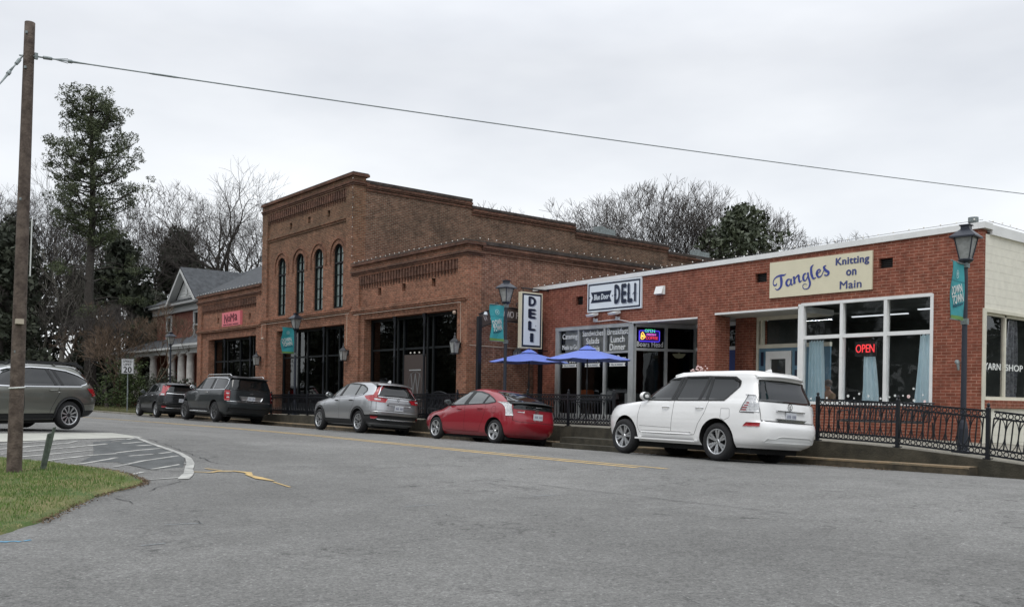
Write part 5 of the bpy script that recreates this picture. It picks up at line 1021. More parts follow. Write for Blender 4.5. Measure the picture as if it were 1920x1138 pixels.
    def patch(s, mb, top, bot, mode='side', off=.006, n=28, m=7, skirt=.012, both=True):
        """thin shell between two outlines drawn on the body surface; side: (x, z), end: (y, z)"""
        A = s.res(top, n); B = s.res(bot, n)
        fn = {'side': lambda p, o: s.side(p[0], p[1], o, 1), 'far': lambda p, o: s.side(p[0], p[1], o, -1), 'end': lambda p, o: s.end(p[0], p[1], o), 'front': lambda p, o: s.end(p[0], p[1], o, True)}
        for md in ([mode, 'far'] if (mode == 'side' and both) else [mode]):
            f = fn[md]; g_ = [[(B[i][0] + (A[i][0] - B[i][0]) * j / m, B[i][1] + (A[i][1] - B[i][1]) * j / m) for i in range(n + 1)] for j in range(m + 1)]
            vs = [f(p, off) for r_ in g_ for p in r_]; w = n + 1
            fs = [(j * w + i, j * w + i + 1, (j + 1) * w + i + 1, (j + 1) * w + i) for j in range(m) for i in range(n)]
            loop = [(0, i) for i in range(w)] + [(j, n) for j in range(1, m + 1)] + [(m, i) for i in range(n - 1, -1, -1)] + [(j, 0) for j in range(m - 1, 0, -1)]
            base = len(vs); vs += [f(g_[j][i], off - skirt) for j, i in loop]; L_ = len(loop)
            fs += [(loop[k][0] * w + loop[k][1], loop[(k + 1) % L_][0] * w + loop[(k + 1) % L_][1], base + (k + 1) % L_, base + k) for k in range(L_)]
            sv = mb.sm; mb.sm = True; mb.add(vs, fs); mb.sm = sv
    def line(s, mb, pts, w=.008, mode='side', off=.002, both=True):
        P = s.res(pts, max(6, int(len(pts) * 6)))
        for md in ([mode, 'far'] if (mode == 'side' and both) else [mode]):
            vs = []
            for i, p in enumerate(P):
                a = P[min(i + 1, len(P) - 1)]; b = P[max(i - 1, 0)]; dx, dz = a[0] - b[0], a[1] - b[1]; l = math.hypot(dx, dz) or 1
                for sg in (1, -1):
                    q_ = (p[0] - dz / l * w / 2 * sg, p[1] + dx / l * w / 2 * sg)
                    vs.append(s.side(q_[0], q_[1], off, 1 if md == 'side' else -1) if md in ('side', 'far') else s.end(q_[0], q_[1], off))
            mb.add(vs, [(2 * i, 2 * i + 1, 2 * i + 3, 2 * i + 2) for i in range(len(P) - 1)])
def wheel(par, x, y, r_, rim_r, out_sign, style, width=.225):
    w = MB(); hw = width / 2; w.sm = True
    w.lathe([(rim_r, -hw + .02), (rim_r + .02, -hw), (r_ - .05, -hw - .004), (r_ - .012, -hw + .03), (r_, -hw + .06), (r_, hw - .06), (r_ - .012, hw - .03), (r_ - .05, hw + .004), (rim_r + .02, hw), (rim_r, hw - .02)], (0, 0, 0), 40, 'y', True)
    t = w.build('wheel', 'tyre', par); t.location = (x, y, r_); t.rotation_euler = (0, random.uniform(0, 6), 0)
    n, twin, col_, hub, wd_ = style; m = MB(); o = out_sign
    m.sm = True; m.cur = 0; m.lathe([(rim_r + .008, o * (hw - .012)), (rim_r - .012, o * (hw - .008)), (rim_r - .02, o * (hw - .03)), (rim_r - .02, -o * hw * .6)], (0, 0, 0), 40, 'y'); m.sm = False
    m.cur = 1; m.lathe([(rim_r - .02, -o * .02), (.001, -o * .02)], (0, 0, 0), 24, 'y')
    m.cur = 0; y1 = o * (hw - .022); y0 = o * (hw - .06)
    for k in range(n):
        for tw in ((-1, 1) if twin else (0,)):
            a = k * 2 * math.pi / n + tw * twin; a2 = k * 2 * math.pi / n + tw * twin * 1.25
            c1, s1, c2, s2 = math.cos(a), math.sin(a), math.cos(a2), math.sin(a2); wi, wo_ = wd_ * .62, wd_
            P = [(.05 * c1 - wi * s1, .05 * s1 + wi * c1), (.05 * c1 + wi * s1, .05 * s1 - wi * c1), ((rim_r - .012) * c2 + wo_ * s2, (rim_r - .012) * s2 - wo_ * c2), ((rim_r - .012) * c2 - wo_ * s2, (rim_r - .012) * s2 + wo_ * c2)]
            m.add([(p[0], y1 - o * .018 * (i < 2), p[1]) for i, p in enumerate(P)] + [(p[0], y0, p[1]) for p in P], [(0, 1, 2, 3), (0, 4, 5, 1), (1, 5, 6, 2), (2, 6, 7, 3), (3, 7, 4, 0)])
    m.cur = 2; m.lathe([(.001, y1 - o * .006), (.045, y1 - o * .008), (.062, y1 - o * .03)], (0, 0, 0), 16, 'y')
    m.build('rim', [col_, 'rim_dark', hub], t)
    return t
def finish_car(c, name, label, loc, rz, roll_, W, wheels, group=None, cat='car'):
    t = c.t; t.location = loc; t.rotation_euler = (roll_, 0, rz); return t
def new_car(name, label, cat='car'):
    return empty(name, (0, 0, 0), 0, label, cat)
def mirror(c, x, z, col_, sc=1.0):
    for sd in (-1, 1):
        y = c.Y(x, z); m = MB(); m.sm = True; m.ball((x - .02, sd * (y + .13), z + .05), .10 * sc, 7, .75, 1.15, .8); m.sm = False; m.cur = 1; m.box(x - .03, x + .02, sd * y - .02, sd * (y + .08) + .0, z - .03, z + .01) if sd > 0 else m.box(x - .03, x + .02, -(y + .08), -y + .02, z - .03, z + .01)
        m.cur = 2; m.lathe([(.001, .0), (.075 * sc, .0), (.085 * sc, -.012)], (0, 0, 0), 16, 'z')
        k = 3 * 16
        for i in range(len(m.v) - k, len(m.v)): v = m.v[i]; m.v[i] = (x + .048 * sc + v[2] * .5, sd * (y + .13) + v[1] * 1.2, z + .05 + v[0] * .9)
        m.build('mirror', [col_, 'rubber', 'car_glass_light'], c.t)
def handles(c, xs_, z, m_='chrome', dz=0):
    for i, x in enumerate(xs_):
        for far_ in (1, -1):
            m = MB(); pts = [c.side(x - .10, z + dz * i, .012, far_), c.side(x - .06, z + dz * i, .040, far_), c.side(x + .07, z + .006 + dz * i, .042, far_), c.side(x + .11, z + .008 + dz * i, .012, far_)]; m.tube(pts, .014, 6); m.build('door_handle', m_, c.t)
def plate(c, z, y0=0, w=.31, h=.16, dx=.012):
    p = MB(); x = c.X(y0, z); x2 = c.X(y0, z + h / 2); x1 = c.X(y0, z - h / 2); d_ = dx + .008
    xm = max(x1, x2, x) + d_
    p.box(xm - .02, xm, y0 - w / 2, y0 + w / 2, z - h / 2, z + h / 2); o = p.build('number_plate', 'plate', c.t)
    q_ = MB(); random.seed(int(z * 1000))
    for k in range(7):
        if k == 3: continue
        yy_ = y0 - w * .38 + k * w * .125; q_.box(xm, xm + .002, yy_, yy_ + w * .075, z - h * .20, z + h * .18); q_.cur = 0
    q_.build('plate_marks', 'plate_text', o)
def wheels_all(c, W, rim_r, style, tw=.225, inset=.05):
    for ax in c.ax:
        for sd in (-1, 1): wheel(c.t, ax, sd * (W / 2 - inset - tw / 2), c.rw, rim_r, sd, style, tw)
def undertray(c, x0, x1, w, z0, z1):
    u = MB(); u.box(x0 + .15, x1 - .1, -w * .98, w * .98, z0 - .05, z1); u.tube([(c.ax[0], -w, c.rw), (c.ax[0], w, c.rw)], .05, 6); u.tube([(c.ax[1], -w, c.rw), (c.ax[1], w, c.rw)], .06, 6); u.build('underbody', 'under', c.t)  # floor box set low and wide to deepen the shade under the car
def arch_trim(c, mb, R_, t_, a0=-8, a1=188, mode='side'):
    for ax in c.ax:
        cz = c.rw + .01; A = [(ax - (R_ + t_) * math.cos(R(a)), cz + (R_ + t_) * math.sin(R(a))) for a in range(a0, a1 + 1, 7)]; B = [(ax - R_ * math.cos(R(a)), cz + R_ * math.sin(R(a))) for a in range(a0, a1 + 1, 7)]
        c.patch(mb, A, B, 'side', .014, 40, 2, .03)
def side_glass(c, top, bot, m_, pillars, trim=None, tw_=.02, frame='rubber'):
    g = MB(); c.patch(g, top, bot, 'side', .006, 48, 8); w_ = g.build('side_windows', m_, c.t)
    p = MB()
    for (a, b) in pillars: c.line(p, [a, b], .075 if len(pillars) < 9 else .05, 'side', .010)
    c.line(p, top, .028, 'side', .009); c.line(p, bot, .028, 'side', .009); p.build('window_frame', frame, w_)
    if trim:
        q_ = MB()
        for T in (trim if isinstance(trim[0], list) else [trim]): c.line(q_, T, tw_, 'side', .014)
        q_.build('window_trim', 'chrome', w_)
    return w_
def place(c, X_, Y_, rz=0, roll_=None, k=1):
    z0 = hz(X_, Y_); 
    if roll_ is None: roll_ = math.atan2(hz(X_, Y_ + .75) - hz(X_, Y_ - .75), 1.5)
    c.t.location = (X_, Y_, z0); c.t.rotation_euler = (roll_, 0, rz); c.t.scale = (k, k, k)
# ---------------- white SUV
t = new_car('parked_car', 'white sport utility vehicle with chrome tailgate strip, parked by the kerb steps')
c = Car([(.30, -2.0, 2.30, .82, 5, 6), (.38, -2.20, 2.46, .885, 4.5, 6), (.46, -2.27, 2.53, .915, 4.2, 6), (.60, -2.30, 2.56, .93, 4.2, 6.5), (.72, -2.31, 2.56, .942, 4.2, 6.5), (.80, -2.30, 2.52, .943, 4.2, 7), (.84, -2.29, 2.475, .943, 4.2, 7.5), (.95, -2.26, 2.46, .938, 4, 8), (1.04, -2.18, 2.45, .930, 3.8, 8), (1.10, -2.02, 2.44, .925, 3.8, 8), (1.15, -1.62, 2.43, .918, 4, 8), (1.19, -1.16, 2.42, .905, 4.5, 8), (1.24, -1.0, 2.40, .885, 5, 8), (1.40, -.76, 2.34, .835, 5, 8), (1.55, -.50, 2.27, .79, 5, 8), (1.68, -.26, 2.22, .765, 6, 9), (1.755, -.06, 2.20, .745, 6, 9), (1.80, .12, 2.16, .715, 6, 8), (1.825, .30, 2.08, .65, 5, 7), (1.84, .5, 1.9, .48, 4, 5), (1.846, .7, 1.6, .2, 3, 3)],
        1.05, (-1.395, 1.395), .385, .46, 'paint_white'); c.t = t; c.body(t); undertray(c, -2.0, 2.2, .72, .24, .5)
top = [(-.90, 1.235), (-.66, 1.42), (-.42, 1.565), (-.12, 1.655), (.4, 1.70), (1.0, 1.705), (1.72, 1.685), (1.86, 1.60), (1.86, 1.50), (1.56, 1.225)]; bot = [(-.90, 1.22), (-.3, 1.20), (.5, 1.205), (1.0, 1.21), (1.56, 1.215)]
side_glass(c, top, bot, 'car_glass', [((.10, 1.21), (.26, 1.69)), ((.20, 1.21), (.36, 1.69)), ((.88, 1.21), (1.04, 1.70)), ((1.08, 1.21), (1.12, 1.70))])
g = MB(); c.patch(g, [(y, 1.66 - .03 * abs(y)) for y in rng(-.66, .66, .1)], [(y, 1.21) for y in rng(-.80, .80, .1)], 'end', .008, 24, 8); g.build('rear_window', 'car_glass', t)
g = MB(); g.sm = True  # roof spoiler over the tailgate
S = [(2.0, 1.835), (2.18, 1.80), (2.34, 1.745), (2.36, 1.715), (2.2, 1.70)]; Yv = rng(-.70, .70, .07); vs = [(x - .16 * (abs(y) / .7) ** 3, y, z - .035 * (y / .7) ** 2 * (1 if z > 1.71 else .5)) for y in Yv for x, z in S]; k = 5
g.add(vs, [(i * k + j, i * k + (j + 1) % k, (i + 1) * k + (j + 1) % k, (i + 1) * k + j) for i in range(len(Yv) - 1) for j in range(k)] + [tuple(range(k)), tuple(range(len(vs) - 1, len(vs) - 1 - k, -1))]); g.build('spoiler', 'paint_white', t)
for yy_ in (1, -1):  # lamp clusters
    g = MB(); 
    c.patch(g, [(2.13, 1.33), (2.26, 1.325)], [(2.00, 1.0), (2.32, 1.0)], 'side' if yy_ > 0 else 'far', .010, 10, 10, both=False); c.patch(g, [(-yy_ * .845, 1.335), (-yy_ * .79, 1.33)], [(-yy_ * .90, 1.0), (-yy_ * .82, 1.0)], 'end', .010, 6, 8)
    lo = g.build('tail_light', 'light_clear', t); g = MB()
    for i, (a, b) in enumerate(((2.03, 2.14), (2.05, 2.15), (2.09, 2.17), (2.13, 2.18))): z = 1.025 + i * .045; c.patch(g, [(a, z + .022), (b, z + .022)], [(a - .01, z), (b, z)], 'side' if yy_ > 0 else 'far', .016, 4, 1, both=False)
    g.build('lamp_segments', 'light_red', lo)
g = MB(); c.line(g, [(2.12, 1.335), (2.08, 1.2), (1.99, .99), (2.30, .985)], .014, 'side', .012); g.build('lamp_outline', 'rubber', t)
g = MB(); c.patch(g, [(2.16, .80), (2.42, .795)], [(2.08, .72), (2.42, .725)], 'side', .012, 8, 3); g.build('reflector', 'light_red', t)
g = MB(); c.line(g, [(-.86, 1.2), (-.92, .9), (-.93, .62), (-.86, .50), (.1, .48)], .009); c.line(g, [(.18, 1.2), (.16, .9), (.12, .48)], .009); c.line(g, [(1.15, 1.2), (1.06, .95), (.90, .72), (.80, .50), (.12, .48)], .009); c.line(g, [(-.86, .64), (.14, .62)], .006); c.line(g, [(1.50, 1.05), (1.72, 1.05), (1.74, .88), (1.6, .82), (1.5, .86), (1.5, 1.05)], .007)
c.line(g, [(-.82, 1.26), (-.80, .845), (.80, .845), (.82, 1.26)], .010, 'end', .002); c.line(g, [(-.80, .835), (.80, .835)], .02, 'end', .001); mat('seam', (.10, .10, .10), .8); g.build('panel_gaps', 'seam', t)
g = MB(); c.patch(g, [(-.80, .555), (.72, .555)], [(-.80, .50), (.72, .50)], 'side', .012, 20, 2); g.build('side_moulding', 'paint_white', t)
g = MB(); g.sm = False
for sd in (-1, 1): g.box(-.92, .86, min(sd * .84, sd * .97), max(sd * .84, sd * .97), .35, .385)
o = g.build('running_board', 'paint_white', t); g = MB()
for sd in (-1, 1): g.box(-.80, .78, min(sd * .86, sd * .955), max(sd * .86, sd * .955), .386, .392)
g.build('step_pad', 'rubber', o)
g = MB(); xx = c.X(0, 1.03) + .01; g.prism([(xx - .02, 1.03), (xx + .03, 1.045), (xx + .03, 1.06), (xx - .02, 1.075)], -.42, .42); xx = c.X(0, .86) + .005; g.prism([(-.46, .90), (-.36, .845), (.36, .845), (.46, .90), (.40, .865), (-.40, .865)], xx, xx + .03, 'x'); g.build('tailgate_trim', 'chrome', t)
g = MB(); g.ring((c.X(0, 1.14) + .014, .0, 1.14), .07, .012, .012, 20, 'x'); g.box(c.X(0, 1.14) + .008, c.X(0, 1.14) + .02, -.012, .008, 1.10, 1.17); g.box(c.X(0, 1.14) + .008, c.X(0, 1.14) + .02, -.012, .04, 1.10, 1.113); g.build('badge', 'chrome', t)
plate(c, .955); mirror(c, -.70, 1.23, 'paint_white', 1.15); handles(c, (-.05, .92), 1.045)
g = MB()
for sd in (-1, 1): g.tube([(-.05, sd * .665, 1.725), (.15, sd * .65, 1.775), (1.0, sd * .65, 1.79), (1.9, sd * .64, 1.775), (2.02, sd * .635, 1.74)], .026, 6)
g.build('roof_rail', 'paint_white', t)
g = MB(); g.prism([(1.75, 1.84), (1.95, 1.83), (1.93, 1.90), (1.88, 1.90)], -.015, .015); g.build('antenna', 'paint_white', t)
g = MB(); c.patch(g, [(-2.16, 1.10), (-1.92, 1.115)], [(-2.22, .96), (-1.98, 1.02)], 'side', .008, 8, 4); g.build('headlight', 'light_clear', t)
g = MB(); c.patch(g, [(y, .50 + .05 * (abs(y) < .5)) for y in rng(-.7, .7, .1)], [(y, .43) for y in rng(-.74, .74, .1)], 'end', .012, 20, 3); g.build('bumper_step', 'white_metal', t)
wheels_all(c, 1.885, .25, (6, .13, 'rim_silver', 'chrome', .026), .25, .035); place(c, -14.55, 17.12, R(-3.5), k=1.085)
# ---------------- red liftback
t = new_car('parked_car', 'red hatchback with split rear glass, parked below the blue umbrellas')
c = Car([(.18, -1.95, 1.85, .74, 4, 5), (.26, -2.16, 2.02, .82, 4.4, 5), (.36, -2.24, 2.10, .855, 4.4, 5), (.52, -2.28, 2.15, .870, 4.3, 4.8), (.66, -2.22, 2.14, .872, 4.0, 4.8), (.76, -2.04, 2.10, .870, 3.8, 5), (.84, -1.72, 2.08, .865, 3.2, 5), (.91, -1.42, 2.07, .855, 3.4, 5), (.97, -1.20, 2.07, .838, 3.8, 5), (1.04, -1.03, 2.06, .812, 4, 5), (1.09, -.92, 2.02, .792, 4, 5), (1.13, -.83, 1.93, .775, 4, 4.6), (1.20, -.68, 1.74, .745, 4, 4.2), (1.28, -.50, 1.48, .705, 4, 4), (1.36, -.28, 1.18, .66, 4, 4), (1.42, -.05, .88, .61, 4, 4), (1.455, .1, .68, .53, 3, 3), (1.475, .22, .52, .38, 3, 3), (1.48, .28, .46, .2, 3, 3)],
        .37, (-1.35, 1.35), .315, .365, 'paint_red'); c.t = t; c.body(t); undertray(c, -1.9, 1.8, .68, .16, .4)
top = [(-1.12, .985), (-.86, 1.10), (-.5, 1.25), (-.15, 1.355), (.15, 1.385), (.5, 1.37), (.85, 1.30), (1.16, 1.18), (1.30, 1.10)]; bot = [(-1.12, .965), (-.6, .975), (0, 1.0), (.6, 1.03), (1.0, 1.045), (1.30, 1.09)]
side_glass(c, top, bot, 'car_glass_light', [((-.86, .97), (-.64, 1.18)), ((-.02, 1.0), (.20, 1.38)), ((.07, 1.0), (.28, 1.38)), ((.80, 1.04), (.92, 1.27))])
g = MB(); c.patch(g, [(y, 1.40 - .05 * y * y) for y in rng(-.50, .50, .1)], [(y, 1.125) for y in rng(-.70, .70, .1)], 'end', .007, 24, 10); g.build('hatch_glass', 'car_glass', t)
g = MB(); c.patch(g, [(y, 1.10) for y in rng(-.66, .66, .1)], [(y, .93) for y in rng(-.69, .69, .1)], 'end', .007, 20, 5); g.build('rear_window', 'car_glass', t)
g = MB(); g.sm = True; S = [(1.88, 1.155), (2.02, 1.135), (2.14, 1.105), (2.14, 1.085), (2.0, 1.09)]; Yv = rng(-.72, .72, .08); vs = [(x - .18 * (abs(y) / .72) ** 2.5, y, z - .03 * (y / .72) ** 2) for y in Yv for x, z in S]
g.add(vs, [(i * 5 + j, i * 5 + (j + 1) % 5, (i + 1) * 5 + (j + 1) % 5, (i + 1) * 5 + j) for i in range(len(Yv) - 1) for j in range(5)] + [tuple(range(5)), tuple(range(len(vs) - 1, len(vs) - 6, -1))]); g.build('spoiler', 'rubber', t)
for yy_ in (1, -1):
    g = MB(); c.patch(g, [(1.70, 1.07), (1.86, 1.09)], [(1.83, .78), (1.95, .74)], 'side' if yy_ > 0 else 'far', .012, 10, 8, both=False); c.patch(g, [(-yy_ * .775, 1.10), (-yy_ * .71, 1.09)], [(-yy_ * .80, .74), (-yy_ * .70, .75)], 'end', .012, 6, 8); lo = g.build('tail_light', 'light_clear', t)
g = MB(); c.line(g, [(-1.0, .96), (-1.02, .7), (-.98, .40), (-.85, .30), (.05, .28)], .009); c.line(g, [(.02, .99), (.06, .7), (.06, .28)], .009); c.line(g, [(.92, 1.04), (.96, .85), (.88, .62), (.78, .45), (.70, .28), (.06, .28)], .009); c.line(g, [(-.70, .92), (-.72, .63), (-.6, .60), (.6, .60), (.72, .63), (.70, .92)], .01, 'end'); c.line(g, [(1.30 + .09 * math.cos(a), .89 + .10 * math.sin(a)) for a in [k * .5 for k in range(14)]], .006); mat('seam_red', (.05, .004, .006), .8); g.build('panel_gaps', 'seam_red', t)
g = MB(); g.ring((c.X(0, .90) + .012, 0, .90), .055, .012, .012, 18, 'x'); g.ring((c.X(0, .90) + .012, 0, .905), .035, .010, .012, 14, 'x'); g.build('badge', 'chrome', t)
g = MB(); c.patch(g, [(-.62, .865), (-.42, .865)], [(-.62, .845), (-.42, .845)], 'end', .006, 4, 1); g.build('badge_text', 'chrome', t)
plate(c, .755); mirror(c, -.78, 1.0, 'rubber', .95); handles(c, (-.22, .72), .87, 'paint_red', .03)
g = MB(); c.patch(g, [(-1.95, .80), (-1.55, .86)], [(-2.05, .68), (-1.75, .76)], 'side', .007, 8, 4); g.build('headlight', 'light_clear', t)
g = MB(); g.tube([(.95, 0, 1.36), (1.0, .0, 1.62)], .004, 4); g.build('antenna', 'rubber', t)
wheels_all(c, 1.745, .215, (5, 0, 'rim_silver', 'chrome', .055), .195, .03); place(c, -22.83, 17.15, R(.8), k=1.09)
# ---------------- compact SUVs
def compact_suv(label, paint, X_, Y_, old=False):
    t = new_car('parked_car', label)
    c = Car([(.24, -1.9, 2.0, .76, 4, 5), (.32, -2.12, 2.16, .85, 4.6, 5), (.42, -2.22, 2.24, .895, 4.6, 5), (.55, -2.27, 2.28, .915, 4.6, 5.2), (.70, -2.29, 2.30, .925, 4.4, 5.5), (.84, -2.26, 2.28, .925, 4.2, 5.5), (.94, -2.14, 2.26, .920, 4.0, 5.5), (1.00, -1.92, 2.25, .915, 3.5, 5.5), (1.05, -1.60, 2.235, .908, 3.6, 5.5), (1.10, -1.20, 2.22, .895, 4, 5.5), (1.15, -1.02, 2.19, .872, 4, 5.5), (1.28, -.80, 2.12, .815, 4.2, 5.2), (1.42, -.53, 2.05, .755, 4.2, 5), (1.53, -.25, 1.98, .705, 4.2, 5), (1.59, -.02, 1.92, .66, 4, 5), (1.63, .2, 1.78, .57, 3.5, 4), (1.655, .4, 1.5, .42, 3, 3), (1.665, .55, 1.3, .2, 3, 3)],
            .85, (-1.33, 1.33), .355, .405, paint); c.t = t; c.body(t); undertray(c, -1.9, 2.0, .7, .22, .45)
    if not old:
        top = [(-1.02, 1.125), (-.80, 1.25), (-.5, 1.41), (-.2, 1.51), (.3, 1.565), (.9, 1.555), (1.30, 1.51), (1.55, 1.42), (1.62, 1.33), (1.5, 1.22)]; bot = [(-1.02, 1.11), (-.4, 1.115), (.3, 1.14), (1.0, 1.165), (1.5, 1.21)]
    else:
        top = [(-1.02, 1.125), (-.80, 1.25), (-.5, 1.41), (-.2, 1.50), (.3, 1.55), (.8, 1.53), (1.2, 1.44), (1.50, 1.32), (1.64, 1.24)]; bot = [(-1.02, 1.11), (-.4, 1.115), (.3, 1.14), (1.0, 1.165), (1.64, 1.23)]
    side_glass(c, top, bot, 'car_glass_light' if not old else 'car_glass', [((-.74, 1.11), (-.58, 1.34)), ((.02, 1.13), (.20, 1.55)), ((.10, 1.13), (.28, 1.55)), ((1.02, 1.165), (1.10, 1.53))], [[(-1.04, 1.10), (-.4, 1.103), (.3, 1.128), (1.0, 1.153), (1.5, 1.205)]] + ([top] if old else []), .016)
    g = MB(); c.patch(g, [(y, 1.57 - .05 * y * y) for y in rng(-.58, .58, .1)], [(y, 1.17 + .02 * (1 - abs(y))) for y in rng(-.74, .74, .1)], 'end', .008, 24, 9); g.build('rear_window', 'car_glass', t)
    g = MB(); g.sm = True; S = [(1.70, 1.63), (1.95, 1.605), (2.10, 1.565), (2.11, 1.545), (1.9, 1.55)]; Yv = rng(-.64, .64, .08); vs = [(x - .16 * (abs(y) / .64) ** 2.5, y, z - .03 * (y / .64) ** 2) for y in Yv for x, z in S]
    g.add(vs, [(i * 5 + j, i * 5 + (j + 1) % 5, (i + 1) * 5 + (j + 1) % 5, (i + 1) * 5 + j) for i in range(len(Yv) - 1) for j in range(5)] + [tuple(range(5)), tuple(range(len(vs) - 1, len(vs) - 6, -1))]); g.build('spoiler', paint, t)
    for yy_ in (1, -1):
        g = MB(); md = 'side' if yy_ > 0 else 'far'
        if not old:
            c.patch(g, [(1.62, 1.165), (1.95, 1.20), (2.12, 1.18)], [(1.62, 1.155), (1.80, 1.06), (2.14, 1.02)], md, .012, 14, 6, both=False); c.patch(g, [(-yy_ * .86, 1.15), (-yy_ * .62, 1.13), (-yy_ * .38, 1.11)], [(-yy_ * .88, 1.01), (-yy_ * .62, .99), (-yy_ * .46, .99)], 'end', .014, 12, 4)
            c.patch(g, [(1.93, 1.53), (1.99, 1.53)], [(1.98, 1.18), (2.10, 1.18)], md, .010, 4, 10, both=False)
        else: c.patch(g, [(1.88, 1.52), (1.97, 1.52)], [(1.80, 1.03), (2.13, 1.03)], md, .012, 6, 14, both=False); c.patch(g, [(-yy_ * .70, 1.50), (-yy_ * .66, 1.50)], [(-yy_ * .88, 1.03), (-yy_ * .74, 1.03)], 'end', .012, 5, 12)
        lo = g.build('tail_light', 'light_red', t)
        if old: g = MB(); c.patch(g, [(-yy_ * .85, 1.12), (-yy_ * .76, 1.12)], [(-yy_ * .88, 1.04), (-yy_ * .76, 1.04)], 'end', .018, 4, 3); g.build('reversing_lamp', 'light_clear', lo)
        else: g = MB(); c.patch(g, [(-yy_ * .78, 1.10), (-yy_ * .62, 1.09)], [(-yy_ * .78, 1.05), (-yy_ * .62, 1.045)], 'end', .019, 4, 2); g.build('reversing_lamp', 'light_clear', lo)
    g = MB(); c.patch(g, [(y, 1.165) for y in rng(-.70, .70, .1)], [(y, 1.135 - (.03 if old else 0)) for y in rng(-.70, .70, .1)], 'end', .018, 20, 2); g.ring((c.X(0, 1.10) + .02, 0, 1.09), .05, .012, .01, 4, 'x')
    if not old: c.patch(g, [(1.96, 1.50), (1.975, 1.50)], [(2.09, 1.19), (2.11, 1.19)], 'side', .014, 2, 8)
    c.patch(g, [(y, .49) for y in rng(-.74, .74, .1)], [(y, .455) for y in rng(-.66, .66, .1)], 'end', .016, 20, 2); g.build('chrome_trim', 'chrome', t)
    g = MB(); arch_trim(c, g, .405, .065); c.patch(g, [(-.92, .42), (.92, .42)], [(-.92, .27), (.92, .27)], 'side', .012, 20, 4); c.patch(g, [(1.75, .58), (2.2, .60)], [(1.75, .32), (2.2, .36)], 'side', .012, 8, 4); c.patch(g, [(-2.15, .5), (-1.78, .5)], [(-2.1, .34), (-1.78, .32)], 'side', .010, 8, 3); c.patch(g, [(y, .60) for y in rng(-.86, .86, .1)], [(y, .34) for y in rng(-.84, .84, .1)], 'end', .012, 24, 4); g.build('lower_cladding', 'rubber', t)
    g = MB(); c.patch(g, [(2.02, .56), (2.14, .56)], [(2.02, .50), (2.12, .47)], 'side', .018, 4, 2); c.patch(g, [(-.84, .55), (-.68, .55)], [(-.82, .48), (-.74, .48)], 'end', .02, 4, 2); c.patch(g, [(.68, .55), (.84, .55)], [(.74, .48), (.82, .48)], 'end', .02, 4, 2); g.build('reflector', 'light_red', t)
    g = MB(); c.patch(g, [(y, .94) for y in rng(-.40, .40, .1)], [(y, .90) for y in rng(-.43, .43, .1)], 'end', .03, 12, 2); c.patch(g, [(y, .74) for y in rng(-.85, .85, .1)], [(y, .70) for y in rng(-.86, .86, .1)], 'end', .012, 18, 2); g.build('tailgate_crease', paint, t)
    g = MB(); c.line(g, [(-.95, 1.1), (-.98, .85), (-.95, .55), (-.85, .43)], .009); c.line(g, [(.08, 1.13), (.10, .8), (.10, .43)], .009); c.line(g, [(1.05, 1.16), (1.04, .95), (.92, .78), (.82, .62), (.78, .43)], .009); c.line(g, [(-.74, 1.14), (-.76, .68), (-.70, .62), (.70, .62), (.76, .68), (.74, 1.14)], .010, 'end'); c.line(g, [(2.02, 1.02), (2.06, .62)], .010); g.build('panel_gaps', 'seam', t)
    plate(c, .83); mirror(c, -.72, 1.14, paint, 1.0); handles(c, (-.10, .85), .99, 'rubber' if not old else 'chrome', .02)
    g = MB(); g.prism([(1.5, 1.66), (1.68, 1.645), (1.66, 1.72), (1.62, 1.72)], -.015, .015); g.build('antenna', 'paint_white' if not old else paint, t)
    g = MB(); c.patch(g, [(-2.08, .98), (-1.72, 1.02)], [(-2.15, .88), (-1.85, .94)], 'side', .008, 8, 4); g.build('headlight', 'light_clear', t)
    wheels_all(c, 1.855, .235, (5, .22, 'rim_silver', 'rim_dark', .024), .225, .035); place(c, X_, Y_, 0, k=1.11); return c
compact_suv('silver compact utility vehicle parked before the right brown shopfront', 'paint_silver', -30.37, 17.02)
compact_suv('dark grey compact utility vehicle with tall red lamps, farthest in the parked row', 'paint_dark', -50.9, 16.6, True)
# ---------------- full-size dark SUV
mat('rim_grey', (.22, .225, .23), .35, metal=.8)
t = new_car('parked_car', 'large dark grey sport utility vehicle before the pink-signed shopfront')
c = Car([(.32, -2.1, 2.55, .88, 4.5, 6), (.42, -2.38, 2.72, .96, 4.2, 6), (.55, -2.46, 2.82, 1.0, 4.2, 6.5), (.72, -2.48, 2.86, 1.02, 4.2, 7), (.82, -2.48, 2.84, 1.03, 4.2, 7), (.88, -2.48, 2.79, 1.03, 4.2, 8), (1.08, -2.46, 2.77, 1.025, 4, 8), (1.17, -2.36, 2.76, 1.015, 4, 8), (1.22, -2.05, 2.75, 1.008, 4, 8), (1.26, -1.6, 2.745, 1.0, 4.5, 8), (1.30, -1.18, 2.735, .985, 5, 8), (1.36, -1.02, 2.72, .955, 5, 8), (1.52, -.78, 2.66, .90, 5, 8), (1.68, -.50, 2.60, .85, 5, 8), (1.79, -.22, 2.55, .81, 5, 8), (1.85, .08, 2.48, .75, 4.5, 7), (1.885, .4, 2.2, .60, 4, 5), (1.90, .7, 1.9, .4, 3, 4), (1.905, .9, 1.6, .2, 3, 3)],
        1.1, (-1.535, 1.535), .41, .475, 'paint_grey'); c.t = t; c.body(t); undertray(c, -2.1, 2.4, .8, .28, .55)
top = [(-1.0, 1.345), (-.76, 1.50), (-.50, 1.64), (-.2, 1.74), (.4, 1.79), (1.3, 1.79), (2.2, 1.765), (2.42, 1.70), (2.45, 1.5), (2.40, 1.33)]; bot = [(-1.0, 1.32), (0, 1.31), (1.0, 1.31), (1.8, 1.32), (2.40, 1.325)]
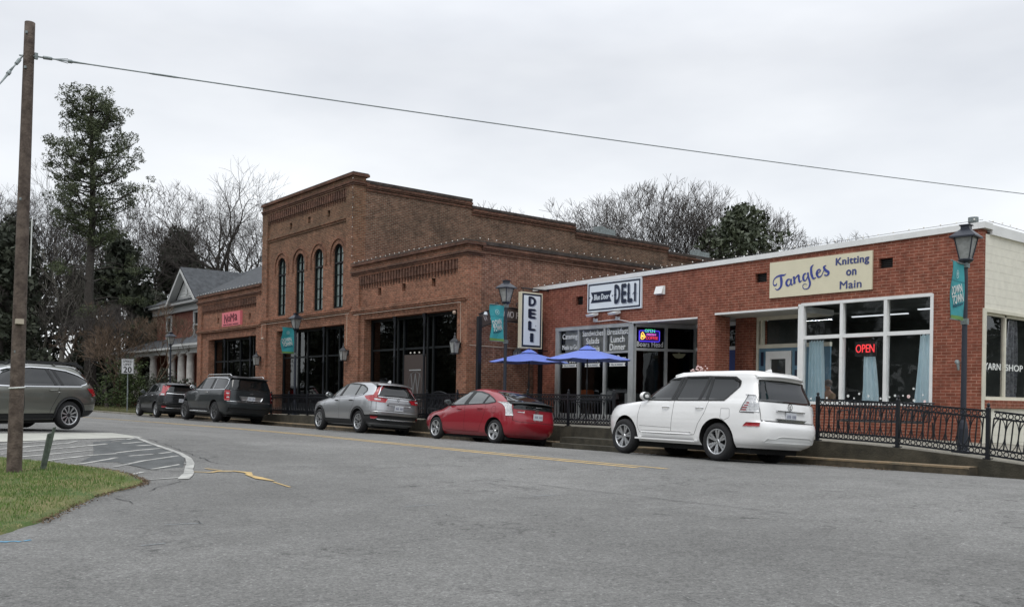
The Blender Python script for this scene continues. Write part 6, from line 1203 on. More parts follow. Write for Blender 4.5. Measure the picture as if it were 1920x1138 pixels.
side_glass(c, top, bot, 'car_glass', [((-.05, 1.31), (.10, 1.78)), ((.08, 1.31), (.20, 1.78)), ((1.0, 1.31), (1.12, 1.79)), ((1.10, 1.31), (1.22, 1.79))], [[(-1.02, 1.295), (0, 1.285), (1.0, 1.285), (1.8, 1.295), (2.40, 1.305)], [(1.33, 1.31), (1.38, 1.78)], top], .022)
g = MB(); c.patch(g, [(y, 1.80 - .05 * y * y) for y in rng(-.76, .76, .1)], [(y, 1.30) for y in rng(-.88, .88, .1)], 'end', .008, 24, 9); g.build('rear_window', 'car_glass', t)
g = MB(); g.sm = True; S = [(2.3, 1.875), (2.52, 1.85), (2.68, 1.81), (2.68, 1.79), (2.45, 1.79)]; Yv = rng(-.78, .78, .08); vs = [(x - .12 * (abs(y) / .78) ** 2.5, y, z - .03 * (y / .78) ** 2) for y in Yv for x, z in S]
g.add(vs, [(i * 5 + j, i * 5 + (j + 1) % 5, (i + 1) * 5 + (j + 1) % 5, (i + 1) * 5 + j) for i in range(len(Yv) - 1) for j in range(5)] + [tuple(range(5)), tuple(range(len(vs) - 1, len(vs) - 6, -1))]); g.build('spoiler', 'rubber', t)
for yy_ in (1, -1):
    g = MB(); md = 'side' if yy_ > 0 else 'far'; c.patch(g, [(2.42, 1.29), (2.66, 1.285)], [(2.50, .88), (2.69, .87)], md, .012, 8, 10, both=False); c.patch(g, [(-yy_ * .965, 1.28), (-yy_ * .86, 1.27)], [(-yy_ * .99, .88), (-yy_ * .88, .88)], 'end', .012, 5, 8); lo = g.build('tail_light', 'light_red', t)
    g = MB(); [c.patch(g, [(-yy_ * .955, z + .05), (-yy_ * .89, z + .05)], [(-yy_ * .96, z), (-yy_ * .89, z)], 'end', .018, 4, 2) for z in (1.13, .98)]; g.build('lamp_segments', 'light_clear', lo)
g = MB(); c.line(g, [(-.98, 1.3), (-1.02, 1.0), (-1.0, .7), (-.9, .52), (.05, .5)], .01); c.line(g, [(.03, 1.31), (.06, .9), (.06, .5)], .01); c.line(g, [(1.12, 1.31), (1.12, 1.0), (.98, .8), (.86, .6), (.82, .5), (.06, .5)], .01); c.line(g, [(-.88, 1.27), (-.88, .80), (.88, .80), (.88, 1.27)], .012, 'end'); g.build('panel_gaps', 'under', t)
g = MB(); c.patch(g, [(y, .60) for y in rng(-.9, .9, .1)], [(y, .42) for y in rng(-.88, .88, .1)], 'end', .012, 20, 3); c.patch(g, [(-.95, .52), (.95, .52)], [(-.95, .40), (.95, .40)], 'side', .01, 14, 2); g.build('lower_cladding', 'rubber', t)
g = MB(); c.patch(g, [(y, .855) for y in rng(-.95, .95, .1)], [(y, .835) for y in rng(-.95, .95, .1)], 'end', .01, 16, 1); g.tube([(-.9, -.98, .40), (.9, -.98, .40)], .03, 6); g.build('chrome_trim', 'chrome', t)
g = MB(); c.patch(g, [(y, 1.07) for y in rng(-.52, .52, .1)], [(y, .90) for y in rng(-.42, .42, .1)], 'end', .004, 12, 3); g.build('plate_recess', 'paint_silver', t)
plate(c, .985, 0, dx=.02); g = MB(); xx = c.X(0, 1.18) + .012; g.prism([(-.09, 1.165), (-.03, 1.165), (-.03, 1.15), (.04, 1.15), (.04, 1.165), (.09, 1.165), (.09, 1.195), (.04, 1.195), (.04, 1.21), (-.03, 1.21), (-.03, 1.195), (-.09, 1.195)], xx, xx + .012, 'x'); g.build('badge', 'chrome', t)
mirror(c, -.76, 1.34, 'chrome', 1.2); handles(c, (-.25, .80), 1.17)
g = MB()
for sd in (-1, 1): g.tube([(.0, sd * .70, 1.85), (.15, sd * .71, 1.93), (2.2, sd * .70, 1.93), (2.35, sd * .69, 1.87)], .02, 6)
g.build('roof_rail', 'chrome', t); wheels_all(c, 2.06, .28, (6, .16, 'rim_grey', 'rim_dark', .016), .27, .035); place(c, -43.2, 16.70, R(2.4), k=1.12)
# ---------------- olive wagon crossing the side street, and the silver car behind it
t = new_car('station_wagon', 'grey-green station wagon with black roof rails passing behind the utility pole')
c = Car([(.24, -1.9, 1.95, .76, 4, 4), (.33, -2.15, 2.22, .85, 3.6, 4), (.45, -2.27, 2.36, .895, 3.4, 4), (.60, -2.32, 2.41, .915, 3.2, 4), (.76, -2.31, 2.42, .92, 3.2, 4), (.88, -2.24, 2.39, .918, 3.2, 4), (.96, -2.02, 2.36, .912, 3.3, 4), (1.01, -1.6, 2.34, .905, 3.5, 4), (1.06, -1.15, 2.32, .892, 4, 4), (1.12, -.98, 2.27, .868, 4, 4), (1.25, -.72, 2.18, .81, 4, 4), (1.38, -.45, 2.08, .755, 4, 4), (1.48, -.18, 1.99, .71, 4, 4), (1.54, .06, 1.90, .665, 4, 4), (1.575, .28, 1.75, .57, 3.5, 4), (1.595, .5, 1.5, .4, 3, 3), (1.60, .65, 1.3, .2, 3, 3)],
        .85, (-1.373, 1.373), .35, .40, 'paint_olive'); c.t = t; c.body(t); undertray(c, -1.9, 1.9, .7, .22, .42)
top = [(-1.0, 1.09), (-.72, 1.235), (-.42, 1.375), (-.12, 1.46), (.4, 1.50), (.9, 1.49), (1.35, 1.44), (1.7, 1.34), (1.92, 1.24), (1.98, 1.18), (1.88, 1.11), (1.7, 1.075)]; bot = [(-1.0, 1.07), (-.3, 1.06), (.4, 1.06), (1.1, 1.065), (1.7, 1.07)]
side_glass(c, top, bot, 'car_glass', [((-.74, 1.06), (-.62, 1.27)), ((.02, 1.06), (.04, 1.49)), ((.98, 1.065), (.80, 1.49)), ((1.16, 1.065), (.98, 1.475))], [top, [(-1.02, 1.05), (-.3, 1.042), (.4, 1.042), (1.1, 1.047), (1.7, 1.055)]], .022)
g = MB(); c.patch(g, [(-.62 + .05 * i, 1.50) for i in range(25)], [(y, 1.12) for y in rng(-.74, .74, .1)], 'end', .008, 20, 8); g.build('rear_window', 'car_glass', t)
g = MB(); c.patch(g, [(-.58 + .05 * i, 1.50) for i in range(24)], [(y, 1.08) for y in rng(-.76, .76, .1)], 'front', .008, 20, 10); g.build('windshield', 'car_glass_light', t)
for yy_ in (1, -1):
    g = MB(); md = 'side' if yy_ > 0 else 'far'; c.patch(g, [(1.90, 1.01), (2.22, 1.02)], [(2.0, .90), (2.26, .82)], md, .012, 10, 6, both=False); c.patch(g, [(-yy_ * .80, 1.02), (-yy_ * .62, 1.02)], [(-yy_ * .82, .82), (-yy_ * .66, .84)], 'end', .012, 5, 6); g.build('tail_light', 'light_red', t)
g = MB(); arch_trim(c, g, .40, .05); c.patch(g, [(-.92, .40), (.92, .40)], [(-.92, .27), (.92, .27)], 'side', .014, 20, 3); c.patch(g, [(1.80, .46), (2.22, .46)], [(1.80, .30), (2.12, .34)], 'side', .012, 8, 3); c.patch(g, [(-2.1, .46), (-1.8, .46)], [(-2.1, .32), (-1.8, .30)], 'side', .012, 6, 3); g.build('lower_cladding', 'rubber', t)
g = MB(); c.line(g, [(-.95, 1.05), (-.98, .8), (-.95, .5), (-.85, .41)], .009); c.line(g, [(.05, 1.06), (.10, .8), (.10, .41)], .009); c.line(g, [(1.05, 1.06), (1.06, .9), (.94, .72), (.84, .55), (.80, .41)], .009); c.line(g, [(1.72, .62), (2.2, .64)], .010); g.build('panel_gaps', 'under', t)
g = MB()
for sd in (-1, 1): g.box(-.15, 1.75, min(sd * .62, sd * .665), max(sd * .62, sd * .665), 1.60, 1.66); g.prism([(-.30, 1.53), (-.12, 1.60), (-.12, 1.66), (.1, 1.66), (-.05, 1.60), (-.2, 1.53)], sd * .64 - .02, sd * .64 + .02); g.prism([(1.70, 1.66), (1.95, 1.53), (1.80, 1.53), (1.6, 1.60)], sd * .64 - .02, sd * .64 + .02)
g.box(.2, .26, -.62, .62, 1.61, 1.64); g.box(1.15, 1.21, -.62, .62, 1.61, 1.64); g.build('roof_rail', 'rubber', t)
mirror(c, -.70, 1.09, 'paint_olive', 1.0); handles(c, (-.12, .88), .93, 'paint_olive', .02)
wheels_all(c, 1.84, .235, (10, 0, 'rim_silver', 'rim_dark', .020), .225, .035)
A_ = R(116); rx, ry = 1.373 * math.cos(A_) - (-.90) * math.sin(A_), 1.373 * math.sin(A_) + (-.90) * math.cos(A_); place(c, -24.82 - rx, 5.80 - ry, A_, 0)
c0 = [o for o in bpy.data.objects if o.get('label', '').startswith('silver compact')][0]
c2 = copy_tree(c0); c2['label'] = 'silver vehicle half hidden behind the grey-green wagon'; c2.location = (-31.2, 3.4, hz(-31.2, 3.4)); c2.rotation_euler = (0, 0, R(96)); c2.scale = (1, 1, 1)
# ------------------------------------------------------------------ utility pole, wires, stub, sign
pb = (-16.81, 3.09, hz(-16.81, 3.09)); pt_ = (-17.10, 3.28, 7.58)
s = empty('utility_pole', pb, 0, 'weathered brown wooden utility pole standing in the corner grass', 'pole'); o_ = Vector(pb); P0 = Vector(pb) - Vector((0, 0, .3)); P1 = Vector(pt_)
g = MB(); g.sm = True; g.tube([tuple(P0 + (P1 - P0) * k / 24 - o_) for k in range(25)], [.116 - .036 * k / 24 for k in range(25)], 18); g.build('shaft', 'wood_pole', s)
g = MB(); q_ = P0 + (P1 - P0) * .225; g.tube([tuple(q_ + Vector((0.112 * math.cos(a), .112 * math.sin(a), .01 * math.sin(a))) - o_) for a in [k * .32 for k in range(21)]], .013, 6); g.build('band', 'flower_white', s)
g = MB(); q_ = P0 + (P1 - P0) * .37; g.box(q_.x - o_.x + .08, q_.x - o_.x + .20, q_.y - o_.y - .08, q_.y - o_.y + .03, q_.z - .1 - o_.z, q_.z - .02 - o_.z); g.build('wood_block', 'pale_wood', s)
g = MB(); u_ = P0 + (P1 - P0) * .46 + Vector((.04, .125, 0)) - o_; v_ = P0 + (P1 - P0) * .58 + Vector((.04, .125, 0)) - o_; g.tube([tuple(u_), tuple(v_)], .012, 5); g.build('conduit', 'flower_white', s)
at_ = P0 + (P1 - P0) * .928
g = MB(); c_ = at_ - o_; g.tube([tuple(c_ + Vector((-.06, -.13, 0))), tuple(c_ + Vector((.08, .13, 0)))], .014, 6); g.box(c_.x + .05, c_.x + .10, c_.y + .07, c_.y + .12, c_.z - .05, c_.z + .05); g.build('eye_bolt', 'galv', s)
for f_ in (.975, .90, .62, .30): c_ = P0 + (P1 - P0) * f_ - o_; g = MB(); g.lathe([(.001, -.02), (.02, -.02), (.02, .02), (.001, .02)], (c_.x + .07, c_.y - .06, c_.z), 6); g.build('bolt', 'galv', s)
def wire(label, a, b, sag, r_=.012, dead=True):
    a, b = Vector(a), Vector(b); o = a; t = empty('overhead_wire', a, 0, label, 'wire'); g = MB(); n = 40; pts = [a + (b - a) * k / n - Vector((0, 0, sag * 4 * (k / n) * (1 - k / n))) - o for k in range(n + 1)]; d_ = (pts[1] - pts[0]).normalized()
    g.tube([tuple(p) for p in pts], r_, 5); g.build('cable', 'galv', t)
    g = MB(); g.tube([tuple(d_ * x) for x in (.0, .12, .13, .26, .27)], [.014, .014, .030, .028, .008], 8); g.tube([tuple(d_ * .28), tuple(d_ * .5 + Vector((0, 0, .035)))], .008, 4); g.tube([tuple(d_ * .28), tuple(d_ * .5 - Vector((0, 0, .035)))], .008, 4); g.tube([tuple(d_ * x) for x in (.5, .56, .57, .85)], [.032, .032, .02, .01], 8)
    if dead: g.tube([tuple(d_ * x) for x in (1.75, 1.85, 2.2, 2.35)], [.01, .018, .018, .01], 8)
    g.build('clamp', 'galv', t)
def wp(D, u, v): return (D * (dv.x + u * rv.x), D * (dv.y + u * rv.y), 1.5 + v * D)
wire('long overhead wire from the pole across the sky to the right', at_ + Vector((.055, .075, 0)), (-11.9, 36.9, 8.47), .12)
wire('short guy wire from the pole going down out of the picture on the left', at_ + Vector((-.02, -.08, 0)), (-15.6, 1.55, 4.4), .02, .012, False)
sb = (-17.04, 3.53, hz(-17.04, 3.53)); g = MB(); g.add([(-.045, -.03, -.1), (.02, -.03, -.1), (.02, .03, -.1), (-.045, .03, -.1), (-.01, .10, .68), (.05, .10, .68), (.05, .16, .70), (-.01, .16, .70)], [(0, 3, 2, 1), (4, 5, 6, 7), (0, 1, 5, 4), (1, 2, 6, 5), (2, 3, 7, 6), (3, 0, 4, 7)])
g.add([(.02, .03, .1), (.04, .03, .1), (.04, .08, .1), (.02, .08, .1), (.04, .17, .78), (.06, .17, .78), (.06, .22, .80), (.04, .22, .80)], [(0, 3, 2, 1), (4, 5, 6, 7), (0, 1, 5, 4), (1, 2, 6, 5), (2, 3, 7, 6), (3, 0, 4, 7)])
mat('post_green', (.07, .09, .07), .8, var=.4, vscale=12); o = g.build('marker_post', 'post_green'); o.location = sb; tag(o, 'short leaning grey-green marker post beside the utility pole', 'post')
sp_ = (-64.6, 18.6, .2); s = empty('speed_sign', sp_, R(60), 'white SPEED LIMIT 20 sign on a thin metal post', 'sign')
g = MB(); g.box(-.03, .03, -.02, .02, 0, 3.55); g.build('post', 'galv', s); g = MB(); g.box(-.40, .40, -.05, -.03, 2.55, 3.55); g.build('panel', 'sign_face', s)
g = MB(); text_mb(g, 'SPEED', (0, -.055, 3.30), ux, uz, .58, .15, .006, .02, align='C'); text_mb(g, 'LIMIT', (0, -.055, 3.09), ux, uz, .50, .15, .006, .02, align='C'); text_mb(g, '20', (0, -.055, 2.63), ux, uz, .50, .38, .006, .03, align='C'); frame_rect(g, -.385, .385, 2.565, 3.535, -.056, .02, .01); g.build('lettering', 'sign_black', s)
s = empty('small_post', (-65.6, 18.9, .2), 0, 'thin grey post left of the speed limit sign', 'post'); g = MB(); g.tube([(0, 0, 0), (0, 0, 1.7)], .04, 6); g.box(-.1, .1, -.02, .02, 1.2, 1.5); g.build('shaft', 'galv', s)
# ------------------------------------------------------------------ house with white columns
H_ = empty('house', (-70, 30, 0), 0, 'red brick house with grey shingle roof, white gable and columned porch', 'house'); HO = Vector((70, -30, 0))
def BH(mb, n_, m_, par=None, **k):
    o = mb.build(n_, m_, par or H_, **k)
    if par is None: o.location = HO
    return o
w = MB(); wall_boxes(w, -82.0, -57.0, .2, 8.5, 26, 26.4, [(-79.4, -78.3, 5.4, 7.8), (-73.0, -72.0, 5.9, 7.9)]); w.box(-82, -57, 26.4, 42, .2, 8.4); BH(w, 'brick_wall', 'house_brick')
f = MB(); f.box(-82.8, -56.4, 25.2, 26.02, 8.55, 8.80); f.box(-82.4, -57, 25.7, 25.98, 8.05, 8.5); f.box(-83, -82.0, 25.2, 43, 8.55, 8.8); BH(f, 'eave_trim', 'siding')
for x0, x1, z0, z1 in ((-79.4, -78.3, 5.4, 7.8), (-73.0, -72.0, 5.9, 7.9)):
    f = MB(); frame_rect(f, x0 - .14, x1 + .14, z0 - .14, z1 + .14, 25.93, .2, .12); f.box(x0, x1, 25.96, 26.04, (z0 + z1) / 2 - .05, (z0 + z1) / 2 + .05); f.box(x0 - .25, x1 + .25, 25.88, 26.0, z0 - .24, z0 - .12); fo = BH(f, 'window', 'siding'); g = MB(); g.quad((x0, 26.1, z0), (x1, 26.1, z0), (x1, 26.1, z1), (x0, 26.1, z1)); g.build('pane', 'car_glass', fo)
r_ = MB(); e0, e1, f0, f1, ze, zr = -83.0, -56.2, 25.1, 43, 8.78, 13.3; R0, R1, ry_ = -73.0, -66.0, 34.2
r_.add([(e0, f0, ze), (e1, f0, ze), (e1, f1, ze), (e0, f1, ze), (R0, ry_, zr), (R1, ry_, zr)], [(0, 1, 5, 4), (1, 2, 5), (2, 3, 4, 5), (3, 0, 4), (0, 3, 2, 1)])
gx, gw, zp = -73.5, 3.1, 11.35  # front gable
r_.add([(gx - gw - .3, f0 - .1, ze - .05), (gx, f0 - .1, zp + .05), (gx + gw + .3, f0 - .1, ze - .05), (gx - gw - .3, f0 - .1, ze - .2), (gx, f0 - .1, zp - .12), (gx + gw + .3, f0 - .1, ze - .2), (gx, ry_, zp + .05), (gx - gw - .3, ry_ - 3, ze - .05), (gx + gw + .3, ry_ - 3, ze - .05)], [(0, 1, 6, 7), (1, 2, 8, 6), (0, 3, 4, 1), (1, 4, 5, 2)])
BH(r_, 'roof', 'shingle')
g = MB(); g.add([(gx - gw + .5, f0 + .45, ze), (gx + gw - .5, f0 + .45, ze), (gx, f0 + .45, zp - .45)], [(0, 1, 2)])
for k in range(9): zz = ze + .1 + k * .24; hw_ = (gw - .5) * (1 - (zz - ze) / (zp - .45 - ze)); g.box(gx - hw_, gx + hw_, f0 + .42, f0 + .45, zz, zz + .02) if hw_ > .1 else None
BH(g, 'gable_siding', 'siding')
g = MB(); g.prism([(gx - gw - .3, ze - .2), (gx, zp - .12), (gx, zp - .36), (gx - gw + .1, ze - .2)], f0 - .14, f0 + .4); g.prism([(gx + gw + .3, ze - .2), (gx, zp - .12), (gx, zp - .36), (gx + gw - .1, ze - .2)][::-1], f0 - .14, f0 + .4); g.box(gx - .22, gx + .22, f0 + .38, f0 + .43, ze + .5, ze + 1.3); BH(g, 'rake_board', 'siding')
g = MB(); g.box(-67.6, -66.9, 33.6, 34.4, 12.5, 14.2); BH(g, 'chimney', 'house_brick')
p = MB(); p.add([(-82.3, 22.3, 4.75), (-66.2, 22.3, 4.75), (-66.2, 26, 6.0), (-82.3, 26, 6.0)], [(0, 1, 2, 3)]); p.add([(-66.2, 22.2, 4.85), (-57, 22.2, 4.85), (-57, 26, 7.7), (-63.2, 26, 7.7)], [(0, 1, 2, 3)]); p.add([(-66.2, 22.2, 4.85), (-63.2, 26, 7.7), (-66.2, 26, 4.85)], [(0, 1, 2)]); BH(p, 'porch_roof', 'shingle')
p = MB(); p.box(-82.4, -57, 22.25, 26, 4.62, 4.76); p.box(-82.0, -57, 22.6, 22.9, 4.30, 4.62); p.box(-67.0, -57, 22.15, 22.5, 4.76, 4.92); BH(p, 'porch_beam', 'siding')
for x in (-81.2, -76.9, -72.5, -68.3, -66.3, -64.5, -62.4, -59.5):
    p = MB(); p.lathe([(.36, 0), (.36, .12), (.28, .2), (.27, 2.4), (.235, 3.1), (.30, 3.18), (.34, 3.3)], (x, 22.75, 1.0), 14); BH(p, 'column', 'stone_col', smooth=True)
p = MB(); p.box(-82, -57, 22.3, 26, .1, 1.0); BH(p, 'porch_base', 'house_brick')
# low wall with railing and far shed by the trees
g = MB(); g.box(-96, -84, 21.0, 21.3, .1, .8); [g.box(-96 + k * .45, -95.9 + k * .45, 21.1, 21.2, .8, 1.7) for k in range(27)]; g.box(-96, -84, 21.08, 21.22, 1.65, 1.75); tag(g.build('picket_railing', 'siding'), 'low white railing under the dark trees beyond the wagon', 'railing')
s = empty('shed', (-99, 24, 0), 0, 'small grey shed roof under the dark trees behind the railing', 'shed'); g = MB(); g.box(-4, 4, -2, 3, 0, 2.4); g.build('wall', 'concrete', s); g = MB(); g.add([(-4.6, -2.6, 2.4), (4.6, -2.6, 2.4), (4.6, 3.6, 2.4), (-4.6, 3.6, 2.4), (-4.6, .5, 3.4), (4.6, .5, 3.4)], [(0, 1, 5, 4), (2, 3, 4, 5), (0, 4, 3), (1, 2, 5), (0, 3, 2, 1)]); g.build('roof', 'shingle', s)
# ------------------------------------------------------------------ trees
def bare_tree(seed, H, spread, trunk=.22, depth=6, forks=(2, 3), up=.55, base=.25, droop=0, crown=None):
    rnd = random.Random(seed); T = MB(); W = MB()
    def grow(p, d_, L_, r_, lv):
        n = 3 if lv > 1 else 2; pts = [p]; q_ = p.copy(); dd = d_.copy()
        for i in range(n):
            dd = (dd + Vector((rnd.gauss(0, .13), rnd.gauss(0, .13), rnd.gauss(.03, .08) - droop * (lv < 3)))).normalized(); q_ = q_ + dd * (L_ / n); pts.append(q_.copy())
        r1 = r_ * .66; mb = T if r_ > .05 else W; mb.tube([tuple(x) for x in pts], [r_ + (r1 - r_) * k / n for k in range(n + 1)], 6 if r_ > .08 else (4 if r_ > .03 else 3), False)
        if lv == 0: return
        k = rnd.choice(forks) + (1 if lv <= 2 and rnd.random() < .6 else 0); a0 = rnd.uniform(0, 6.28)
        for j in range(k):
            a = a0 + j * 6.28 / k + rnd.uniform(-.5, .5); ax = dd.orthogonal().normalized(); ax.rotate(Matrix.Rotation(a, 3, dd)); tilt = rnd.uniform(.28, .62) * spread
            nd = (dd * math.cos(tilt) + ax * math.sin(tilt)); nd.z += up * .25; nd.normalize(); start = pts[-1] if j < 2 or lv < 2 else pts[-2]
            grow(start.copy(), nd, L_ * rnd.uniform(.70, .88), max(.009, r1 * rnd.uniform(.68, .92)), lv - 1)
    grow(Vector((0, 0, -.2)), Vector((rnd.uniform(-.05, .05), rnd.uniform(-.05, .05), 1)).normalized(), H * base, trunk, depth)
    mz = max(v[2] for v in W.v); f = H / mz
    for mb in (T, W): mb.v = [(v[0] * f, v[1] * f, v[2] * f) for v in mb.v]
    if crown:  # keep the crown inside a rounded outline
        rc = crown * H; cz = H * .60; rz2 = H * .42
        for mb in (T, W):
            for i, v in enumerate(mb.v):
                k = math.sqrt((v[0] / rc) ** 2 + (v[1] / rc) ** 2 + ((v[2] - cz) / rz2) ** 2)
                if k > .8 and v[2] > H * .3: q_ = (.8 + .28 * (1 - math.exp(-(k - .8) / .3))) / k; mb.v[i] = (v[0] * q_, v[1] * q_, cz + (v[2] - cz) * q_)
    return T, W
def put_tree(name, T, W, loc, label, cat='tree', group=None, tm='bark', wm='twig', wname='twigs', rz=0, extra=None):
    t = empty(name, loc, rz, label, cat, group); T.build('trunk', tm, t, smooth=True) if T.v else None; W.build(wname, wm, t); return t
def leafy(seed, clumps, n_per, leaf_, stretch=(1, 1, 1), needle=False):
    """many small faces scattered through clumps (centre, radius)"""
    rnd = np.random.default_rng(seed); vs = []; fs = []
    for (c, r_) in clumps:
        n = int(n_per * (r_ ** 2)); p = rnd.normal(size=(n, 3)); p /= np.linalg.norm(p, axis=1)[:, None]; rad = r_ * rnd.uniform(.25, 1, n) ** .5; p = p * rad[:, None] * np.array(stretch) + np.array(c)
        a = rnd.normal(size=(n, 3)); a /= np.linalg.norm(a, axis=1)[:, None]; b = np.cross(a, rnd.normal(size=(n, 3))); b /= np.linalg.norm(b, axis=1)[:, None]; s_ = leaf_ * rnd.uniform(.6, 1.4, n)[:, None]; bw = .28 if needle else .55
        for k in range(n):
            o = len(vs); q_ = p[k]; A = a[k] * s_[k]; B = b[k] * s_[k] * bw; vs += [tuple(q_ - A), tuple(q_ + B), tuple(q_ + A), tuple(q_ - B)]; fs.append((o, o + 1, o + 2, o + 3))
    mb = MB(); mb.add(vs, fs); return mb
# tall pine
rnd = random.Random(21); T = MB(); tp = [(.25 * math.sin(k * .5), .15 * math.cos(k * .7), k * 24.6 / 14) for k in range(15)]; T.tube(tp, [.48 - .028 * k for k in range(14)] + [.05], 9); cl = []
for k in range(58):
    f = (k + rnd.uniform(-1, 1)) / 58; z = 13.2 + 11.0 * max(0, f) ** .85; a = k * 2.4 + rnd.uniform(-.6, .6); Lb = 4.0 * math.sqrt(max(.04, 1 - ((f - .42) / .66) ** 2)) * rnd.uniform(.45, 1.02)
    p0 = Vector((0, 0, z - Lb * .35)); p1 = p0 + Vector((math.cos(a) * Lb * .5, math.sin(a) * Lb * .5, Lb * .10)); p2 = p0 + Vector((math.cos(a) * Lb, math.sin(a) * Lb, Lb * .40)); T.tube([tuple(p0), tuple(p1), tuple(p2)], [.10, .06, .02], 4, False)
    for q_ in range(11): t = rnd.uniform(.3, 1.0); c = p0 + (p2 - p0) * t + Vector((rnd.gauss(0, .42), rnd.gauss(0, .42), rnd.gauss(.2, .34))); cl.append((tuple(c), rnd.uniform(.26, .60)))
for k in range(13):
    z = rnd.uniform(6.5, 13); a = rnd.uniform(0, 6.28); Lb = rnd.uniform(2.0, 4.6); p0 = Vector((0, 0, z)); p2 = p0 + Vector((math.cos(a) * Lb, math.sin(a) * Lb, Lb * rnd.uniform(-.1, .25))); T.tube([tuple(p0), tuple((p0 + p2) / 2 + Vector((0, 0, .3))), tuple(p2)], [.08, .05, .02], 4, False)
    for q_ in range(6): c = p2 + Vector((rnd.gauss(0, .45), rnd.gauss(0, .45), rnd.gauss(.1, .25))); cl.append((tuple(c), rnd.uniform(.25, .5)))
put_tree('pine_tree', T, leafy(5, cl, 300, .11, (1, 1, .75), True), (-81.5, 20.4, 0), 'tall pine with open crown rising above the other trees on the left', group=None, wm='needles', wname='crown').scale = (1.05, 1.05, 1.06)
# multi-stemmed pale tree
T, W = bare_tree(7, 15, 1.1, .26, 6, (2, 3), .7, .13); T2, W2 = bare_tree(9, 13, 1.0, .2, 6, (2, 3), .8, .2)
for mbx, src in ((T, T2), (W, W2)): mbx.add([(v[0] + 1.0, v[1] + .8, v[2]) for v in src.v], src.f)
put_tree('bare_tree', T, W, (-91.5, 20.5, .1), 'pale multi-stemmed bare tree in front of the dark evergreens', tm='bark_grey', wm='bark_grey')
# dark evergreens
def cedar(seed, H, Rr):
    rnd = random.Random(seed); T = MB(); T.tube([(0, 0, 0), (0, 0, H * .9)], [.3, .05], 6); cl = []
    n = int(H * 11)
    for k in range(n):
        z = H * (.06 + .94 * rnd.random() ** 1.05); f = z / H; rr = Rr * (1 - f) ** .55 * (1 if f > .2 else .9); a = rnd.uniform(0, 6.28); d_ = rr * rnd.uniform(.35, 1.05); cl.append(((d_ * math.cos(a), d_ * math.sin(a), z), rnd.uniform(.5, 1.15)))
    return T, leafy(seed, cl, 70, .25, (1, 1, .8))
proto = {}
for k, (H, Rr) in enumerate(((14, 4.6), (16.5, 4.8), (11, 4.0))): proto[k] = cedar(30 + k, H, Rr)
EV = [(-83, 14.2, 0, 'dark evergreen just left of the pale multi-stemmed tree'), (-106, 16.5, 1, 'dark evergreen behind the pale multi-stemmed tree, farther one'), (-88, 24.5, 0, 'dark evergreen at the left end, behind the wagon roof'), (-96, 17.5, 1, 'dark evergreen directly behind the pale multi-stemmed tree'), (-93, 29, 2, 'low dark evergreen left of the white gable'), (-101, 24, 0, 'dark evergreen behind the tall pine trunk'), (-104, 11, 1, 'dark evergreen partly behind the utility pole'), (-90, 9, 0, 'dark evergreen left of the utility pole'), (-86, 31.5, 2, 'dark evergreen between pine trunk and house eave'), (-98, 33, 1, 'tall dark evergreen behind the house gable'), (-109, 33, 0, 'farthest dark evergreen behind the bare crowns'), (-112, 20, 1, 'far dark evergreen between pine and pole'), (-97, 4, 2, 'dark evergreen at the picture edge beyond the wagon')]
first = {}
for i, (x, y, k, l) in enumerate(EV):
    l = l.replace('at the left end, ', '').replace('at the picture edge ', '')
    if k not in first: first[k] = put_tree('evergreen_tree', *proto[k], (x, y, 0), l, group='dark evergreens at the left of the street', wm='leaf_dark', wname='crown'); continue
    c = copy_tree(first[k]); c.location = (x, y, 0); c['label'] = l; s_ = .9 + .05 * (i % 5); c.scale = (s_, s_, s_ * (1 + .04 * (i % 3))); c.rotation_euler = (0, 0, i * 1.3)
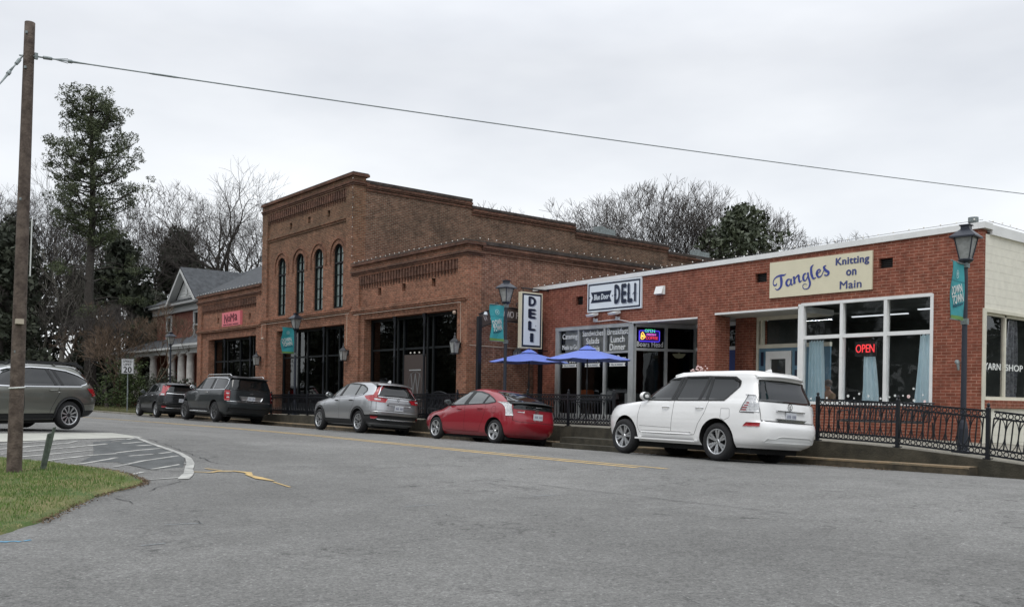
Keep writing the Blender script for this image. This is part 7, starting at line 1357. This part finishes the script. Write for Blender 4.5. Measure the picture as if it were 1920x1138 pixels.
# bare trees behind the buildings
bt = {k: bare_tree(*a) for k, a in {3: (52, 26, 1.2, .80, 7, (3, 3, 2), .1, .17, 0, .40), 0: (41, 26, 1.2, .55, 8, (3, 2, 3), .12, .16, 0, .40), 1: (43, 18, .95, .26, 8, (2, 3), .5, .17, 0, .34), 2: (47, 16, 1.1, .22, 8, (2, 3), .3, .17, 0, .38)}.items()}
BT = [(-58.63, 41.95, 2, 1.107, 0.0, 'faint bare treetop above the brick block parapet step'), (-53.97, 41.38, 2, 1.004, 1.7, 'leftmost low bare crown above the long brick parapet'), (-49.92, 43.26, 2, 1.033, 5.1, 'bare tree just left of the nearer flue box'), (-47.22, 46.66, 1, 0.939, 2.22, 'slim bare tree right of the nearer flue box'), (-44.31, 48.72, 1, 0.983, 5.62, 'tallest bare tree on the right, behind the stepped parapet'), (-42.7, 50.75, 1, 0.96, 1.04, 'bare tree between the tallest one and the round evergreen'), (-42.02, 53.22, 2, 1.058, 2.74, 'bare tree whose twigs rise behind the round evergreen'), (-37.96, 58.33, 2, 0.878, 4.44, 'small bare treetop above the white roof edge left of the yarn sign'), (-91.61, 37.41, 3, 0.989, 0.6, 'large bare oak behind the shingle roof and left of the brick block'), (-85.51, 40.26, 0, 0.925, 4.6, 'bare crown rising just behind the left brick parapet corner'), (-103.0, 34.32, 0, 0.921, 0.62, 'bare tree with wide crown behind the white gable'), (-101.29, 30.04, 2, 1.55, 5.22, 'bare tree touching the right side of the pine'), (-102.94, 18.32, 0, 0.972, 1.24, 'bare tree left of the utility pole'), (-97.53, 18.7, 2, 1.296, 3.54, 'lower bare tree right of the utility pole'), (-100.59, 27.71, 2, 1.312, 1.86, 'bare tree right of the pine trunk'), (-74.3, 20.0, 2, 0.56, 1.2, 'brown-grey bare tree hiding the left half of the porch'), (-79.5, 19.9, 2, 0.62, 2.9, 'bare tree left of the porch beam end'), (-84, 12.5, 2, 0.7, 4.2, 'bare tree just above the wagon roof'), (-86.5, 17.2, 2, 0.85, 0.4, 'grey bare tree before the dark evergreens left of the pine trunk')]
bf = {}
for i, (x, y, k, s_, rz, l) in enumerate(BT):
    if k not in bf: bf[k] = put_tree('bare_tree', *bt[k], (x, y, 0), l, group='bare winter trees behind the buildings', rz=rz); bf[k].scale = (s_, s_, s_); continue
    c = copy_tree(bf[k]); c.location = (x, y, 0); c['label'] = l; c.scale = (s_, s_, s_); c.rotation_euler = (0, 0, rz)
# small bare street tree before the house
T, W = bare_tree(78, 7.0, 1.15, .10, 7, (2, 3), .5, .20); put_tree('young_tree', T, W, (-71.8, 20.2, .2), 'tangled brown bare street tree above the large green shrub', tm='twig_brown', wm='twig_brown')
T, W = bare_tree(79, 8.4, 1.1, .10, 7, (2, 3), .5, .18); put_tree('young_tree', T, W, (-76.5, 21.0, .2), 'brown bare street tree left of the porch end column', tm='twig_brown', wm='twig_brown')
T, W = bare_tree(77, 7.8, .95, .11, 7, (2, 3), .8, .22)
put_tree('young_tree', T, W, (-66.3, 20.6, .2), 'slender brown bare street tree in front of the white porch', tm='twig_brown', wm='twig_brown')
# magnolia on the right
rnd = random.Random(3); cl = []; T = MB(); T.tube([(0, 0, 0), (.1, .1, 5), (.2, 0, 8)], [.3, .22, .12], 8)
for k in range(130):
    a = rnd.uniform(0, 6.28); b = rnd.uniform(-.5, 1.57); d_ = rnd.uniform(.55, 1.0); c = (3.25 * d_ * math.cos(a) * math.cos(b), 3.25 * d_ * math.sin(a) * math.cos(b), 10.3 + 3.6 * d_ * math.sin(b)); cl.append((c, rnd.uniform(.35, .75)))
    if k % 4 == 0: T.tube([(.15, 0, 7), (c[0] * .5, c[1] * .5, 7 + (c[2] - 7) * .45), c], [.08, .05, .02], 4, False)
put_tree('magnolia_tree', T, leafy(9, cl, 150, .16), (-38.2, 49.0, 0), 'round dark evergreen tree above the roofline right of the bare trees', wm='leaf_mid', wname='crown')
# shrubs by the porch and verge
rnd = random.Random(6)
def shrub(loc, r_, h_, label, seed, m_='shrub_green'):
    rnd = random.Random(seed); cl = [((rnd.gauss(0, r_ * .45), rnd.gauss(0, r_ * .45), rnd.uniform(.2, h_)), rnd.uniform(.3, .55)) for _ in range(int(26 * r_ * h_ / 2))]; T = MB(); T.tube([(0, 0, 0), (0, 0, h_ * .6)], .05, 5)
    return put_tree('shrub', T, leafy(seed, cl, 210, .09), loc, label, 'shrub', wm=m_, wname='foliage')
shrub((-71.0, 20.5, .2), 1.9, 3.7, 'large round green shrub in front of the porch', 61); shrub((-75.5, 21.5, .2), 1.4, 2.2, 'dark shrub left of the large green one', 62, 'leaf_dark'); shrub((-62.5, 21.2, .3), 1.2, 1.8, 'dark shrub below the porch columns', 63, 'leaf_dark'); shrub((-80, 20.2, .1), 1.5, 1.7, 'dark shrub beside the railing', 64, 'leaf_dark'); shrub((-66, 21.3, .2), 1.2, 2.6, 'dark shrub behind the young tree', 65, 'leaf_dark')
gv = MB(); random.seed(9)
for _ in range(9000):
    x = random.uniform(-84, -58.5); y = random.uniform(18.4, 19.3) if random.random() < .5 else random.uniform(20.6, 22.2); a = random.uniform(0, 6.28); h = random.uniform(.12, .45); gv.add([(x - .02, y, .12), (x + .02, y, .12), (x + .1 * math.cos(a), y + .1 * math.sin(a), .12 + h)], [(0, 1, 2)])
mat('verge_grass', (.10, .12, .04), .8, alt=(.20, .19, .08), vscale=1.5); tag(gv.build('verge_grass', 'verge_grass'), 'rough grass on the verge before the house', 'grass', kind='stuff')
# woods on the near side of the street (seen mirrored in the shop windows)
fw = MB()
for i in range(58):
    k = i % 3; T_, W_ = proto[k] if i < 30 or i >= 46 else bt[1 + i % 2]; x0 = (-155 + i * 6.2 if i < 30 else -90 + (i - 30) * 9.5) + random.uniform(-3, 3); y0 = (-40 if i < 30 else -30) + random.uniform(-8, 4); s_ = random.uniform(.85, 1.2)
    if i in (3, 8, 13, 18, 23, 26, 29): x0, y0 = -4 + (i % 7) * 5.5, 52 + i * .8
    if i >= 46: x0, y0 = -62 - (i - 46) * 10.5, -13 - (i % 2) * 5
    for mb_ in (T_, W_):
        o = len(fw.v); fw.v += [(v[0] * s_ + x0, v[1] * s_ + y0, v[2] * s_) for v in mb_.v]; fw.f += [tuple(a + o for a in f) for f in mb_.f]; fw.m += [0] * len(mb_.f); fw.smooth += [False] * len(mb_.f)
tag(fw.build('far_woods', 'leaf_dark'), 'dark belt of trees across the street from the shops', 'woods', kind='stuff')
